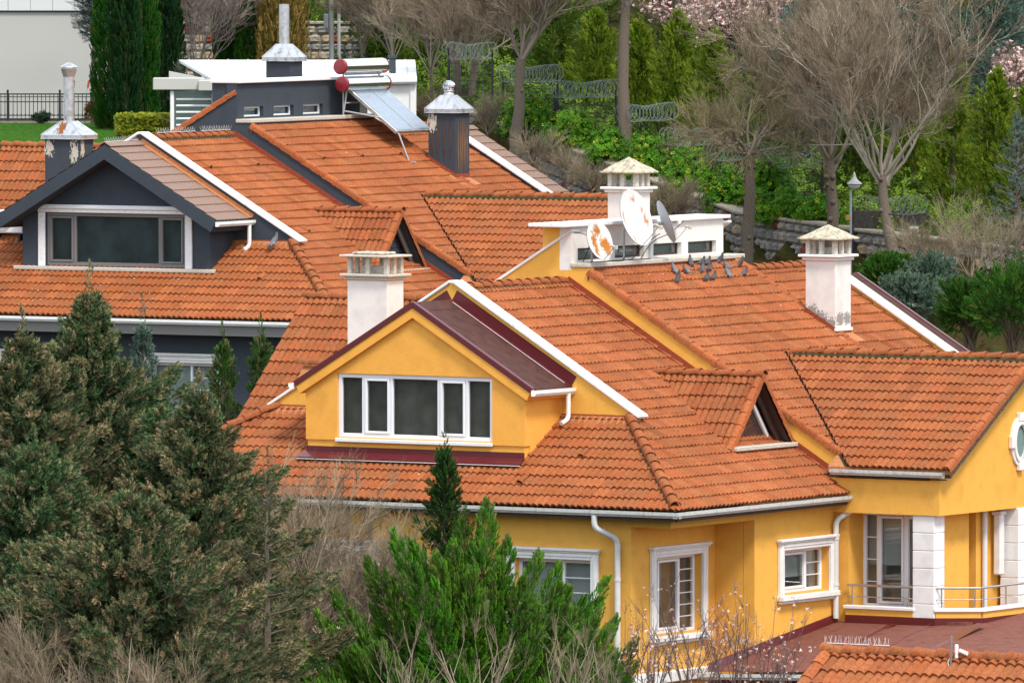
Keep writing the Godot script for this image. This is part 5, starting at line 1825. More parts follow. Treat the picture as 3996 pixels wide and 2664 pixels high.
func build_background() -> void:
	var bump := noise_tex(71, 0.03, [], 256, 4); bump.as_normal_map = true; bump.bump_strength = 6.0
	var sg := noise_tex(72, 0.025, [[0.0, grey(0.45)], [0.45, grey(0.9)], [0.7, grey(1.0)], [1.0, grey(0.75)]], 512, 5)
	M.stone1 = mat(Color(0.36, 0.33, 0.29), 0.95, {"tex": sg, "bump": bump, "scale": 1.2, "spec": 0.15})
	M.stone2 = mat(Color(0.30, 0.285, 0.26), 0.95, {"tex": sg, "bump": bump, "scale": 1.3, "spec": 0.15})
	M.stone3 = mat(Color(0.42, 0.37, 0.29), 0.95, {"tex": sg, "bump": bump, "scale": 1.1, "spec": 0.15})
	M.stone4 = mat(Color(0.45, 0.34, 0.21), 0.95, {"tex": sg, "bump": bump, "scale": 1.1, "spec": 0.15})
	M.brickred = mat(Color(0.28, 0.085, 0.05), 0.95, {"tex": sg, "bump": bump, "scale": 1.5, "spec": 0.15})
	M.wallmortar = mat(Color(0.20, 0.185, 0.16), 0.95, {"tex": sg, "scale": 1.0})
	M.wire = mat(Color(0.16, 0.20, 0.18), 0.5, {"spec": 0.4})
	M.whitewall = mat(Color(0.50, 0.50, 0.47), 0.9, {"tex": sg, "scale": 0.08})
	M.whitewall.albedo_texture = noise_tex(73, 0.01, [[0.0, grey(0.9)], [1.0, grey(1.0)]], 256, 3)
	M.metalpale = mat(Color(0.60, 0.62, 0.61), 0.45, {"spec": 0.4})
	M.roofwhite = mat(Color(0.84, 0.85, 0.86), 0.45, {"spec": 0.4})
	M.gatewood = mat(Color(0.045, 0.04, 0.036), 0.7, {"tex": sg, "scale": 0.8})
	M.bin = mat(Color(0.02, 0.12, 0.05), 0.5)
	M.lampgrey = mat(Color(0.45, 0.46, 0.45), 0.5)
	M.facade = mat(Color(0.27, 0.29, 0.33), 0.85)
	# retaining wall that climbs to the left
	var pts := []
	for l in [-1.4, 1.5, 3.6, 5.6, 8.5, 12.5]: pts.append(wall_point(l))
	stone_wall("stone_wall", 0, 0, 1, pts, 1.02, "long rubble stone retaining wall below the ivy and fence", 3)
	var p2 := []
	for l in [-9.6, -3.6]: p2.append(at(l, 12.45, 309.0))
	stone_wall("stone_wall", 0, 0, 1, p2, 1.78, "rubble stone wall behind the columnar cypresses and white building", 5)
	# fence with razor wire, stepping down to the right
	var co := [[Vector3(-35.63, 13.93, -56.59), Vector3(-33.60, 13.97, -55.50)], [Vector3(-33.36, 13.36, -55.64), Vector3(-30.58, 13.45, -53.84)], [Vector3(-30.64, 13.02, -53.80), Vector3(-27.74, 13.13, -52.07)], [Vector3(-27.60, 12.49, -52.16), Vector3(-25.22, 12.60, -50.69)], [Vector3(-25.37, 11.95, -50.60), Vector3(-23.31, 12.03, -49.52)], [Vector3(-23.31, 11.62, -49.52), Vector3(-20.93, 11.72, -48.06)], [Vector3(-20.84, 11.51, -48.11), Vector3(-18.73, 11.59, -47.07)], [Vector3(-17.45, 10.46, -46.69), Vector3(-15.13, 10.54, -45.77)]]
	var which := ["topmost coil of razor wire at the upper left end of the fence", "razor wire coil left of the tall forked bare trunk", "razor wire coil between the two tall bare trunks", "short razor wire coil right of the second tall trunk", "razor wire coil above the middle of the ivy", "razor wire coil half hidden behind the twigs of the knobbly tree", "razor wire coil right of the knobbly trunk, ending at a black post", "razor wire coil on top of the dark gate"]
	var wf := ["fence panel under the topmost razor wire", "fence panel behind the tall forked bare trunk", "fence panel between the two tall bare trunks", "fence panel right of the second tall trunk", "fence panel behind the middle of the ivy", "fence panel behind the knobbly trunk", "fence panel with black end post right of the knobbly trunk"]
	for k in co.size():
		razor_coil(co[k][0], co[k][1], 0.21, which[k])
		if k < 7:
			var a: Vector3 = co[k][0]; var b: Vector3 = co[k][1]
			fence_panel(Vector3(a.x, a.y - 1.55, a.z) + FH * 0.15, Vector3(b.x, a.y - 1.55, b.z) + FH * 0.15, 1.30, wf[k])
	# gate and pillar by the lamp
	var g := base("garden_gate", Vector3(-17.06, 9.34, -45.75), YAW)
	var gp := MB.new()
	for k in 7:
		var bd := MB.new()
		bd.cbox(Vector3(k * 0.165, 0.0, -0.03), Vector3(k * 0.165 + 0.158, 1.0, 0.0), 0.006)
		put("board", bd, M.gatewood, g)
	for k in 6:
		var bd := MB.new()
		bd.cbox(Vector3(1.24 + k * 0.165, -0.05, -0.25), Vector3(1.24 + k * 0.165 + 0.158, 0.95, -0.22), 0.006)
		put("board", bd, M.gatewood, g)
	gp.box(Vector3(1.16, -0.5, -0.1), Vector3(1.235, 1.05, 0.02))
	gp.box(Vector3(-0.08, -0.5, -0.08), Vector3(-0.005, 1.1, 0.02))
	put("gate_post", gp, M.iron, g)
	tag(g, "dark brown boarded gate between the lamp and the leaning trunk", "gate")
	var sg2 := base("number_plate", Vector3(-15.10, 9.80, -45.20), YAW)
	var sp := MB.new()
	sp.cbox(Vector3(-0.11, -0.14, -0.01), Vector3(0.11, 0.14, 0.01), 0.005)
	sp.cbox(Vector3(-0.11, -0.44, -0.01), Vector3(0.11, -0.16, 0.01), 0.005)
	put("plate", sp, M.coping, sg2)
	for q in [["54", 0.0], ["53", -0.30]]:
		var tm := TextMesh.new()
		var fo := SystemFont.new()
		fo.font_names = PackedStringArray(["Droid Sans"])
		fo.font_weight = 700
		tm.font = fo
		tm.text = q[0]
		tm.font_size = 32
		tm.pixel_size = 0.0058
		tm.depth = 0.004
		var tx := put("digits", tm, M.black, sg2)
		tx.position = Vector3(0, q[1], 0.012)
	sg2.position = Vector3(-15.08, 9.82, -45.21)
	sg2.position = Vector3(-15.08, 9.86, -45.21)
	tag(sg2, "white number plate with dark digits beside the dark gate", "sign")
	sg2.position = Vector3(-15.07, 9.87, -45.22)
	# lamp
	var la := base("street_lamp", Vector3.ZERO)
	la.position = Vector3(-16.63, 9.14, -44.84)
	la.rotation.y = YAW
	var lp := MB.new()
	lp.tube(PackedVector3Array([Vector3(0, -0.4, 0), Vector3(0, 1.75, 0)]), PackedFloat32Array([0.035, 0.03]), 8)
	put("pole", lp, M.pole, la)
	var lh := MB.new()
	lh.lathe(PackedVector2Array([Vector2(0.0, 2.19), Vector2(0.02, 2.17), Vector2(0.035, 2.08), Vector2(0.075, 2.0), Vector2(0.19, 1.90), Vector2(0.185, 1.88), Vector2(0.0, 1.87)]), 16, Transform3D(Basis(), Vector3(0.09, 0, 0)))
	put("shade", lh, M.lampgrey, la)
	var lb := MB.new()
	lb.lathe(PackedVector2Array([Vector2(0.155, 1.868), Vector2(0.12, 1.81), Vector2(0.05, 1.77), Vector2(0.0, 1.76)]), 14, Transform3D(Basis(), Vector3(0.09, 0, 0)))
	put("globe", lb, M.coping, la)
	tag(la, "grey street lamp with bell shaped shade beside the gate", "lamp")
	var jb := base("junction_box", Vector3(-16.59, 10.21, -44.63), YAW)
	var jm := MB.new()
	jm.cbox(Vector3(-0.06, -0.07, -0.04), Vector3(0.06, 0.07, 0.04), 0.015)
	put("case", jm, mat(Color(0.45, 0.20, 0.03), 0.6), jb)
	var jl := MB.new()
	jl.cbox(Vector3(-0.05, -0.06, 0.041), Vector3(0.05, 0.06, 0.05), 0.008)
	put("cover", jl, mat(Color(0.50, 0.23, 0.04), 0.6), jb)
	tag(jb, "small orange box fixed to the lamp pole", "box")
	var bn := base("waste_bin", Vector3(-13.59, 8.95, -42.02), YAW)
	var bm := MB.new()
	var bt := [[-0.11, -0.10, 0.0], [0.15, 0.13, 0.52]]
	for k in 4:
		var s0 := [Vector2(-1, -1), Vector2(1, -1), Vector2(1, 1), Vector2(-1, 1)]
		var a: Vector2 = s0[k]; var b: Vector2 = s0[(k + 1) % 4]
		bm.quad(Vector3(b.x * 0.09, 0, b.y * 0.09), Vector3(b.x * 0.15, 0.5, b.y * 0.14), Vector3(a.x * 0.15, 0.5, a.y * 0.14), Vector3(a.x * 0.09, 0, a.y * 0.09))
	put("body", bm, M.bin, bn)
	var bl := MB.new()
	bl.cbox(Vector3(-0.165, 0.502, -0.16), Vector3(0.165, 0.55, 0.16), 0.02)
	put("lid", bl, M.bin, bn)
	tag(bn, "green tapered waste bin by the leaning trunk", "bin")
	white_pavilion()
	white_hall()
	# grey facade at the top between the blossom trees
	var fb := base("far_house", Vector3(-51.63, 10.27, -98.44), YAW)
	var fm := MB.new()
	fm.wall(rect(-1.6, -2.0, 3.4, 6.0), [Rect2(0.6, 4.0, 0.9, 0.8)], -4.0, 0.0)
	put("wall", fm, M.facade, fb)
	var fp := MB.new()
	fp.cbox(Vector3(-1.66, -2.0, -0.1), Vector3(-1.58, 6.0, 0.12), 0.01)
	put("corner_post", fp, M.coping, fb)
	window(fb, Transform3D(Basis(), Vector3(0.6, 4.0, -0.1)), 0.9, 0.8, [1.0, 1.0], M.upvc, M.blind)
	tag(fb, "grey blue house wall behind the pink blossom at the top", "house")
	# poles at the top
	for q in [[Vector3(-47.45, 13.07, -69.27), 0.075, "pale grey utility pole with a box, left of the pair"], [Vector3(-48.89, 12.88, -71.90), 0.05, "thin grey utility pole, right of the pair"]]:
		var po := base("utility_pole", q[0])
		var pm := MB.new()
		pm.tube(PackedVector3Array([Vector3(0, -1.5, 0), Vector3(0, 4.0, 0)]), PackedFloat32Array([q[1], q[1] * 0.9]), 10)
		put("shaft", pm, M.pole, po)
		if q[1] > 0.06:
			var bx := MB.new()
			bx.cbox(Vector3(-0.2, 1.15, -0.1), Vector3(-0.07, 1.55, 0.1), 0.015)
			put("meter_box", bx, M.pole, po)
		tag(po, q[2], "pole")

func white_pavilion() -> void:
	# low white building with a standing seam roof behind the grey house
	var o := base("white_pavilion", Vector3(-40.32, 11.76, -56.03), YAW)
	var by: float = o.position.y
	var y0: float = 13.16 - by; var y1: float = 13.46 - by
	var x0 := -1.9; var x1 := 3.45; var xl := -3.15; var xr := 3.1
	var zf := 2.0; var zb := -9.0
	var rf := MB.new()
	var P := [Vector3(x0, y0, zf), Vector3(xl, y1, zb), Vector3(xr + 0.2, y1, zb), Vector3(x1, y0 + 0.02, zf)]
	rf.quad(P[0], P[1], P[2], P[3])
	rf.quad(P[0] - YP * 0.07, P[0], P[3], P[3] - YP * 0.07)
	rf.quad(P[1] - YP * 0.07, P[1], P[0], P[0] - YP * 0.07)
	rf.quad(P[3] - YP * 0.07, P[3], P[2], P[2] - YP * 0.07)
	put("roof", rf, M.roofwhite, o)
	for k in 12:
		var f := (k + 0.5) / 12.0
		var s := MB.new()
		var a: Vector3 = P[0].lerp(P[3], f); var b: Vector3 = P[1].lerp(P[2], f)
		s.tube(PackedVector3Array([a + YP * 0.012, b + YP * 0.012]), PackedFloat32Array([0.016, 0.016]), 4)
		put("seam", s, M.metalpale, o)
	var w := MB.new()
	w.box(Vector3(2.2, -3.0, zf - 6.0), Vector3(3.36, y0 - 0.075, zf - 0.1))
	w.box(Vector3(-1.6, y0 - 0.25, zf - 0.3), Vector3(2.19, y0 - 0.075, zf - 0.12))
	w.box(Vector3(-1.2, -3.0, zf - 4.0), Vector3(2.19, y0 - 0.26, zf - 3.6))
	put("wall", w, M.white, o)
	for q in [[3.26, 3.43], [2.14, 2.25]]:
		var c := MB.new()
		c.cbox(Vector3(q[0], -3.0, zf - 0.16), Vector3(q[1], y0 - 0.08, zf - 0.04), 0.02)
		put("pilaster", c, M.white, o)
	var g := gutter(o, Vector3(2.0, y0 - 0.13, zf + 0.0), Vector3(x1, y0 - 0.11, zf + 0.0), ZP, M.gutterw)
	# projecting beam and louvres on the left
	var b := MB.new()
	b.cbox(Vector3(-3.5, y0 - 0.28, zf - 0.5), Vector3(-2.15, y0 + 0.04, zf - 0.1), 0.02)
	b.cbox(Vector3(-2.3, y0 - 0.30, zf - 0.55), Vector3(-1.62, y0 - 0.02, zf + 0.05), 0.02)
	put("beam", b, M.whitewall, o)
	var pv := MB.new()
	pv.cbox(Vector3(-1.95, -3.0, zf - 0.45), Vector3(-1.62, y0 - 0.31, zf - 0.1), 0.02)
	pv.cbox(Vector3(-3.05, -3.0, zf - 0.45), Vector3(-2.95, y0 - 0.3, zf - 0.2), 0.02)
	put("post", pv, M.white, o)
	for k in 9:
		var l := MB.new()
		l.cbox(Vector3(-2.9, y0 - 0.55 - k * 0.17, zf - 0.36), Vector3(-1.97, y0 - 0.50 - k * 0.17, zf - 0.28), 0.01)
		put("louvre", l, M.white, o)
	var gl := MB.new()
	gl.box(Vector3(-3.0, y0 - 2.4, zf - 0.75), Vector3(-1.7, y0 - 0.33, zf - 0.7))
	put("backing", gl, M.frosted, o)
	for k in 7:
		var l := MB.new()
		var f := k / 7.0
		l.box(Vector3(-2.95 + f * 1.1, y1 - 0.14 - f * 0.25, zb + f * 9.0), Vector3(-2.92 + f * 1.1, y1 - 0.02 - f * 0.32, zb + 0.1 + f * 9.0))
		put("rafter_end", l, M.whitewall, o)
	var si := MB.new()
	si.prism(PackedVector2Array([Vector2(-2.3, y0 - 0.3), Vector2(-1.62, y0 - 0.3), Vector2(-1.62, y0 - 0.1), Vector2(-3.1, y1 - 0.1), Vector2(-3.1, y1 - 0.3)]), zf - 1.0, zf - 0.8)
	put("side_panel", si, M.whitewall, o)
	var vs := MB.new()
	vs.cbox(Vector3(2.68, y0 + 0.1, zf - 3.2), Vector3(2.86, y0 + 0.56, zf - 3.0), 0.01)
	vs.cbox(Vector3(2.64, y0 + 0.50, zf - 3.24), Vector3(2.90, y0 + 0.58, zf - 2.96), 0.01)
	put("vent_stack", vs, M.darkgrey, o)
	tag(o, "low white building with a white standing seam roof", "building")

func white_hall() -> void:
	var o := base("white_hall", Vector3(-60.96, 11.36, -72.65), YAW)
	var w := MB.new()
	var x1 := 2.83
	var yt: float = 14.56 - o.position.y
	w.box(Vector3(-9, -1.5, -6), Vector3(x1, yt, 0))
	put("wall", w, M.whitewall, o)
	for k in 15:
		var f := MB.new()
		f.cbox(Vector3(-6.8 + k * 0.64, yt, -0.1), Vector3(-6.8 + k * 0.64 + 0.632, yt + 0.75, 0.10), 0.008)
		put("fascia_panel", f, M.metalpale, o)
	var d := MB.new()
	d.box(Vector3(-9, yt - 0.03, -0.2), Vector3(x1 + 0.02, yt - 0.001, 0.06))
	put("drip_strip", d, M.soffit, o)
	var s := MB.new()
	s.cbox(Vector3(x1 + 0.004, 1.25, -0.3), Vector3(x1 + 0.10, yt - 0.05, 0.02), 0.01)
	s.cbox(Vector3(x1 + 0.16, 0.9, -0.9), Vector3(x1 + 0.5, yt - 0.05, -0.4), 0.01)
	put("corner_trim", s, M.roofwhite, o)
	var s2 := MB.new()
	s2.cbox(Vector3(x1 + 0.004, -1.5, -0.3), Vector3(x1 + 0.09, 1.247, 0.02), 0.01)
	put("corner_base", s2, M.iron, o)
	tag(o, "white rendered building wall with pale metal fascia at upper left", "building")
	for q in [[Vector3(-58.38, 12.18, -72.49), "red tipped pole leaning on the white wall, the left one"], [Vector3(-58.03, 12.18, -72.71), "red tipped pole leaning on the white wall, the right one"]]:
		var po := base("garden_pole", q[0], YAW)
		var m := MB.new()
		m.tube(PackedVector3Array([Vector3(-0.12, -0.7, 0.1), Vector3(0.06, 0.22, 0.0)]), PackedFloat32Array([0.012, 0.012]), 6)
		put("shaft", m, M.pole, po)
		var t := MB.new()
		t.tube(PackedVector3Array([Vector3(0.06, 0.20, 0.0), Vector3(0.085, 0.40, 0.0)]), PackedFloat32Array([0.03, 0.024]), 6)
		put("tip", t, mat(Color(0.45, 0.05, 0.03), 0.6), po)
		tag(po, q[1], "pole", "poles leaning on the white wall")
	# iron fence on the lawn's far edge
	var f := base("iron_fence", Vector3(-57.55, 11.56, -67.71), YAW)
	for y in [[0.74, 0.018], [0.66, 0.012], [0.52, 0.014], [0.14, 0.014], [0.04, 0.016]]:
		var r := MB.new()
		r.box(Vector3(-2.0, y[0] - y[1], -0.015), Vector3(2.6, y[0] + y[1], 0.015))
		put("rail", r, M.iron, f)
	for k in 40:
		var p := MB.new()
		p.tube(PackedVector3Array([Vector3(-1.95 + k * 0.115, 0.03, 0), Vector3(-1.95 + k * 0.115, 0.74, 0)]), PackedFloat32Array([0.011, 0.011]), 5, false)
		p.ball(Vector3(-1.95 + k * 0.115, 0.16, 0), Vector3(0.02, 0.03, 0.02), 6)
		put("picket", p, M.iron, f)
	for x in [0.2, 1.67]:
		var p := MB.new()
		p.box(Vector3(x - 0.03, -0.3, -0.03), Vector3(x + 0.03, 0.80, 0.03))
		p.ball(Vector3(x, 0.83, 0), Vector3(0.035, 0.04, 0.035), 8)
		put("post", p, M.iron, f)
	var k0 := MB.new()
	k0.box(Vector3(-2, -0.3, -0.08), Vector3(2.7, -0.02, 0.08))
	put("kerb", k0, M.stone2, f)
	tag(f, "black iron picket fence in front of the white building", "fence")

func build_trees() -> void:
	# ---- columnar trees by the pavilion
	var cy := [Color(0.014, 0.085, 0.012), Color(0.045, 0.155, 0.012), Color(0.10, 0.12, 0.02)]
	var cd := [Color(0.010, 0.045, 0.014), Color(0.022, 0.075, 0.016), Color(0.06, 0.08, 0.02)]
	column_tree("columnar_cypress", Vector3(-51.59, 11.42, -64.34), 4.6, 0.42, 2600, 0.26, cy, "tall green columnar cypress beside the white wall, leftmost", "columnar cypresses")
	column_tree("columnar_cypress", Vector3(-50.09, 11.45, -62.92), 4.7, 0.36, 2300, 0.26, cd, "dark green columnar cypress, second from the white wall", "columnar cypresses")
	column_tree("columnar_cypress", Vector3(-50.27, 11.40, -63.99), 4.6, 0.40, 2500, 0.26, cy, "bright green columnar cypress, third from the white wall", "columnar cypresses")
	column_tree("columnar_cypress", Vector3(-50.90, 11.40, -65.95), 4.2, 0.55, 2900, 0.26, cd, "dark columnar cypress just left of the white pavilion", "columnar cypresses")
	column_tree("columnar_cypress", Vector3(-50.40, 11.95, -68.61), 4.6, 0.40, 2400, 0.26, cy, "green columnar cypress rising behind the white pavilion roof", "columnar cypresses")
	column_tree("columnar_cypress", Vector3(-49.39, 11.98, -68.06), 4.6, 0.38, 2200, 0.26, [Color(0.02, 0.10, 0.012), Color(0.06, 0.17, 0.014), Color(0.12, 0.14, 0.02)], "green columnar cypress next to the golden thuja", "columnar cypresses")
	column_tree("golden_thuja", Vector3(-48.09, 12.00, -67.69), 4.4, 0.66, 3800, 0.24, [Color(0.20, 0.13, 0.03), Color(0.45, 0.32, 0.09), Color(0.10, 0.12, 0.02)], "golden yellow thuja behind the flue pipe")
	conifer("blue_spruce", Vector3(-43.89, 11.36, -56.17), 2.15, [[0, 0.42], [0.3, 0.36], [0.7, 0.16], [1, 0.02]], 46, 16, 0.15, "spruce", [Color(0.05, 0.075, 0.065), Color(0.10, 0.135, 0.12), Color(0.22, 0.13, 0.07)], "small blue spruce in front of the white louvres", {"up": 0.15, "fat": 0.2})
	conifer("black_pine", Vector3(-56.43, 11.52, -70.76), 3.9, [[0, 0.05], [0.5, 0.06], [0.62, 0.5], [0.85, 0.75], [1, 0.4]], 46, 34, 0.24, "spruce", [Color(0.012, 0.03, 0.026), Color(0.03, 0.055, 0.05), Color(0.05, 0.07, 0.06)], "dark pine with a bare trunk at the corner of the white wall", {"from": 0.6, "up": 0.25, "fat": 0.35})
	hedge()
	bush("russet_shrub", Vector3(-54.21, 11.54, -67.43), Vector3(0.22, 0.30, 0.25), 16, 40, 0.10, "cypress", [Color(0.13, 0.05, 0.018), Color(0.20, 0.09, 0.03), Color(0.05, 0.08, 0.015)], "rusty brown shrub between the fence and the cypresses")
	bush("low_shrub", Vector3(-56.00, 11.51, -67.50), Vector3(0.30, 0.12, 0.2), 12, 30, 0.10, "leafy", [Color(0.008, 0.02, 0.014), Color(0.02, 0.04, 0.02), Color(0.02, 0.03, 0.02)], "small dark shrub at the foot of the iron fence")
	# ---- evergreens above the fence
	var yg := [Color(0.075, 0.165, 0.010), Color(0.21, 0.30, 0.016), Color(0.30, 0.33, 0.04)]
	var dg := [Color(0.035, 0.095, 0.012), Color(0.11, 0.19, 0.016), Color(0.19, 0.23, 0.03)]
	var bl := [Color(0.040, 0.090, 0.068), Color(0.12, 0.20, 0.16), Color(0.20, 0.27, 0.22)]
	var gl := [[1470, 330, 292, 2.9, 0.8, 0, "yellow green arborvitae behind the second tall bare trunk"], [1560, 350, 290, 3.4, 0.95, 0, "bright arborvitae above the middle of the razor wire"], [1640, 380, 287, 3.2, 0.8, 0, "yellow green arborvitae left of the pale blossom"], [1370, 320, 296, 3.2, 0.9, 0, "yellow green evergreen between the two tall bare trunks"], [1280, 290, 300, 3.4, 0.95, 1, "green evergreen behind the forked bare tree"],
		[2100, 520, 280, 3.7, 0.95, 0, "yellow green cypress behind the right half of the big bare crown"], [2190, 520, 277, 4.1, 0.85, 0, "pointed yellow green cypress below the blue spruces"], [2290, 520, 274, 3.6, 0.95, 0, "yellow green cypress at the right edge"], [2365, 540, 272, 3.4, 0.9, 0, "yellow green cypress cut by the right edge"], [1180, 260, 303, 3.2, 0.9, 1, "green evergreen left of the forked bare tree"], [1000, 230, 306, 3.0, 0.9, 1, "green evergreen above the pavilion's right end"], [880, 210, 309, 3.0, 0.9, 1, "green evergreen above the dark vent stack"], [1750, 430, 284, 2.8, 0.8, 1, "green evergreen behind the knobbly trunk"], [1960, 480, 281, 3.0, 0.9, 1, "dark evergreen behind the street lamp"]]
	for q in gl:
		var foot := [Vector3(-34.46, 11.31, -64.38), Vector3(-32.53, 11.13, -63.22), Vector3(-30.21, 10.87, -61.13), Vector3(-37.53, 11.32, -67.18), Vector3(-40.53, 11.57, -70.03), Vector3(-22.26, 9.50, -57.82), Vector3(-19.92, 9.61, -55.74), Vector3(-17.50, 9.71, -53.71), Vector3(-15.84, 9.56, -52.39), Vector3(-43.13, 11.86, -71.94), Vector3(-46.58, 12.15, -73.33), Vector3(-49.44, 12.33, -75.09), Vector3(-27.62, 10.39, -59.20), Vector3(-24.08, 9.92, -57.87)]
		var p: Vector3 = foot[gl.find(q)]
		var h: float = q[3]
		conifer("evergreen_tree", p - YP * 0.2, h + 0.5, [[0, q[4] * 1.15], [0.35, q[4]], [0.7, q[4] * 0.62], [0.9, q[4] * 0.28], [1, 0.05]], 120, 34, 0.27, "cypress", yg if q[5] == 0 else dg, q[6], {"up": 0.9, "fat": 0.34, "limbs": false, "group": "evergreens above the fence"})
	var sl := ["large blue green cedar at the upper right corner", "blue green cedar behind the crown of the big bare tree", "blue green cedar at the very top, left of the others", "blue green cedar cut by the right edge at the top", "blue green cedar behind the left of the big bare crown"]
	var sf := [Vector3(-23.57, 11.47, -64.07), Vector3(-28.30, 11.31, -68.20), Vector3(-30.59, 11.60, -69.13), Vector3(-24.45, 11.71, -68.23), Vector3(-29.68, 11.36, -64.99)]
	for k in 5:
		conifer("blue_cedar", sf[k], 5.2 - 0.3 * k, [[0, 1.1], [0.3, 1.35], [0.6, 1.2], [0.85, 0.6], [1, 0.1]], 90, 34, 0.30, "juniper", bl, sl[k], {"up": 0.45, "fat": 0.30, "group": "blue green cedars on the slope"})
	conifer("blue_spruce", Vector3(-8.28, 9.01, -38.25), 4.0, [[0, 1.0], [0.3, 0.85], [0.7, 0.42], [1, 0.04]], 90, 22, 0.18, "spruce", [Color(0.05, 0.09, 0.085), Color(0.11, 0.165, 0.16), Color(0.17, 0.21, 0.2)], "pale blue spruce at the right edge beside the brush", {"up": 0.2, "fat": 0.16})
	# far wood up the slope, and low growth on the bank
	var W := Fol.new()
	for k in 26:
		var l := -9.0 + k * 0.95
		var d := 322.0 + 14.0 * sin(k * 2.1)
		var h := rr(3.2, 5.6)
		var rad := rr(1.0, 1.5)
		var foot := at(l, ground_y(l, d) - 0.2, d)
		var q := rr(0.7, 1.3)
		var yy := R.randf()
		for j in 620:
			var f := pow(R.randf(), 1.2)
			var an := R.randf() * TAU
			var w := rad * sqrt(1.0 - f) * pow(R.randf(), 0.4)
			W.add(foot + Vector3(cos(an) * w, f * h, sin(an) * w), Vector3(cos(an), 0.9, sin(an)), rr(0.25, 0.45), mix(Color(0.035, 0.085, 0.016), mix(Color(0.10, 0.17, 0.02), Color(0.20, 0.24, 0.03), yy), R.randf()) * q)
	tag(W.finish(self, "far_wood", SP.cypress, M.leaf), "dense green wood far up the slope behind everything", "wood", "", "stuff")
	var U := Fol.new()
	var un := FastNoiseLite.new()
	un.seed = 9; un.frequency = 0.25
	for k in 30000:
		var l := rr(-8.0, 15.0)
		var dw := lerp_table(D_WALL, l)
		var d: float = dw + 0.6 + pow(R.randf(), 1.4) * 34.0
		var nz := un.get_noise_2d(l * 2.0, d * 0.7)
		if nz < -0.12: continue
		U.add(at(l, ground_y(l, d) + rr(-0.05, 0.25 + 1.1 * max(0.0, nz)), d), Vector3(rr(-1, 1), rr(0.3, 1.2), rr(-1, 1)), rr(0.10, 0.22), mix(Color(0.03, 0.085, 0.008), Color(0.16, 0.24, 0.02), R.randf() * 0.8 + nz * 0.5))
	tag(U.finish(self, "undergrowth", SP.leafy, M.leaf), "low green undergrowth covering the bank above the wall", "undergrowth", "", "stuff")
	# ---- ivy over the wall
	var iv := [Color(0.022, 0.10, 0.006), Color(0.085, 0.23, 0.010), Color(0.27, 0.31, 0.02)]
	var il := ["ivy bush at the left end of the wall below the forked tree", "ivy bush left of the second tall trunk", "ivy bush behind the second tall trunk", "tall ivy bush right of the second tall trunk", "ivy bush above the white clerestory's end", "ivy bush left of the knobbly trunk", "ivy bush right of the knobbly trunk, hanging over the wall", "bright ivy bush climbing between knobbly trunk and black post", "ivy bush beside the black fence post", "ivy bush at the foot of the lamp"]
	var ip := [Vector3(-31.21, 11.66, -53.45), Vector3(-29.36, 11.26, -52.48), Vector3(-27.63, 10.92, -51.67), Vector3(-25.80, 10.48, -50.69), Vector3(-23.93, 10.10, -49.49), Vector3(-22.41, 9.99, -48.55), Vector3(-20.15, 9.91, -47.36), Vector3(-20.79, 10.25, -48.15), Vector3(-19.05, 9.93, -47.10), Vector3(-17.85, 9.81, -46.67)]
	var ir := [Vector3(0.75, 0.75, 0.5), Vector3(0.8, 0.8, 0.5), Vector3(0.7, 0.75, 0.5), Vector3(0.8, 0.95, 0.5), Vector3(0.75, 0.95, 0.5), Vector3(0.6, 0.75, 0.45), Vector3(0.75, 0.6, 0.45), Vector3(0.4, 0.9, 0.4), Vector3(0.5, 0.45, 0.4), Vector3(0.3, 0.35, 0.3)]
	for k in 10:
		bush("ivy_bush", ip[k] - YP * 0.15, ir[k], 34, 40, 0.13, "leafy", iv, il[k], "ivy", "ivy along the stone wall")
	# ---- junipers and shrubs at the right
	var ju := [Color(0.05, 0.095, 0.06), Color(0.12, 0.18, 0.12), Color(0.19, 0.22, 0.16)]
	var gr := [Color(0.018, 0.075, 0.010), Color(0.05, 0.15, 0.012), Color(0.12, 0.16, 0.03)]
	var jl := ["blue green juniper beside the rear brown dormer roof", "blue green juniper below the bin", "bright green shrub behind the rear coping", "green cypress bush at the right edge above the tiled gable", "green cypress bush right of the juniper", "small bright evergreen beside the bin's foot"]
	var jp := [Vector3(-6.52, 8.48, -29.93), Vector3(-7.13, 8.75, -31.91), Vector3(-7.98, 9.10, -31.38), Vector3(-0.55, 8.20, -24.22), Vector3(-2.35, 8.21, -25.45), Vector3(-10.79, 9.01, -36.69)]
	var jr := [Vector3(0.7, 0.55, 0.5), Vector3(0.8, 0.5, 0.5), Vector3(0.4, 0.35, 0.4), Vector3(0.95, 1.0, 0.8), Vector3(0.7, 0.8, 0.6), Vector3(0.35, 0.3, 0.3)]
	for k in 6:
		bush("garden_juniper", jp[k], jr[k], 40, 34, 0.26, "juniper" if k < 2 else "cypress", ju if k < 2 else gr, jl[k], "shrub", "evergreen shrubs behind the yellow house")
	# ---- bare trees behind
	var dull := {"n": [6, 5, 4], "c0": Color(0.17, 0.13, 0.09), "c1": Color(0.33, 0.265, 0.185), "tl": 0.7, "twigs": 1, "bend": 0.42, "upw": 0.10, "ratio": 0.58, "open": 0.8, "bc": Color(0.24, 0.205, 0.16)}
	var o1 := dull.duplicate(); o1.merge({"spread": 0.9, "levels": 2, "knobs": 5, "along": 0.15, "twigs": 1}, true)
	bare_tree("bare_tree", Vector3(-31.18, 11.37, -52.76), [Vector3(0, -0.4, 0), Vector3(0.0, 0.5, 0), Vector3(0.12, 1.2, 0), Vector3(0.10, 1.8, 0), Vector3(0.16, 2.45, 0)], 0.17, 11, 2.3, o1, "tall forked bare tree left of the razor wire coils", "tree", "bare trees on the slope")
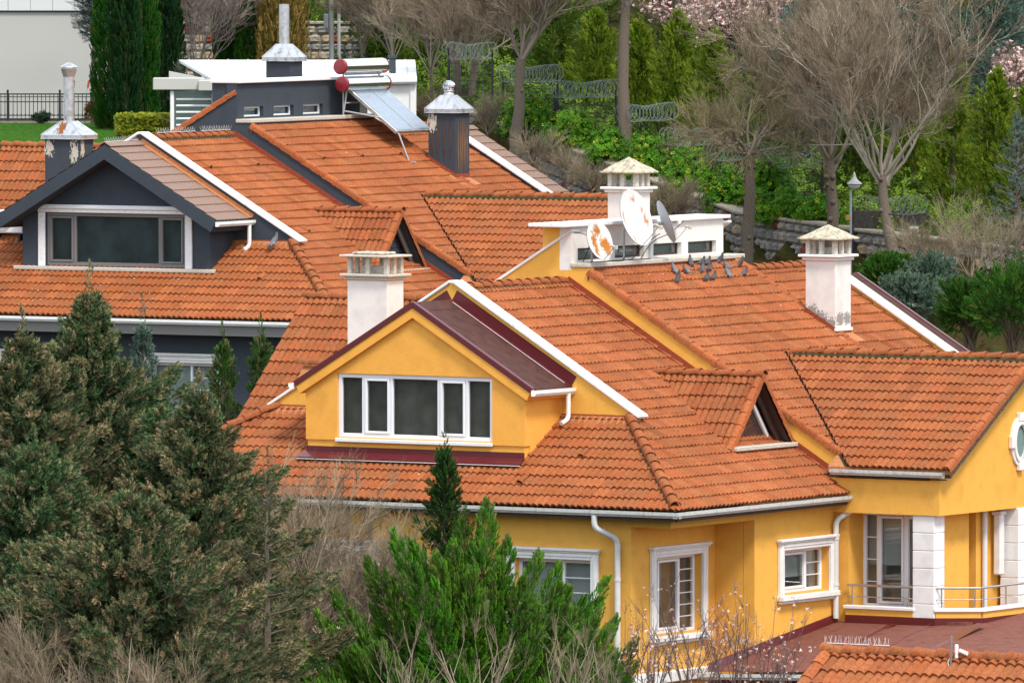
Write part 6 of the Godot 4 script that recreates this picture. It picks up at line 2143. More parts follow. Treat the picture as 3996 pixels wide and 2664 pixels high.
	var o2 := dull.duplicate(); o2.merge({"spread": 0.8, "levels": 2, "knobs": 4, "along": 0.5, "twigs": 1}, true)
	bare_tree("bare_tree", Vector3(-27.27, 11.15, -51.77), [Vector3(0, -0.4, 0), Vector3(-0.02, 1.0, 0), Vector3(-0.08, 2.0, 0), Vector3(-0.05, 3.3, 0), Vector3(0.02, 4.3, 0)], 0.17, 14, 1.9, o2, "second tall bare tree, its trunk rising past the top edge", "tree", "bare trees on the slope")
	var o3 := dull.duplicate(); o3.merge({"spread": 2.0, "levels": 2, "n": [5, 3], "knobs": 14, "upw": 0.02, "twigs": 1, "c0": Color(0.17, 0.14, 0.08), "c1": Color(0.30, 0.25, 0.15)}, true)
	bare_tree("bare_tree", Vector3(-18.79, 9.25, -43.50), [Vector3(0, -0.4, 0), Vector3(0.02, 0.7, 0), Vector3(0.10, 1.5, 0), Vector3(0.08, 2.1, 0), Vector3(0.06, 2.5, 0)], 0.17, 13, 1.35, o3, "knobbly bare tree with a wide twiggy crown in front of the ivy", "tree", "bare trees on the slope")
	var o4 := dull.duplicate(); o4.merge({"spread": 0.95, "levels": 3, "n": [5, 3, 3], "knobs": 14, "twigs": 1, "tl": 0.75, "upw": 0.10, "along": 0.7, "open": 0.95}, true)
	bare_tree("bare_tree", Vector3(-17.80, 9.67, -45.99), [Vector3(0, -0.4, 0), Vector3(0.0, 0.6, 0), Vector3(-0.06, 1.3, 0), Vector3(-0.1, 1.9, 0)], 0.17, 13, 3.0, o4, "large bare tree with a dense brown crown left of the lamp", "tree", "bare trees on the slope")
	var o5 := o4.duplicate(); o5.merge({"spread": 1.05, "bc": Color(0.32, 0.28, 0.22)}, true)
	bare_tree("bare_tree", Vector3(-13.72, 9.10, -41.94), [Vector3(0.03, -0.4, 0), Vector3(0.0, 0.2, 0), Vector3(-0.20, 1.0, 0), Vector3(-0.33, 1.7, 0), Vector3(-0.36, 2.4, 0)], 0.165, 13, 3.2, o5, "leaning bare tree with pale limbs and a dense crown right of the lamp", "tree", "bare trees on the slope")
	var o6 := dull.duplicate(); o6.merge({"spread": 0.5, "levels": 2, "twigs": 1, "along": 0.5}, true)
	bare_tree("bare_tree", Vector3(-37.05, 11.62, -59.24), [Vector3(0, -0.4, 0), Vector3(0.02, 1.0, 0), Vector3(0.0, 2.2, 0)], 0.15, 9, 1.7, o6, "straight bare tree right of the pavilion", "tree", "bare trees on the slope")
	bare_tree("bare_tree", Vector3(-35.62, 11.79, -57.77), [Vector3(0, -0.4, 0), Vector3(-0.03, 1.0, 0), Vector3(0.08, 1.9, 0)], 0.11, 8, 1.5, o6, "thinner bare tree just left of the forked one", "tree", "bare trees on the slope")
	bare_tree("bare_tree", Vector3(-38.69, 11.80, -60.57), [Vector3(0, -0.4, 0), Vector3(0.03, 0.8, 0), Vector3(0.0, 1.6, 0)], 0.07, 9, 1.8, o6, "small bare tree behind the turbine chimney", "tree", "bare trees on the slope")
	bare_tree("bare_tree", Vector3(-44.40, 12.29, -67.62), [Vector3(0, -0.4, 0), Vector3(0.03, 0.8, 0), Vector3(0.0, 1.2, 0)], 0.06, 10, 1.8, o6, "small bare tree above the dark vent stack", "tree", "bare trees on the slope")
	bare_tree("bare_tree", Vector3(-46.73, 12.34, -69.71), [Vector3(0, -0.4, 0), Vector3(0.03, 0.8, 0), Vector3(0.0, 1.2, 0)], 0.06, 10, 1.7, o6, "small bare tree right of the utility poles", "tree", "bare trees on the slope")
	var o7 := dull.duplicate(); o7.merge({"spread": 0.7, "levels": 2, "twigs": 1, "bc": Color(0.33, 0.28, 0.25), "c0": Color(0.24, 0.19, 0.16), "c1": Color(0.36, 0.30, 0.26)}, true)
	bare_tree("bare_tree", Vector3(-50.63, 11.98, -67.29), [Vector3(0, -0.4, 0), Vector3(0.02, 0.5, 0), Vector3(0.0, 0.9, 0)], 0.10, 10, 2.3, o7, "grey bare tree between the dark and the green cypresses", "tree", "bare trees on the slope")
	# brush
	var ob := dull.duplicate(); ob.merge({"spread": 1.1, "levels": 2, "n": [4, 2], "twigs": 1, "tl": 0.45, "first": 0.15, "upw": 0.04, "bend": 0.4, "bc": Color(0.26, 0.21, 0.15), "c0": Color(0.20, 0.16, 0.105), "c1": Color(0.34, 0.28, 0.19)}, true)
	var bp := [Vector3(-10.29, 8.97, -38.18), Vector3(-11.17, 9.03, -38.81), Vector3(-8.73, 8.94, -36.79), Vector3(-7.15, 9.23, -35.42), Vector3(-29.49, 10.91, -50.99), Vector3(-28.31, 10.49, -50.54), Vector3(-33.17, 11.55, -54.59), Vector3(-27.22, 10.31, -50.04), Vector3(-23.14, 9.71, -46.69), Vector3(-22.77, 9.82, -46.91), Vector3(-36.99, 11.76, -58.10)]
	var bn := ["bare shrub spreading in front of the gate, the middle one", "bare shrub just right of the bin", "bare shrub between the brush and the blue spruce", "bare shrub in front of the blue spruce", "grey brush on the wall below the forked tree", "grey brush at the wall's middle", "grey brush left of the wall's upper end", "thin brush above the grey house's rear ridge", "thin brush behind the capped chimney", "thin brush right of the capped chimney", "thin brush behind the turbine chimney's foot"]
	var bz := [1.3, 0.8, 1.0, 0.9, 0.55, 0.5, 0.7, 0.45, 0.6, 0.5, 0.7]
	for k in bp.size():
		bare_tree("bare_shrub", bp[k], [Vector3(0, -0.2, 0), Vector3(0, 0.1, 0), Vector3(0, 0.25, 0)], 0.045, 7, bz[k], ob, bn[k], "shrub", "bare brush behind the houses")
	# blossom at the top
	var oz := dull.duplicate(); oz.merge({"spread": 0.9, "levels": 2, "twigs": 2, "tl": 0.5, "bloom": 6, "bs": 0.11}, true)
	bare_tree("blossom_tree", Vector3(-36.35, 11.93, -72.62), [Vector3(0, -0.3, 0), Vector3(0, 0.8, 0), Vector3(0, 1.2, 0)], 0.09, 10, 1.6, oz, "pale pink blossom tree below the grey blue wall", "tree", "blossom trees at the top")
	bare_tree("blossom_tree", Vector3(-39.31, 12.32, -75.49), [Vector3(0, -0.3, 0), Vector3(0, 0.8, 0), Vector3(0, 1.2, 0)], 0.09, 9, 1.4, oz, "pale pink blossom tree left of the grey blue wall", "tree", "blossom trees at the top")
	bare_tree("blossom_tree", Vector3(-20.22, 10.59, -60.26), [Vector3(0, -0.3, 0), Vector3(0, 0.8, 0), Vector3(0, 1.2, 0)], 0.09, 9, 1.3, oz, "pale pink blossom tree at the right edge", "tree", "blossom trees at the top")
	# ---- foreground evergreens, left
	var old := [Color(0.032, 0.085, 0.034), Color(0.11, 0.175, 0.068), Color(0.34, 0.28, 0.15)]
	var brn := [Color(0.038, 0.085, 0.036), Color(0.14, 0.165, 0.07), Color(0.36, 0.27, 0.15)]
	conifer("old_juniper", at(-7.97, 0, 205), 11.0, [[0, 2.9], [0.45, 2.9], [0.6, 2.5], [0.75, 1.75], [0.86, 0.95], [0.93, 0.45], [1, 0.06]], 300, 70, 0.42, "juniper", old, "tall dark juniper with brown tips, foremost at left", {"up": 0.5, "fat": 0.27, "sag": 0.1})
	conifer("old_juniper", at(-9.35, 0, 202), 10.3, [[0, 2.4], [0.55, 2.3], [0.75, 1.7], [0.9, 0.8], [1, 0.1]], 190, 66, 0.42, "juniper", brn, "brownish juniper cut by the left edge", {"up": 0.5, "fat": 0.27, "lean": Vector3(0.3, 0, 0)})
	conifer("old_juniper", at(-5.75, 0, 200), 9.3, [[0, 2.3], [0.55, 2.2], [0.72, 1.6], [0.87, 0.8], [1, 0.05]], 190, 66, 0.42, "juniper", brn, "brown tipped juniper right of the tallest one", {"up": 0.5, "fat": 0.27})
	conifer("old_juniper", at(-6.9, 0, 196), 7.6, [[0, 2.6], [0.6, 2.3], [0.8, 1.6], [1, 0.3]], 170, 66, 0.42, "juniper", brn, "lower brown juniper in front of the tall one", {"up": 0.45, "fat": 0.28})
	conifer("old_juniper", at(-8.75, 0, 198.5), 8.4, [[0, 2.4], [0.6, 2.0], [0.8, 1.2], [1, 0.2]], 150, 62, 0.40, "juniper", old, "lower green juniper at the left edge below the brown one", {"up": 0.45, "fat": 0.28})
	conifer("old_juniper", at(-6.55, 0, 202.5), 8.9, [[0, 2.0], [0.55, 1.8], [0.75, 1.1], [0.9, 0.5], [1, 0.1]], 130, 60, 0.40, "juniper", old, "green juniper between the tallest one and the brown tipped one", {"up": 0.55, "fat": 0.28})
	conifer("blue_juniper", at(-7.35, 0, 216), 10.0, [[0, 1.2], [0.5, 1.0], [0.8, 0.5], [1, 0.05]], 110, 40, 0.26, "juniper", [Color(0.055, 0.10, 0.075), Color(0.12, 0.185, 0.145), Color(0.18, 0.22, 0.17)], "pale blue green juniper behind the tall dark one", {"up": 0.9, "fat": 0.28})
	var vg := [Color(0.022, 0.085, 0.014), Color(0.055, 0.16, 0.018), Color(0.20, 0.16, 0.08)]
	conifer("green_cypress", at(-6.35, 0, 238), 8.55, [[0, 0.9], [0.6, 0.8], [0.85, 0.45], [1, 0.05]], 100, 40, 0.27, "cypress", vg, "green cypress against the grey wall, right of the blue juniper", {"up": 1.4, "fat": 0.3, "group": "green cypresses between the houses"})
	conifer("green_cypress", at(-5.5, 0, 238), 8.7, [[0, 0.9], [0.6, 0.85], [0.85, 0.45], [1, 0.05]], 100, 40, 0.27, "cypress", vg, "green cypress against the yellow house's left gable", {"up": 1.4, "fat": 0.3, "group": "green cypresses between the houses"})
	conifer("sparse_cedar", at(-4.45, 0, 197), 8.1, [[0, 1.3], [0.4, 1.15], [0.65, 0.85], [0.85, 0.45], [1, 0.08]], 60, 26, 0.22, "juniper", [Color(0.07, 0.085, 0.04), Color(0.14, 0.145, 0.07), Color(0.26, 0.22, 0.12)], "thin pale cedar with open branches in front of the eave", {"up": 0.12, "fat": 0.14})
	# ---- foreground evergreens, middle
	conifer("slim_cypress", at(-1.28, 0, 207), 7.95, [[0, 1.0], [0.6, 0.85], [0.8, 0.55], [0.92, 0.2], [1, 0.04]], 110, 46, 0.27, "cypress", [Color(0.014, 0.06, 0.014), Color(0.035, 0.105, 0.016), Color(0.12, 0.13, 0.05)], "slim dark cypress rising past the front eave", {"up": 0.9, "fat": 0.3})
	green_thicket()
	# ---- foreground bare growth
	var of := {"n": [7, 4, 3], "c0": Color(0.21, 0.165, 0.11), "c1": Color(0.40, 0.32, 0.22), "tl": 0.6, "twigs": 1, "bend": 0.45, "upw": 0.07, "ratio": 0.55, "open": 0.85, "bc": Color(0.34, 0.275, 0.21), "spread": 1.0, "levels": 2, "bark": M.barkpale, "first": 0.2}
	var fp := [[-4.6, 206.0, 3.6, 3.1], [-3.4, 206.5, 3.8, 2.8], [-5.6, 197.5, 2.8, 2.4], [-2.8, 207.0, 3.5, 2.5], [-4.8, 204.5, 2.8, 2.2], [-6.6, 194.0, 2.6, 1.6], [-8.8, 195.0, 3.0, 1.6]]
	var fl := ["pale bare tree in front of the yellow wall, the tallest of the thicket", "bare tree left of the green thicket", "bare tree in front of the dark junipers", "low bare tree at the foot of the green thicket", "low bare shrub at the bottom edge among the pale thicket", "bare shrub below the dark junipers", "grey bare shrub at the lower left corner"]
	for k in fp.size():
		var q: Array = fp[k]
		bare_tree("pale_bare_tree", at(q[0], 0, q[1]), [Vector3(0, -0.3, 0), Vector3(0.05, q[2] * 0.5, 0), Vector3(0.0, q[2], 0)], 0.09, 10, q[3], of, fl[k], "tree", "bare thicket in the foreground")
	# upright whips at the bottom edge
	var ow := of.duplicate(); ow.merge({"spread": 0.5, "levels": 1, "n": [3], "twigs": 1, "spray": "upright", "upw": 0.12, "bend": 0.12, "twig_from": 0, "tl": 0.5}, true)
	var wp := [[-0.6, 197.0, 3.3, 1.5], [0.9, 197.5, 3.3, 1.5], [-2.0, 196.5, 3.3, 1.5], [-7.3, 193.5, 3.1, 2.0], [1.6, 198.0, 3.4, 1.2]]
	var wl := ["dry whips in front of the green thicket, middle", "dry whips in front of the green thicket, right", "dry whips in front of the green thicket, left", "reddish upright whips below the dark junipers", "dry whips at the right foot of the green thicket"]
	for k in wp.size():
		var q: Array = wp[k]
		bare_tree("dry_whips", at(q[0], 0, q[1]), [Vector3(0, -0.3, 0), Vector3(0.02, q[2] * 0.5, 0), Vector3(0.0, q[2], 0)], 0.05, 6, q[3], ow, wl[k], "shrub", "dry whips at the bottom edge")
	# blossom shrubs before the yellow wall
	var os := ow.duplicate(); os.merge({"bc": Color(0.16, 0.11, 0.10), "c0": Color(0.17, 0.11, 0.10), "c1": Color(0.26, 0.18, 0.16), "bloom": 5, "bs": 0.055, "spread": 0.5, "levels": 1, "n": [4], "twigs": 1, "tl": 0.42}, true)
	var sp := [[2.55, 202.0, 3.2, 1.7], [3.3, 202.5, 3.2, 1.6], [4.1, 203.0, 3.2, 1.7], [4.9, 203.0, 3.0, 1.5]]
	var sl2 := ["pink blossom shrub below the first white window, leftmost", "pink blossom shrub before the tall corner window", "pink blossom shrub before the recessed corner", "pink blossom shrub before the red flashing, rightmost"]
	for k in sp.size():
		var q: Array = sp[k]
		bare_tree("blossom_shrub", at(q[0], 0, q[1]), [Vector3(0, -0.3, 0), Vector3(0.02, q[2] * 0.5, 0), Vector3(0.0, q[2], 0)], 0.05, 8, q[3], os, sl2[k], "shrub", "blossom shrubs before the yellow wall")

func green_thicket() -> void:
	# broad upright cypress of many plumes
	var o := base("green_thicket", at(-0.7, 0, 203))
	o.rotation.y = YAW
	var F := Fol.new()
	var br := MB.new()
	br.col = Color(0.14, 0.11, 0.07)
	var tips := []
	# leading shoots: x right, y up, z to the viewpoint
	var lead := [[-1.50, 6.40, 0.2], [-1.15, 6.25, 0.1], [0.22, 6.95, 0.0], [-0.25, 6.6, -0.2], [0.62, 6.3, 0.2], [1.2, 6.0, 0.1], [1.55, 5.75, -0.1], [2.45, 5.55, 0.0], [2.0, 5.2, 0.3], [3.0, 4.4, 0.2], [2.6, 4.8, 0.3], [-2.0, 5.9, 0.0], [-2.6, 5.3, 0.2], [-3.3, 4.5, 0.3], [-2.9, 4.9, 0.2], [-3.6, 4.0, 0.2], [-0.7, 6.0, 0.4], [0.9, 5.6, 0.5]]
	for q in lead: tips.append(Vector3(q[0], q[1], q[2]))
	for k in 150:
		var x := rr(-3.4, 3.0)
		var top: float = lerp_table([[-3.6, 3.9], [-2.6, 5.0], [-1.4, 6.0], [0.2, 6.3], [1.4, 5.6], [2.5, 5.0], [3.1, 4.0]], x)
		tips.append(Vector3(x, rr(2.6, top), rr(-0.6, 1.3)))
	for p: Vector3 in tips:
		var root := Vector3(p.x * 0.42, max(0.5, p.y - 1.9 - abs(p.x) * 0.3), p.z * 0.4)
		var q := rr(0.7, 1.25)
		var y := rr(0.0, 1.0)
		var c0 := mix(Color(0.026, 0.13, 0.010), Color(0.055, 0.19, 0.014), y) * q
		var c1 := mix(Color(0.09, 0.32, 0.016), Color(0.20, 0.40, 0.03), y) * q
		plume(F, root, p, 0.52, 250, 0.33, c0, c1, Color(0.17, 0.21, 0.07) * q)
		br.tube(PackedVector3Array([Vector3(root.x * 0.3, -0.2, root.z * 0.3), root, root.lerp(p, 0.85)]), PackedFloat32Array([0.05, 0.03, 0.006]), 5, false)
	put("stems", br, M.twig, o)
	F.finish(o, "foliage", SP.cypress, M.leaf)
	tag(o, "broad bright green cypress thicket in the centre foreground", "tree")

func hedge() -> void:
	var o := base("clipped_hedge", Vector3(-45.21, 11.47, -56.53), YAW)
	var st := MB.new()
	st.col = Color(0.14, 0.11, 0.08)
	var F := Fol.new()
	for k in 2600:
		var p := Vector3(rr(-0.70, 0.70), rr(0.0, 0.60), rr(-0.4, 0.4))
		var f := R.randi() % 3     # push to a face
		if f == 0: p.y = 0.60 + rr(-0.05, 0.03)
		elif f == 1: p.z = 0.4 + rr(-0.06, 0.03)
		else: p.x = (0.70 if R.randf() < 0.5 else -0.70) + rr(-0.04, 0.04)
		F.add(p, Vector3(rr(-1, 1), rr(0.2, 1.2), rr(-0.2, 1)), rr(0.07, 0.13), mix(Color(0.10, 0.15, 0.012), Color(0.30, 0.30, 0.02), R.randf()))
	for k in 9:
		st.tube(PackedVector3Array([Vector3(-0.6 + k * 0.15, -0.2, 0), Vector3(-0.6 + k * 0.15, 0.45, 0)]), PackedFloat32Array([0.02, 0.01]), 4)
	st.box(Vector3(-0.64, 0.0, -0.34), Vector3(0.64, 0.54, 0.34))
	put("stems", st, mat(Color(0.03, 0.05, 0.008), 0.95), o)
	F.finish(o, "foliage", SP.leafy, M.leaf)
	tag(o, "low clipped yellow green hedge at the foot of the cypresses", "hedge")

# ---------------------------------------------------------------- small things on the roofs
func pigeon(root_pos: Vector3, yaw: float, s: float, tone: float, pose: int, label: String) -> void:
	var o := base("pigeon", root_pos, yaw)
	var col := Color(0.17, 0.18, 0.20) * tone
	var b := MB.new()
	# lofted body along +x (head end)
	var up := 0.45 if pose == 0 else (0.95 if pose == 1 else 0.2)
	var prof := [[-0.15, 0.018, 0.0], [-0.11, 0.04, 0.005], [-0.05, 0.062, 0.012], [0.02, 0.072, 0.02], [0.075, 0.06, 0.045], [0.10, 0.042, 0.075], [0.115, 0.034, 0.105], [0.125, 0.034, 0.128], [0.13, 0.026, 0.150], [0.133, 0.006, 0.163]]
	var path := PackedVector3Array(); var rad := PackedFloat32Array()
	for q in prof:
		var x: float = q[0]; var y: float = q[2]
		path.append(Vector3(x * cos(up * 0.6) - y * 0.2, 0.10 + (x + 0.05) * sin(up * 0.7) + y * 0.9, 0) * s)
		rad.append(q[1] * s)
	b.tube(path, rad, 9)
	put("body", b, mat(col, 0.7), o)
	var w := MB.new()
	for sd in [-1.0, 1.0]:
		var c := Vector3(-0.03, 0.105, sd * 0.055) * s
		w.ball(c, Vector3(0.105, 0.045, 0.02) * s, 8, Transform3D(Basis(ZP, up * 0.55), Vector3.ZERO))
	put("wing", w, mat(Color(0.26, 0.27, 0.30) * tone, 0.7), o)
	var bar := MB.new()
	for sd in [-1.0, 1.0]:
		for q in [-0.075, -0.045]:
			bar.ball(Vector3(q, 0.102, sd * 0.068) * s, Vector3(0.008, 0.035, 0.010) * s, 6, Transform3D(Basis(ZP, up * 0.55), Vector3.ZERO))
	put("wing_bar", bar, M.black, o)
	var t := MB.new()
	var tp: Vector3 = path[0]
	t.box(Vector3(-0.10, -0.008, -0.03) * s, Vector3(0.01, 0.006, 0.03) * s, Transform3D(Basis(ZP, up * 0.5), tp))
	put("tail", t, mat(Color(0.07, 0.075, 0.085) * tone, 0.7), o)
	var k := MB.new()
	var hp: Vector3 = path[7]
	k.tube(PackedVector3Array([hp + Vector3(0.025, 0.0, 0) * s, hp + Vector3(0.062, -0.008, 0) * s]), PackedFloat32Array([0.010 * s, 0.003 * s]), 5)
	put("beak", k, M.black, o)
	var l := MB.new()
	for sd in [-1.0, 1.0]:
		l.tube(PackedVector3Array([Vector3(0.0, 0.06, sd * 0.025) * s, Vector3(0.005, 0.0, sd * 0.028) * s, Vector3(0.035, 0.0, sd * 0.03) * s]), PackedFloat32Array([0.006 * s, 0.005 * s, 0.004 * s]), 5)
	put("legs", l, mat(Color(0.35, 0.10, 0.09), 0.7), o)
	tag(o, label, "pigeon", "pigeons on the yellow house's roof" if label.find("grey villa") < 0 else "")

func dish(c: Vector3, r: float, face: Vector3, foot: Vector3, rust: Array, label: String, tall := 1.06) -> void:
	var o := base("satellite_dish", foot)
	var f := face.normalized()
	var x := YP.cross(f).normalized()
	var y := f.cross(x)
	var T := Transform3D(Basis(x, y, f), c - foot)
	var n := 30; var m := 9
	var d := MB.new()
	var nz := FastNoiseLite.new()
	nz.seed = int(r * 1000.0); nz.frequency = 2.4
	var white := Color(0.68, 0.69, 0.66); var rc := Color(0.40, 0.14, 0.02)
	var ring := func(i: int, j: int) -> Vector3:
		var rad := r * i / float(m)
		var an := TAU * j / float(n)
		return Vector3(cos(an) * rad, sin(an) * rad * tall, 0.16 * r * pow(i / float(m), 2.0))
	var s0 := d.v.size()
	for i in m + 1:
		for j in n:
			var p: Vector3 = ring.call(i, j)
			var g := 0.0
			for q in rust:
				var u := Vector2(p.x / r - q[0], p.y / r - q[1])
				u.x /= q[2]; u.y /= q[3]
				g = max(g, clamp(1.25 - u.length() + nz.get_noise_2d(p.x * 3.0 / r, p.y * 3.0 / r) * 0.7, 0.0, 1.0) * q[4])
			d.v.append(T * p)
			d.n.append((T.basis * Vector3(-p.x * 0.32 / r, -p.y * 0.32 / r, 1).normalized()))
			d.c.append(white.lerp(rc, smoothstep(0.25, 0.75, g)) * (1.0 + 0.06 * nz.get_noise_2d(p.x * 9.0, p.y * 9.0)))
	for i in m:
		for j in n:
			var a := s0 + i * n + j; var b := s0 + i * n + (j + 1) % n
			d.i.append_array(PackedInt32Array([a, b, b + n, a, b + n, a + n]))
	# back skin
	var s1 := d.v.size()
	for i in m + 1:
		for j in n:
			var p: Vector3 = ring.call(i, j) - Vector3(0, 0, 0.012 if i < m else 0.02)
			d.v.append(T * p); d.n.append(T.basis * Vector3(p.x * 0.32 / r, p.y * 0.32 / r, -1).normalized()); d.c.append(Color(0.42, 0.43, 0.43))
	for i in m:
		for j in n:
			var a := s1 + i * n + j; var b := s1 + i * n + (j + 1) % n
			d.i.append_array(PackedInt32Array([a, b + n, b, a, a + n, b + n]))
	for j in n:
		var a := s0 + m * n + j; var b := s0 + m * n + (j + 1) % n
		var a2 := s1 + m * n + j; var b2 := s1 + m * n + (j + 1) % n
		d.i.append_array(PackedInt32Array([a, b, b2, a, b2, a2]))
	put("reflector", d, M.dishpaint, o)
	var arm := MB.new()
	var lo := T * Vector3(0, -r * tall * 0.98, 0.1 * r)
	var tip := T * Vector3(0.0, -r * 0.62, r * 1.05)
	arm.tube(PackedVector3Array([lo, lo.lerp(tip, 0.5) - YP * 0.02, tip]), PackedFloat32Array([0.012, 0.012, 0.012]), 6)
	put("feed_arm", arm, M.pole, o)
	var lnb := MB.new()
	var back := (T * Vector3(0, 0, 0) - tip).normalized()
	lnb.tube(PackedVector3Array([tip - back * 0.05, tip + back * 0.03, tip + back * 0.05]), PackedFloat32Array([0.022, 0.022, 0.034]), 8)
	lnb.cbox(Vector3(-0.03, -0.05, -0.03), Vector3(0.03, 0.03, 0.03), 0.008, Transform3D(Basis(), tip - back * 0.06))
	put("feed_horn", lnb, M.stoneedge, o)
	var mt := MB.new()
	mt.tube(PackedVector3Array([Vector3.ZERO, Vector3(0, (c - foot).y * 0.95, 0)]), PackedFloat32Array([0.024, 0.024]), 8)
	mt.tube(PackedVector3Array([Vector3(0, (c - foot).y * 0.9, 0), T * Vector3(0, 0, -0.01)]), PackedFloat32Array([0.03, 0.04]), 8)
	mt.cbox(Vector3(-0.07, 0.0, -0.07), Vector3(0.07, 0.012, 0.07), 0.003)
	put("mast", mt, M.pole, o)
	tag(o, label, "satellite dish", "satellite dishes on the clerestory sill")

func spikes(parent: Node, a: Vector3, b: Vector3, n: int, called := "bird_spikes") -> void:
	var m := MB.new()
	var d := (b - a)
	var side := d.cross(YP).normalized()
	for k in n:
		var p := a + d * ((k + rr(0.0, 0.5)) / n)
		var e: Vector3 = p + YP * rr(0.09, 0.12) + side * (0.05 * ([-1.0, 0.0, 1.0][k % 3])) + d.normalized() * rr(-0.03, 0.03)
		m.tube(PackedVector3Array([p, e]), PackedFloat32Array([0.0022, 0.0018]), 3, false)
	m.box(Vector3(0, -0.004, -0.012), Vector3(d.length(), 0.003, 0.012), frame(d.normalized(), YP, d.normalized().cross(YP), a))
	var o := put(called, m, M.coping, parent)
	o.set_meta("kind", "stuff")

func build_things() -> void:
	M.dishpaint = mat(Color(1, 1, 1), 0.6, {"vc": true, "spec": 0.3})
	# dishes on the sill in front of the clerestory
	dish(Vector3(0.62, 11.20, -4.63), 0.37, Vector3(0.93, 0.30, 0.17), Vector3(0.42, 10.752, -4.72), [[0.0, 0.55, 0.45, 0.4, 1.0], [-0.35, 0.0, 0.35, 0.7, 1.0], [0.45, -0.25, 0.5, 0.45, 1.0], [-0.35, -0.55, 0.25, 0.5, 0.9], [0.5, -0.6, 0.3, 0.4, 0.9]], "small round satellite dish with a large orange rust stain", 1.12)
	dish(Vector3(0.58, 11.62, -6.10), 0.53, Vector3(0.95, 0.30, 0.06), Vector3(0.40, 10.752, -6.02), [[0.15, 0.75, 0.12, 0.18, 0.85], [0.72, -0.1, 0.16, 0.4, 0.9], [-0.75, 0.05, 0.10, 0.35, 0.8], [-0.45, -0.75, 0.14, 0.22, 0.7], [0.6, 0.25, 0.1, 0.2, 0.7]], "tall white satellite dish with a few rust streaks", 1.14)
	dish(Vector3(0.60, 11.50, -7.28), 0.42, Vector3(0.66, 0.36, -0.66), Vector3(0.40, 10.752, -7.05), [], "grey satellite dish turned away, seen almost edge on", 1.1)
	# cables
	var cb := base("loose_cables", Vector3(0.4, 10.752, -6.0))
	for q in [[[0, 0.02, 1.6], [0.1, 0.5, 1.5], [-0.2, 0.62, 1.62]], [[0.05, 0.015, 1.4], [0.15, 0.012, 0.6], [0.08, 0.015, -0.2], [0.12, 0.25, -0.5], [0.15, 0.52, -1.2]], [[0.1, 0.012, 1.2], [0.02, 0.014, 0.2], [0.12, 0.012, -0.9]], [[0.06, 0.02, -0.6], [0.1, 0.35, -1.0], [0.05, 0.52, -1.8], [-0.05, 0.74, -2.5]], [[0.12, 0.02, 0.9], [0.18, 0.03, 0.3], [0.1, 0.2, 0.1]]]:
		var m := MB.new()
		var cv := Curve3D.new()
		for k in q.size():
			var p := Vector3(q[k][0], q[k][1], q[k][2])
			var tg := Vector3.ZERO
			if k > 0 and k < q.size() - 1: tg = (Vector3(q[k + 1][0], q[k + 1][1], q[k + 1][2]) - Vector3(q[k - 1][0], q[k - 1][1], q[k - 1][2])) * 0.22
			cv.add_point(p, -tg, tg)
		var pts := PackedVector3Array(); var rs := PackedFloat32Array()
		for k in 19:
			pts.append(cv.sample_baked(cv.get_baked_length() * k / 18.0)); rs.append(0.009)
		m.tube(pts, rs, 5)
		put("cable", m, M.cable, cb)
	tag(cb, "tangle of black cables along the clerestory sill", "cables")
	var hb := base("cable_holder", Vector3(0.15, 11.46, -8.45))
	var hm := MB.new()
	hm.tube(PackedVector3Array([Vector3(0, 0, 0), Vector3(0.12, 0.02, 0)]), PackedFloat32Array([0.02, 0.02]), 6)
	put("bracket", hm, M.stoneedge, hb)
	var hh := MB.new()
	hh.cbox(Vector3(0.10, -0.04, -0.03), Vector3(0.17, 0.05, 0.03), 0.01)
	put("horn", hh, M.coping, hb)
	tag(hb, "small beige receiver on the clerestory wall right of the dishes", "receiver")
	# pigeons on the raised slope
	var pg := [[0.41, -8.22, 2.4, 0.75, 1], [0.42, -8.65, 1.2, 0.55, 1], [0.43, -8.88, 1.4, 0.6, 1], [0.40, -9.43, 0.8, 0.6, 1], [0.60, -7.24, 2.9, 1.5, 2], [0.66, -7.64, -2.2, 1.4, 0], [0.62, -8.35, 1.9, 0.8, 1], [0.62, -8.65, 1.7, 0.6, 1], [0.60, -9.38, 2.9, 1.2, 0], [0.82, -9.04, 2.9, 1.5, 2], [0.55, -10.0, 0.2, 0.9, 2], [0.83, -9.71, 1.3, 0.7, 1], [0.89, -6.90, 1.6, 0.55, 1], [0.91, -8.03, 1.7, 0.55, 1], [0.90, -8.33, 1.6, 0.6, 1]]
	var pn := ["dark pigeon under the sill, left end of the back row", "dark pigeon second in the back row under the sill", "dark pigeon third in the back row under the sill", "dark pigeon right end of the back row under the sill", "pale grey pigeon with barred wing, leftmost of the flock", "grey pigeon bending forward beside the leftmost one", "grey pigeon in the middle row, left of a pair", "dark pigeon in the middle row, right of a pair", "pale grey pigeon in the middle row, right of centre", "pale speckled pigeon with barred wing, just below another pale one", "grey pigeon at the far right, its tail to the left", "dark upright pigeon at the lower right end", "dark lone pigeon lowest at the left", "dark upright pigeon in the front row, left of a pair", "dark upright pigeon in the front row, right of a pair"]
	for k in pg.size():
		var q: Array = pg[k]
		var x: float = max(q[0] + 0.22, 0.62)
		pigeon(Vector3(x, 10.88 - 0.596 * x + 0.055, q[1] - 0.1), q[2], 0.70, q[3] * 0.62, min(q[4], 1) if q[4] != 1 else (0 if k % 3 else 1), pn[k])
	var gx := Vector3(3.95, 0.0, 0.25)
	var gw := Transform3D(Basis(YP, 0.05584), Vector3(-28.42, 1.905, -31.216))
	pigeon(gw * Vector3(3.88, 7.86, 0.32), 1.3, 1.0, 0.75, 1, "lone dark pigeon on the grey villa's roof below the coping end")
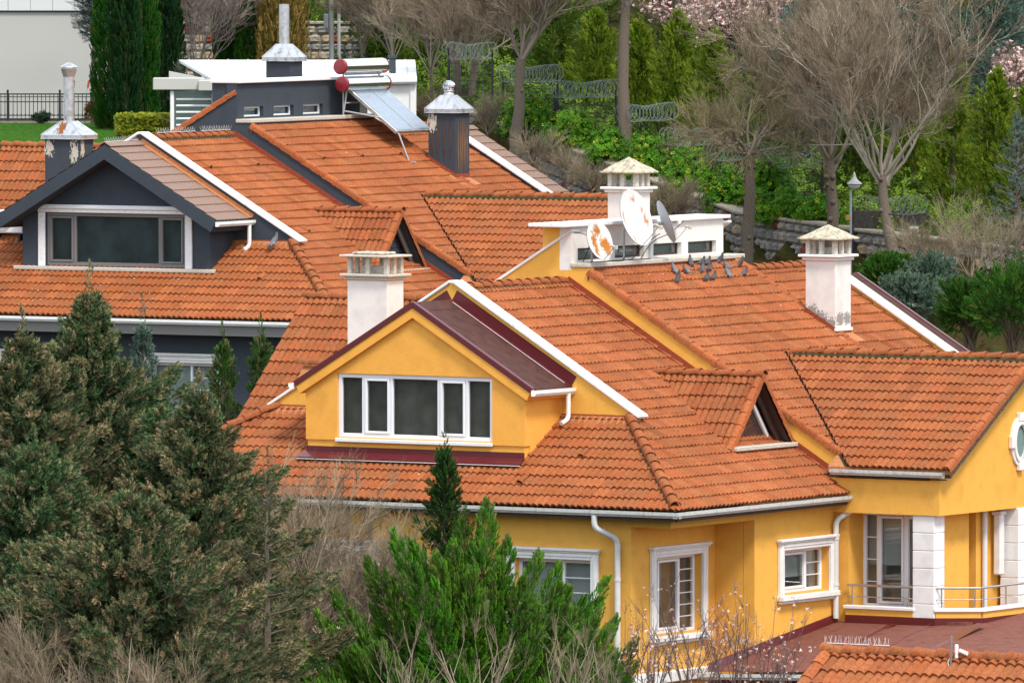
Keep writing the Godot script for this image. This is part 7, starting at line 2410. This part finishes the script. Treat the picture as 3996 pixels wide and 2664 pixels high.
	# solar water heater on the grey house
	var so := base("solar_water_heater", gw * Vector3(0.6, 10.75, -9.1), 0.05584)
	for q in [[0.0, 0.77, "lower"], [-0.05, 1.20, "upper"]]:
		var tk := MB.new()
		tk.tube(PackedVector3Array([Vector3(q[0], q[1], 0.33), Vector3(q[0], q[1], -1.80)]), PackedFloat32Array([0.185, 0.185]), 22)
		put("tank", tk, M.steel, so)
		var cap := MB.new()
		cap.lathe(PackedVector2Array([Vector2(0.192, 0.0), Vector2(0.192, 0.05), Vector2(0.16, 0.075), Vector2(0.0, 0.085)]), 20, Transform3D(Basis(XP, PI / 2), Vector3(q[0], q[1], 0.30)))
		put("tank_end", cap, mat(Color(0.20, 0.012, 0.02), 0.35, {"spec": 0.5}), so)
		var cap2 := MB.new()
		cap2.lathe(PackedVector2Array([Vector2(0.192, 0.0), Vector2(0.192, 0.05), Vector2(0.0, 0.07)]), 20, Transform3D(Basis(XP, -PI / 2), Vector3(q[0], q[1], -1.78)))
		put("tank_end", cap2, M.rust, so)
	# collector
	var P := [Vector3(0.0, 0.66, -0.02), Vector3(0.0, 0.68, -1.80), Vector3(1.36, -0.36, -1.80), Vector3(1.36, -0.38, -0.02)]
	var ex: Vector3 = (P[3] - P[0]).normalized(); var ez := -ZP
	var up := ez.cross(ex).normalized()
	if up.y < 0: up = -up
	var cf := frame(ex, up, ex.cross(up), P[0])
	var Lc: float = P[0].distance_to(P[3])
	var pan := MB.new()
	pan.cbox(Vector3(0, -0.09, -1.78), Vector3(Lc, 0.0, 0.0), 0.01, cf)
	put("collector", pan, M.galv, so)
	for k in 2:
		var g := MB.new()
		var z0 := -0.03 - k * 0.88
		g.box(Vector3(0.04, 0.002, z0 - 0.83), Vector3(Lc - 0.04, 0.010, z0), cf)
		put("collector_glass", g, M.solarglass, so)
		for j in 9:
			var s := MB.new()
			s.box(Vector3(0.05, 0.011, z0 - 0.05 - j * 0.09), Vector3(Lc - 0.05, 0.014, z0 - 0.044 - j * 0.09), cf)
			put("fin_line", s, M.galv, so)
	var fr := MB.new()
	for q in [[Vector3(-0.1, 0.0, 0.1), Vector3(0.0, 0.62, 0.1)], [Vector3(-0.1, 0.0, -1.7), Vector3(0.0, 0.62, -1.7)], [Vector3(-0.1, 0.0, 0.1), Vector3(-0.1, 1.05, 0.1)], [Vector3(-0.1, 0.0, -1.7), Vector3(-0.1, 1.05, -1.7)], [Vector3(-0.05, 0.1, 0.1), Vector3(0.9, -0.05, 0.0)], [Vector3(-0.05, 0.3, 0.1), Vector3(-0.05, 0.3, -1.7)], [Vector3(-0.05, 1.0, 0.1), Vector3(-0.05, 1.0, -1.7)]]:
		fr.tube(PackedVector3Array(q), PackedFloat32Array([0.022, 0.022]), 6)
	put("stand", fr, M.pole, so)
	for z in [-0.12, -1.70]:
		var lg := MB.new()
		var yg: float = 10.88 - 0.5755 * 2.25 - 10.75 + 0.03
		lg.tube(PackedVector3Array([Vector3(1.30, -0.40, z), Vector3(1.36, -0.48, z), Vector3(1.64, yg, z)]), PackedFloat32Array([0.022, 0.022, 0.022]), 6)
		lg.box(Vector3(1.56, yg - 0.02, z - 0.06), Vector3(1.80, yg + 0.02, z + 0.06), Transform3D(Basis(), Vector3.ZERO))
		put("leg", lg, M.pole, so)
	tag(so, "solar water heater with two steel tanks and a sloping collector on the grey house", "solar heater")
	# outdoor unit left of the grey dormer
	var ac := base("air_conditioner", gw * Vector3(-3.62, 8.06, 0.28), 0.05584)
	var am := MB.new()
	am.cbox(Vector3(-0.42, 0, -0.3), Vector3(0.50, 0.56, 0.0), 0.03)
	put("case", am, M.gutterw, ac)
	var fg := MB.new()
	for k in 5:
		var rad := 0.06 + k * 0.042
		var pts := PackedVector3Array(); var rs := PackedFloat32Array()
		for j in 25:
			pts.append(Vector3(-0.08 + cos(TAU * j / 24.0) * rad, 0.28 + sin(TAU * j / 24.0) * rad, 0.012)); rs.append(0.006)
		fg.tube(pts, rs, 4, false)
	put("fan_grille", fg, M.frame_grey, ac)
	var lgm := MB.new()
	for x in [-0.3, 0.38]: lgm.box(Vector3(x - 0.03, -0.35, -0.28), Vector3(x + 0.03, -0.001, -0.02))
	put("feet", lgm, M.black, ac)
	tag(ac, "white outdoor air conditioner left of the grey dormer", "air conditioner")
	foreground_house()
	# bird spikes on the grey house
	var gh := get_node("grey_house")
	spikes(gh, Vector3(0, 10.50, -0.8), Vector3(0, 10.50, -2.6), 46)
	spikes(gh, Vector3(0, 10.50, -2.9), Vector3(0, 10.50, -4.3), 36)
	spikes(gh, Vector3(0, 10.34, 1.65), Vector3(0, 10.36, 0.15), 40)

func foreground_house() -> void:
	var a := Vector3(39.62, 7.99, 53.24)
	var o := base("corner_house", Vector3(a.x, 0, a.z))
	var y := a.y - 0.08
	var t := 0.60
	var c := 1.0 / sqrt(1.0 + t * t)
	var dk := MB.new()
	dk.prism(PackedVector2Array([Vector2(0, y - 0.02), Vector2(4.5, y - 4.5 * t - 0.02), Vector2(4.5, y - 4.5 * t - 0.14), Vector2(0, y - 0.15), Vector2(-4.5, y - 4.5 * t - 0.14), Vector2(-4.5, y - 4.5 * t - 0.02)]), -9.0, -0.05, frame(ZP, YP, -XP, Vector3.ZERO))
	var roof := put("roof", dk, M.mortar, o)
	var H := {"roof": roof, "rest": MB.new(), "solo": 0}
	var vf := Vector3(0, t * c, -c)
	tile_field(H, Vector3(0.0, y - t * 4.5, 4.5), XP, vf, 30, 16, [pl(-ZP, Vector3(0, 0, 0.0))], 300)
	var rest := put("roof_tiles", H.rest, M.tile, roof)
	rest.set_meta("kind", "stuff")
	caps(H, Vector3(-0.03, y + 0.02, 0), Vector3(9.0, y + 0.02, 0), YP)
	verges(H, Vector3(0.0, y - t * 4.5, 4.5), Vector3(0.0, y, 0), -XP)
	var w := MB.new()
	w.prism(PackedVector2Array([Vector2(-4.1, -3.0), Vector2(4.1, -3.0), Vector2(4.1, y - t * 4.1 - 0.16), Vector2(0, y - 0.16), Vector2(-4.1, y - t * 4.1 - 0.16)]), -9.0, -0.3, frame(ZP, YP, -XP, Vector3.ZERO))
	put("wall", w, M.yellow, o)
	spikes(o, Vector3(-0.02, y + 0.15, 0), Vector3(1.05, y + 0.15, 0), 40)
	var dg := gutter(o, Vector3(-0.55, y - 0.55, -0.9), Vector3(-0.05, y - 0.55, -0.9), ZP, M.frame_grey, "side_gutter")
	spikes(o, Vector3(-0.5, y - 0.40, -0.8), Vector3(-0.1, y - 0.40, -0.8), 18)
	tag(o, "orange tiled roof of a nearer house at the lower right corner", "house")
	var an := base("antenna_mast", a + Vector3(2.15, 0.02, 0.12))
	var m := MB.new()
	m.tube(PackedVector3Array([Vector3(0, -0.5, 0.1), Vector3(0.0, 0.05, 0.06), Vector3(-0.03, 0.24, 0)]), PackedFloat32Array([0.014, 0.014, 0.014]), 6)
	put("rod", m, M.frame_grey, an)
	var iz := MB.new()
	iz.cbox(Vector3(0.03, -0.08, -0.02), Vector3(0.075, 0.12, 0.03), 0.012)
	for k in 4: iz.ball(Vector3(0.11 + k * 0.035, 0.03 - k * 0.012, 0), Vector3(0.016, 0.034, 0.034), 8)
	put("insulator", iz, M.coping, an)
	var wr := MB.new()
	wr.tube(PackedVector3Array([Vector3(0.0, -0.02, 0.03), Vector3(-0.06, -0.12, 0.05), Vector3(0.0, -0.25, 0.12), Vector3(0.01, -0.5, 0.2)]), PackedFloat32Array([0.006, 0.006, 0.006, 0.006]), 5)
	put("lead_wire", wr, M.coping, an)
	tag(an, "short rod with a white insulator on the lower right ridge", "antenna")

func _ready() -> void:
	R.seed = 20240611
	# ---- camera
	var cam := Camera3D.new()
	cam.name = "camera"
	add_child(cam)
	var al := deg_to_rad(31.8)
	var p := deg_to_rad(2.6)
	var fh := Vector3(-sin(al), 0, -cos(al))
	var right := Vector3(cos(al), 0, -sin(al))
	var fw := fh * cos(p) - YP * sin(p)
	cam.transform = Transform3D(Basis(right, right.cross(fw), -fw), Vector3(116.495, 19.256, 185.600))
	cam.fov = 3.5924
	cam.near = 1.0
	cam.far = 2000.0
	cam.current = true
	# ---- sky, sun, exposure
	var we := WorldEnvironment.new()
	we.name = "world"
	var env := Environment.new()
	env.background_mode = Environment.BG_SKY
	var sky := Sky.new()
	var sm := ProceduralSkyMaterial.new()
	sm.sky_top_color = Color(0.80, 0.84, 0.90)
	sm.sky_horizon_color = Color(0.86, 0.88, 0.90)
	sm.sky_curve = 0.2
	sm.ground_bottom_color = Color(0.16, 0.17, 0.13)
	sm.ground_horizon_color = Color(0.30, 0.31, 0.28)
	sm.sun_angle_max = 0.0
	sky.sky_material = sm
	env.sky = sky
	env.background_energy_multiplier = 1.0
	env.tonemap_mode = Environment.TONE_MAPPER_LINEAR
	env.tonemap_exposure = 2.25
	env.sdfgi_enabled = true
	env.ssao_enabled = true
	env.ssil_enabled = true
	we.environment = env
	add_child(we)
	var sun := DirectionalLight3D.new()
	sun.name = "sun"
	sun.light_energy = 0.5
	sun.light_color = Color(1.0, 0.965, 0.91)
	sun.light_angular_distance = 12.0
	sun.shadow_enabled = true
	add_child(sun)
	sun.look_at_from_position(Vector3.ZERO, -Vector3(0.62, 0.95, 0.35))
	make_materials()
	setup_tiles()
	setup_plants()
	build_ground()
	build_houses()
	print("houses ", Time.get_ticks_msec())
	build_things()
	build_background()
	print("background ", Time.get_ticks_msec())
	build_trees()
	print("trees ", Time.get_ticks_msec())

func build_houses() -> void:
	var yellow := {"yellow": true, "droppings": 40, "vents": [[3.81, 7.18, 1.25, "f"], [2.91, 6.67, 2.11, "f"]], "t": 0.596, "wall": M.yellow, "left_ridge": 9.74, "gut": M.gutter, "ventlining": M.frame_brown, "ventwall": M.frame_brown, "barge": M.frame_brown, "eaveboard": M.soffit,
		"clere": [[0.25, 1.35], [1.72, 2.88], [3.26, 4.40], [4.66, 5.82]], "clere_top": 11.49, "clerewall": M.chimney, "clereframe": M.frame_brown, "clereback": M.frosted, "cap_over": 0.48,
		"dz": 1.42, "dze": 1.51, "dapex": 10.13, "dov": 2.82, "dth": 0.25, "dwall": M.orange, "dfascia": M.orange, "dwin": [-1.85, 7.39, 1.83, 8.68], "dframe": M.upvc, "dback": M.blind, "dcols": [0.62, 0.78, 1.38, 0.78, 0.66], "dsash": [1, 3],
		"frontwin": [[2.90, 3.55, 1.78, 1.62], [-2.2, 3.55, 1.78, 1.62]]}
	var y := villa("yellow_house", Vector3.ZERO, 0.0, yellow)
	tag(y, "yellow villa with orange tiled roof, orange dormer and white chimneys", "house")
	var ch := chimney_shaft(y, -4.44, -3.46, -3.63, -3.0, 7.0, 10.36, M.chimney)
	stone_cap(ch, -4.44, -3.46, -3.63, -3.0, 10.43, 0.40, 0.0, M.oldcap, true)
	var c2 := chimney_shaft(y, 2.27, 3.0, -10.88, -10.24, 8.6, 10.66, M.chimney)
	stone_cap(c2, 2.27, 3.0, -10.88, -10.24, 10.73, 0.36, 0.27, M.oldcap)
	chimney_foot(c2, 2.27, 3.0, -10.88, -10.24, 10.88, 0.596, true)
	mould(c2)
	var c3 := chimney_shaft(y, -2.72, -2.0, -11.05, -10.5, 8.6, 11.98, M.chimney)
	stone_cap(c3, -2.72, -2.0, -11.05, -10.5, 12.05, 0.34, 0.30, M.oldcap)
	var grey_s := {"yellow": false, "droppings": 45, "vents": [[4.15, 7.16, 1.47, "f"], [0.03, 6.67, 2.33, "f"], [1.28, 9.70, -1.12, "r"], [1.27, 9.70, -3.40, "r"], [3.89, 8.19, -1.29, "r"], [2.02, 9.82, -5.32, "r"], [2.01, 9.82, -7.23, "r"], [2.0, 9.83, -9.17, "r"]], "t": 0.5755, "wall": M.darkgrey, "left_ridge": 9.90, "gut": M.gutterw, "ventlining": M.darkgrey, "ventwall": M.darkgrey, "barge": M.frame_grey, "eaveboard": M.frame_grey,
		"clere": [[0.35, 1.30], [1.80, 2.80], [3.25, 4.25]], "clere_top": 11.62, "clerewall": M.darkgrey, "clereframe": M.upvc, "clereback": M.curtain, "cap_over": 0.02,
		"dz": 1.15, "dze": 1.70, "dapex": 10.27, "dov": 3.08, "dth": 0.30, "dwall": M.darkgrey, "dfascia": M.darkgrey, "dwin": [-1.95, 7.35, 1.92, 8.62], "dframe": M.frame_grey, "dback": M.blindteal, "dcols": [0.72, 2.5, 0.68], "dsash": [0, 2],
		"frontwin": [[-2.5, 3.6, 1.8, 1.55], [1.6, 3.6, 1.8, 1.55]]}
	var g := villa("grey_house", Vector3(-28.42, 1.905, -31.216), 0.05584, grey_s)
	tag(g, "dark grey villa with orange tiled roof and metal chimneys", "house")
	var g1 := chimney_shaft(g, -4.48, -3.47, -3.63, -3.0, 7.0, 10.27, M.darkgrey)
	hood(g1, -4.48, -3.47, -3.63, -3.0, 10.27, 10.68, 0.14)
	flue_pipe(g1, -3.975, -3.31, 10.6, 11.78, 0.13, true)
	var g2 := chimney_shaft(g, 2.24, 3.02, -10.88, -10.18, 8.6, 10.83, M.darkgrey)
	hood(g2, 2.24, 3.02, -10.88, -10.18, 10.83, 11.24, 0.14)
	stains(g1, g2)
	turbine(g2, 2.63, -10.53, 11.24)
	chimney_foot(g2, 2.24, 3.02, -10.88, -10.18, 10.88, 0.5755, false)
	var g3 := chimney_shaft(g, -2.45, -1.74, -10.9, -10.3, 9.0, 12.06, M.darkgrey)
	hood(g3, -2.45, -1.74, -10.9, -10.3, 12.06, 12.46, 0.14)
	flue_pipe(g3, -2.095, -10.6, 12.4, 13.45, 0.13, false)


# irregular patch of matter (rust, bare plaster, mould) lying on a surface; t: x right, y up, z out
func stain_patch(parent: Node, t: Transform3D, w: float, h: float, seed_n: int, drip: float, m: Material, called: String) -> void:
	var nz := FastNoiseLite.new()
	nz.seed = seed_n; nz.frequency = 1.0
	var nx := 22; var ny := 22
	var mb := MB.new()
	for i in nx:
		for j in ny:
			var u := (i + 0.5) / nx * 2.0 - 1.0; var v := (j + 0.5) / ny * 2.0 - 1.0
			var g := 1.0 - sqrt(u * u + v * v) + nz.get_noise_2d(u * 2.6, v * 2.6 * drip) * 0.9 + nz.get_noise_2d(u * 9.0, v * 9.0 * drip) * 0.35
			if g < 0.22: continue
			var x0 := w * i / nx; var x1 := w * (i + 1) / nx; var y0 := h * j / ny; var y1 := h * (j + 1) / ny
			mb.quad(t * Vector3(x0, y0, 0), t * Vector3(x0, y1, 0), t * Vector3(x1, y1, 0), t * Vector3(x1, y0, 0))
	if mb.v.size() > 0: put(called, mb, m, parent)

func stains(g1: Node, g2: Node) -> void:
	# bare plaster where the render fell off, front and corner of the left chimney
	stain_patch(g1, frame(XP, YP, ZP, Vector3(-4.50, 9.78, -2.994)), 0.30, 0.52, 4, 0.6, M.stoneedge, "bare_plaster")
	stain_patch(g1, frame(XP, YP, ZP, Vector3(-3.78, 9.62, -2.994)), 0.28, 0.62, 8, 0.4, M.stoneedge, "bare_plaster")
	stain_patch(g1, frame(-ZP, YP, XP, Vector3(-3.464, 9.75, -3.0)), 0.20, 0.5, 12, 0.5, M.stoneedge, "bare_plaster")
	# rust running down from the hoods
	var s := (Vector3(0, 10.68, -3.17) - Vector3(0, 10.345, -2.93)).normalized()
	stain_patch(g1, frame(XP, s, XP.cross(s), Vector3(-4.16, 10.36, -2.934)), 0.26, 0.38, 21, 0.3, M.rust, "rust_streak")
	for k in 5:
		stain_patch(g2, frame(-ZP, YP, XP, Vector3(3.026, 9.2 + 0.05 * k, -10.26 - k * 0.11)), 0.09, 1.5 - 0.05 * k, 31 + k, 0.12, M.rustpale, "rust_streak")
	for k in 4:
		stain_patch(g2, frame(XP, YP, ZP, Vector3(2.3 + k * 0.17, 9.6, -10.174)), 0.10, 1.15, 41 + k, 0.10, M.rustdark, "rust_streak")
	stain_patch(g2, frame(XP, YP, ZP, Vector3(2.22, 10.3, -10.173)), 0.28, 0.52, 55, 0.5, M.stoneedge, "bare_plaster")

func mould(c2: Node) -> void:
	# grey mould at the foot of the white chimney
	for k in 3:
		stain_patch(c2, frame(XP, YP, ZP, Vector3(2.26 + k * 0.22, 9.42 - k * 0.13, -10.234)), 0.34, 0.34, 61 + k, 1.0, M.mould, "mould_patch")
	for k in 2:
		stain_patch(c2, frame(-ZP, YP, XP, Vector3(3.006, 9.30, -10.26 - k * 0.3)), 0.32, 0.30, 71 + k, 1.0, M.mould, "mould_patch")
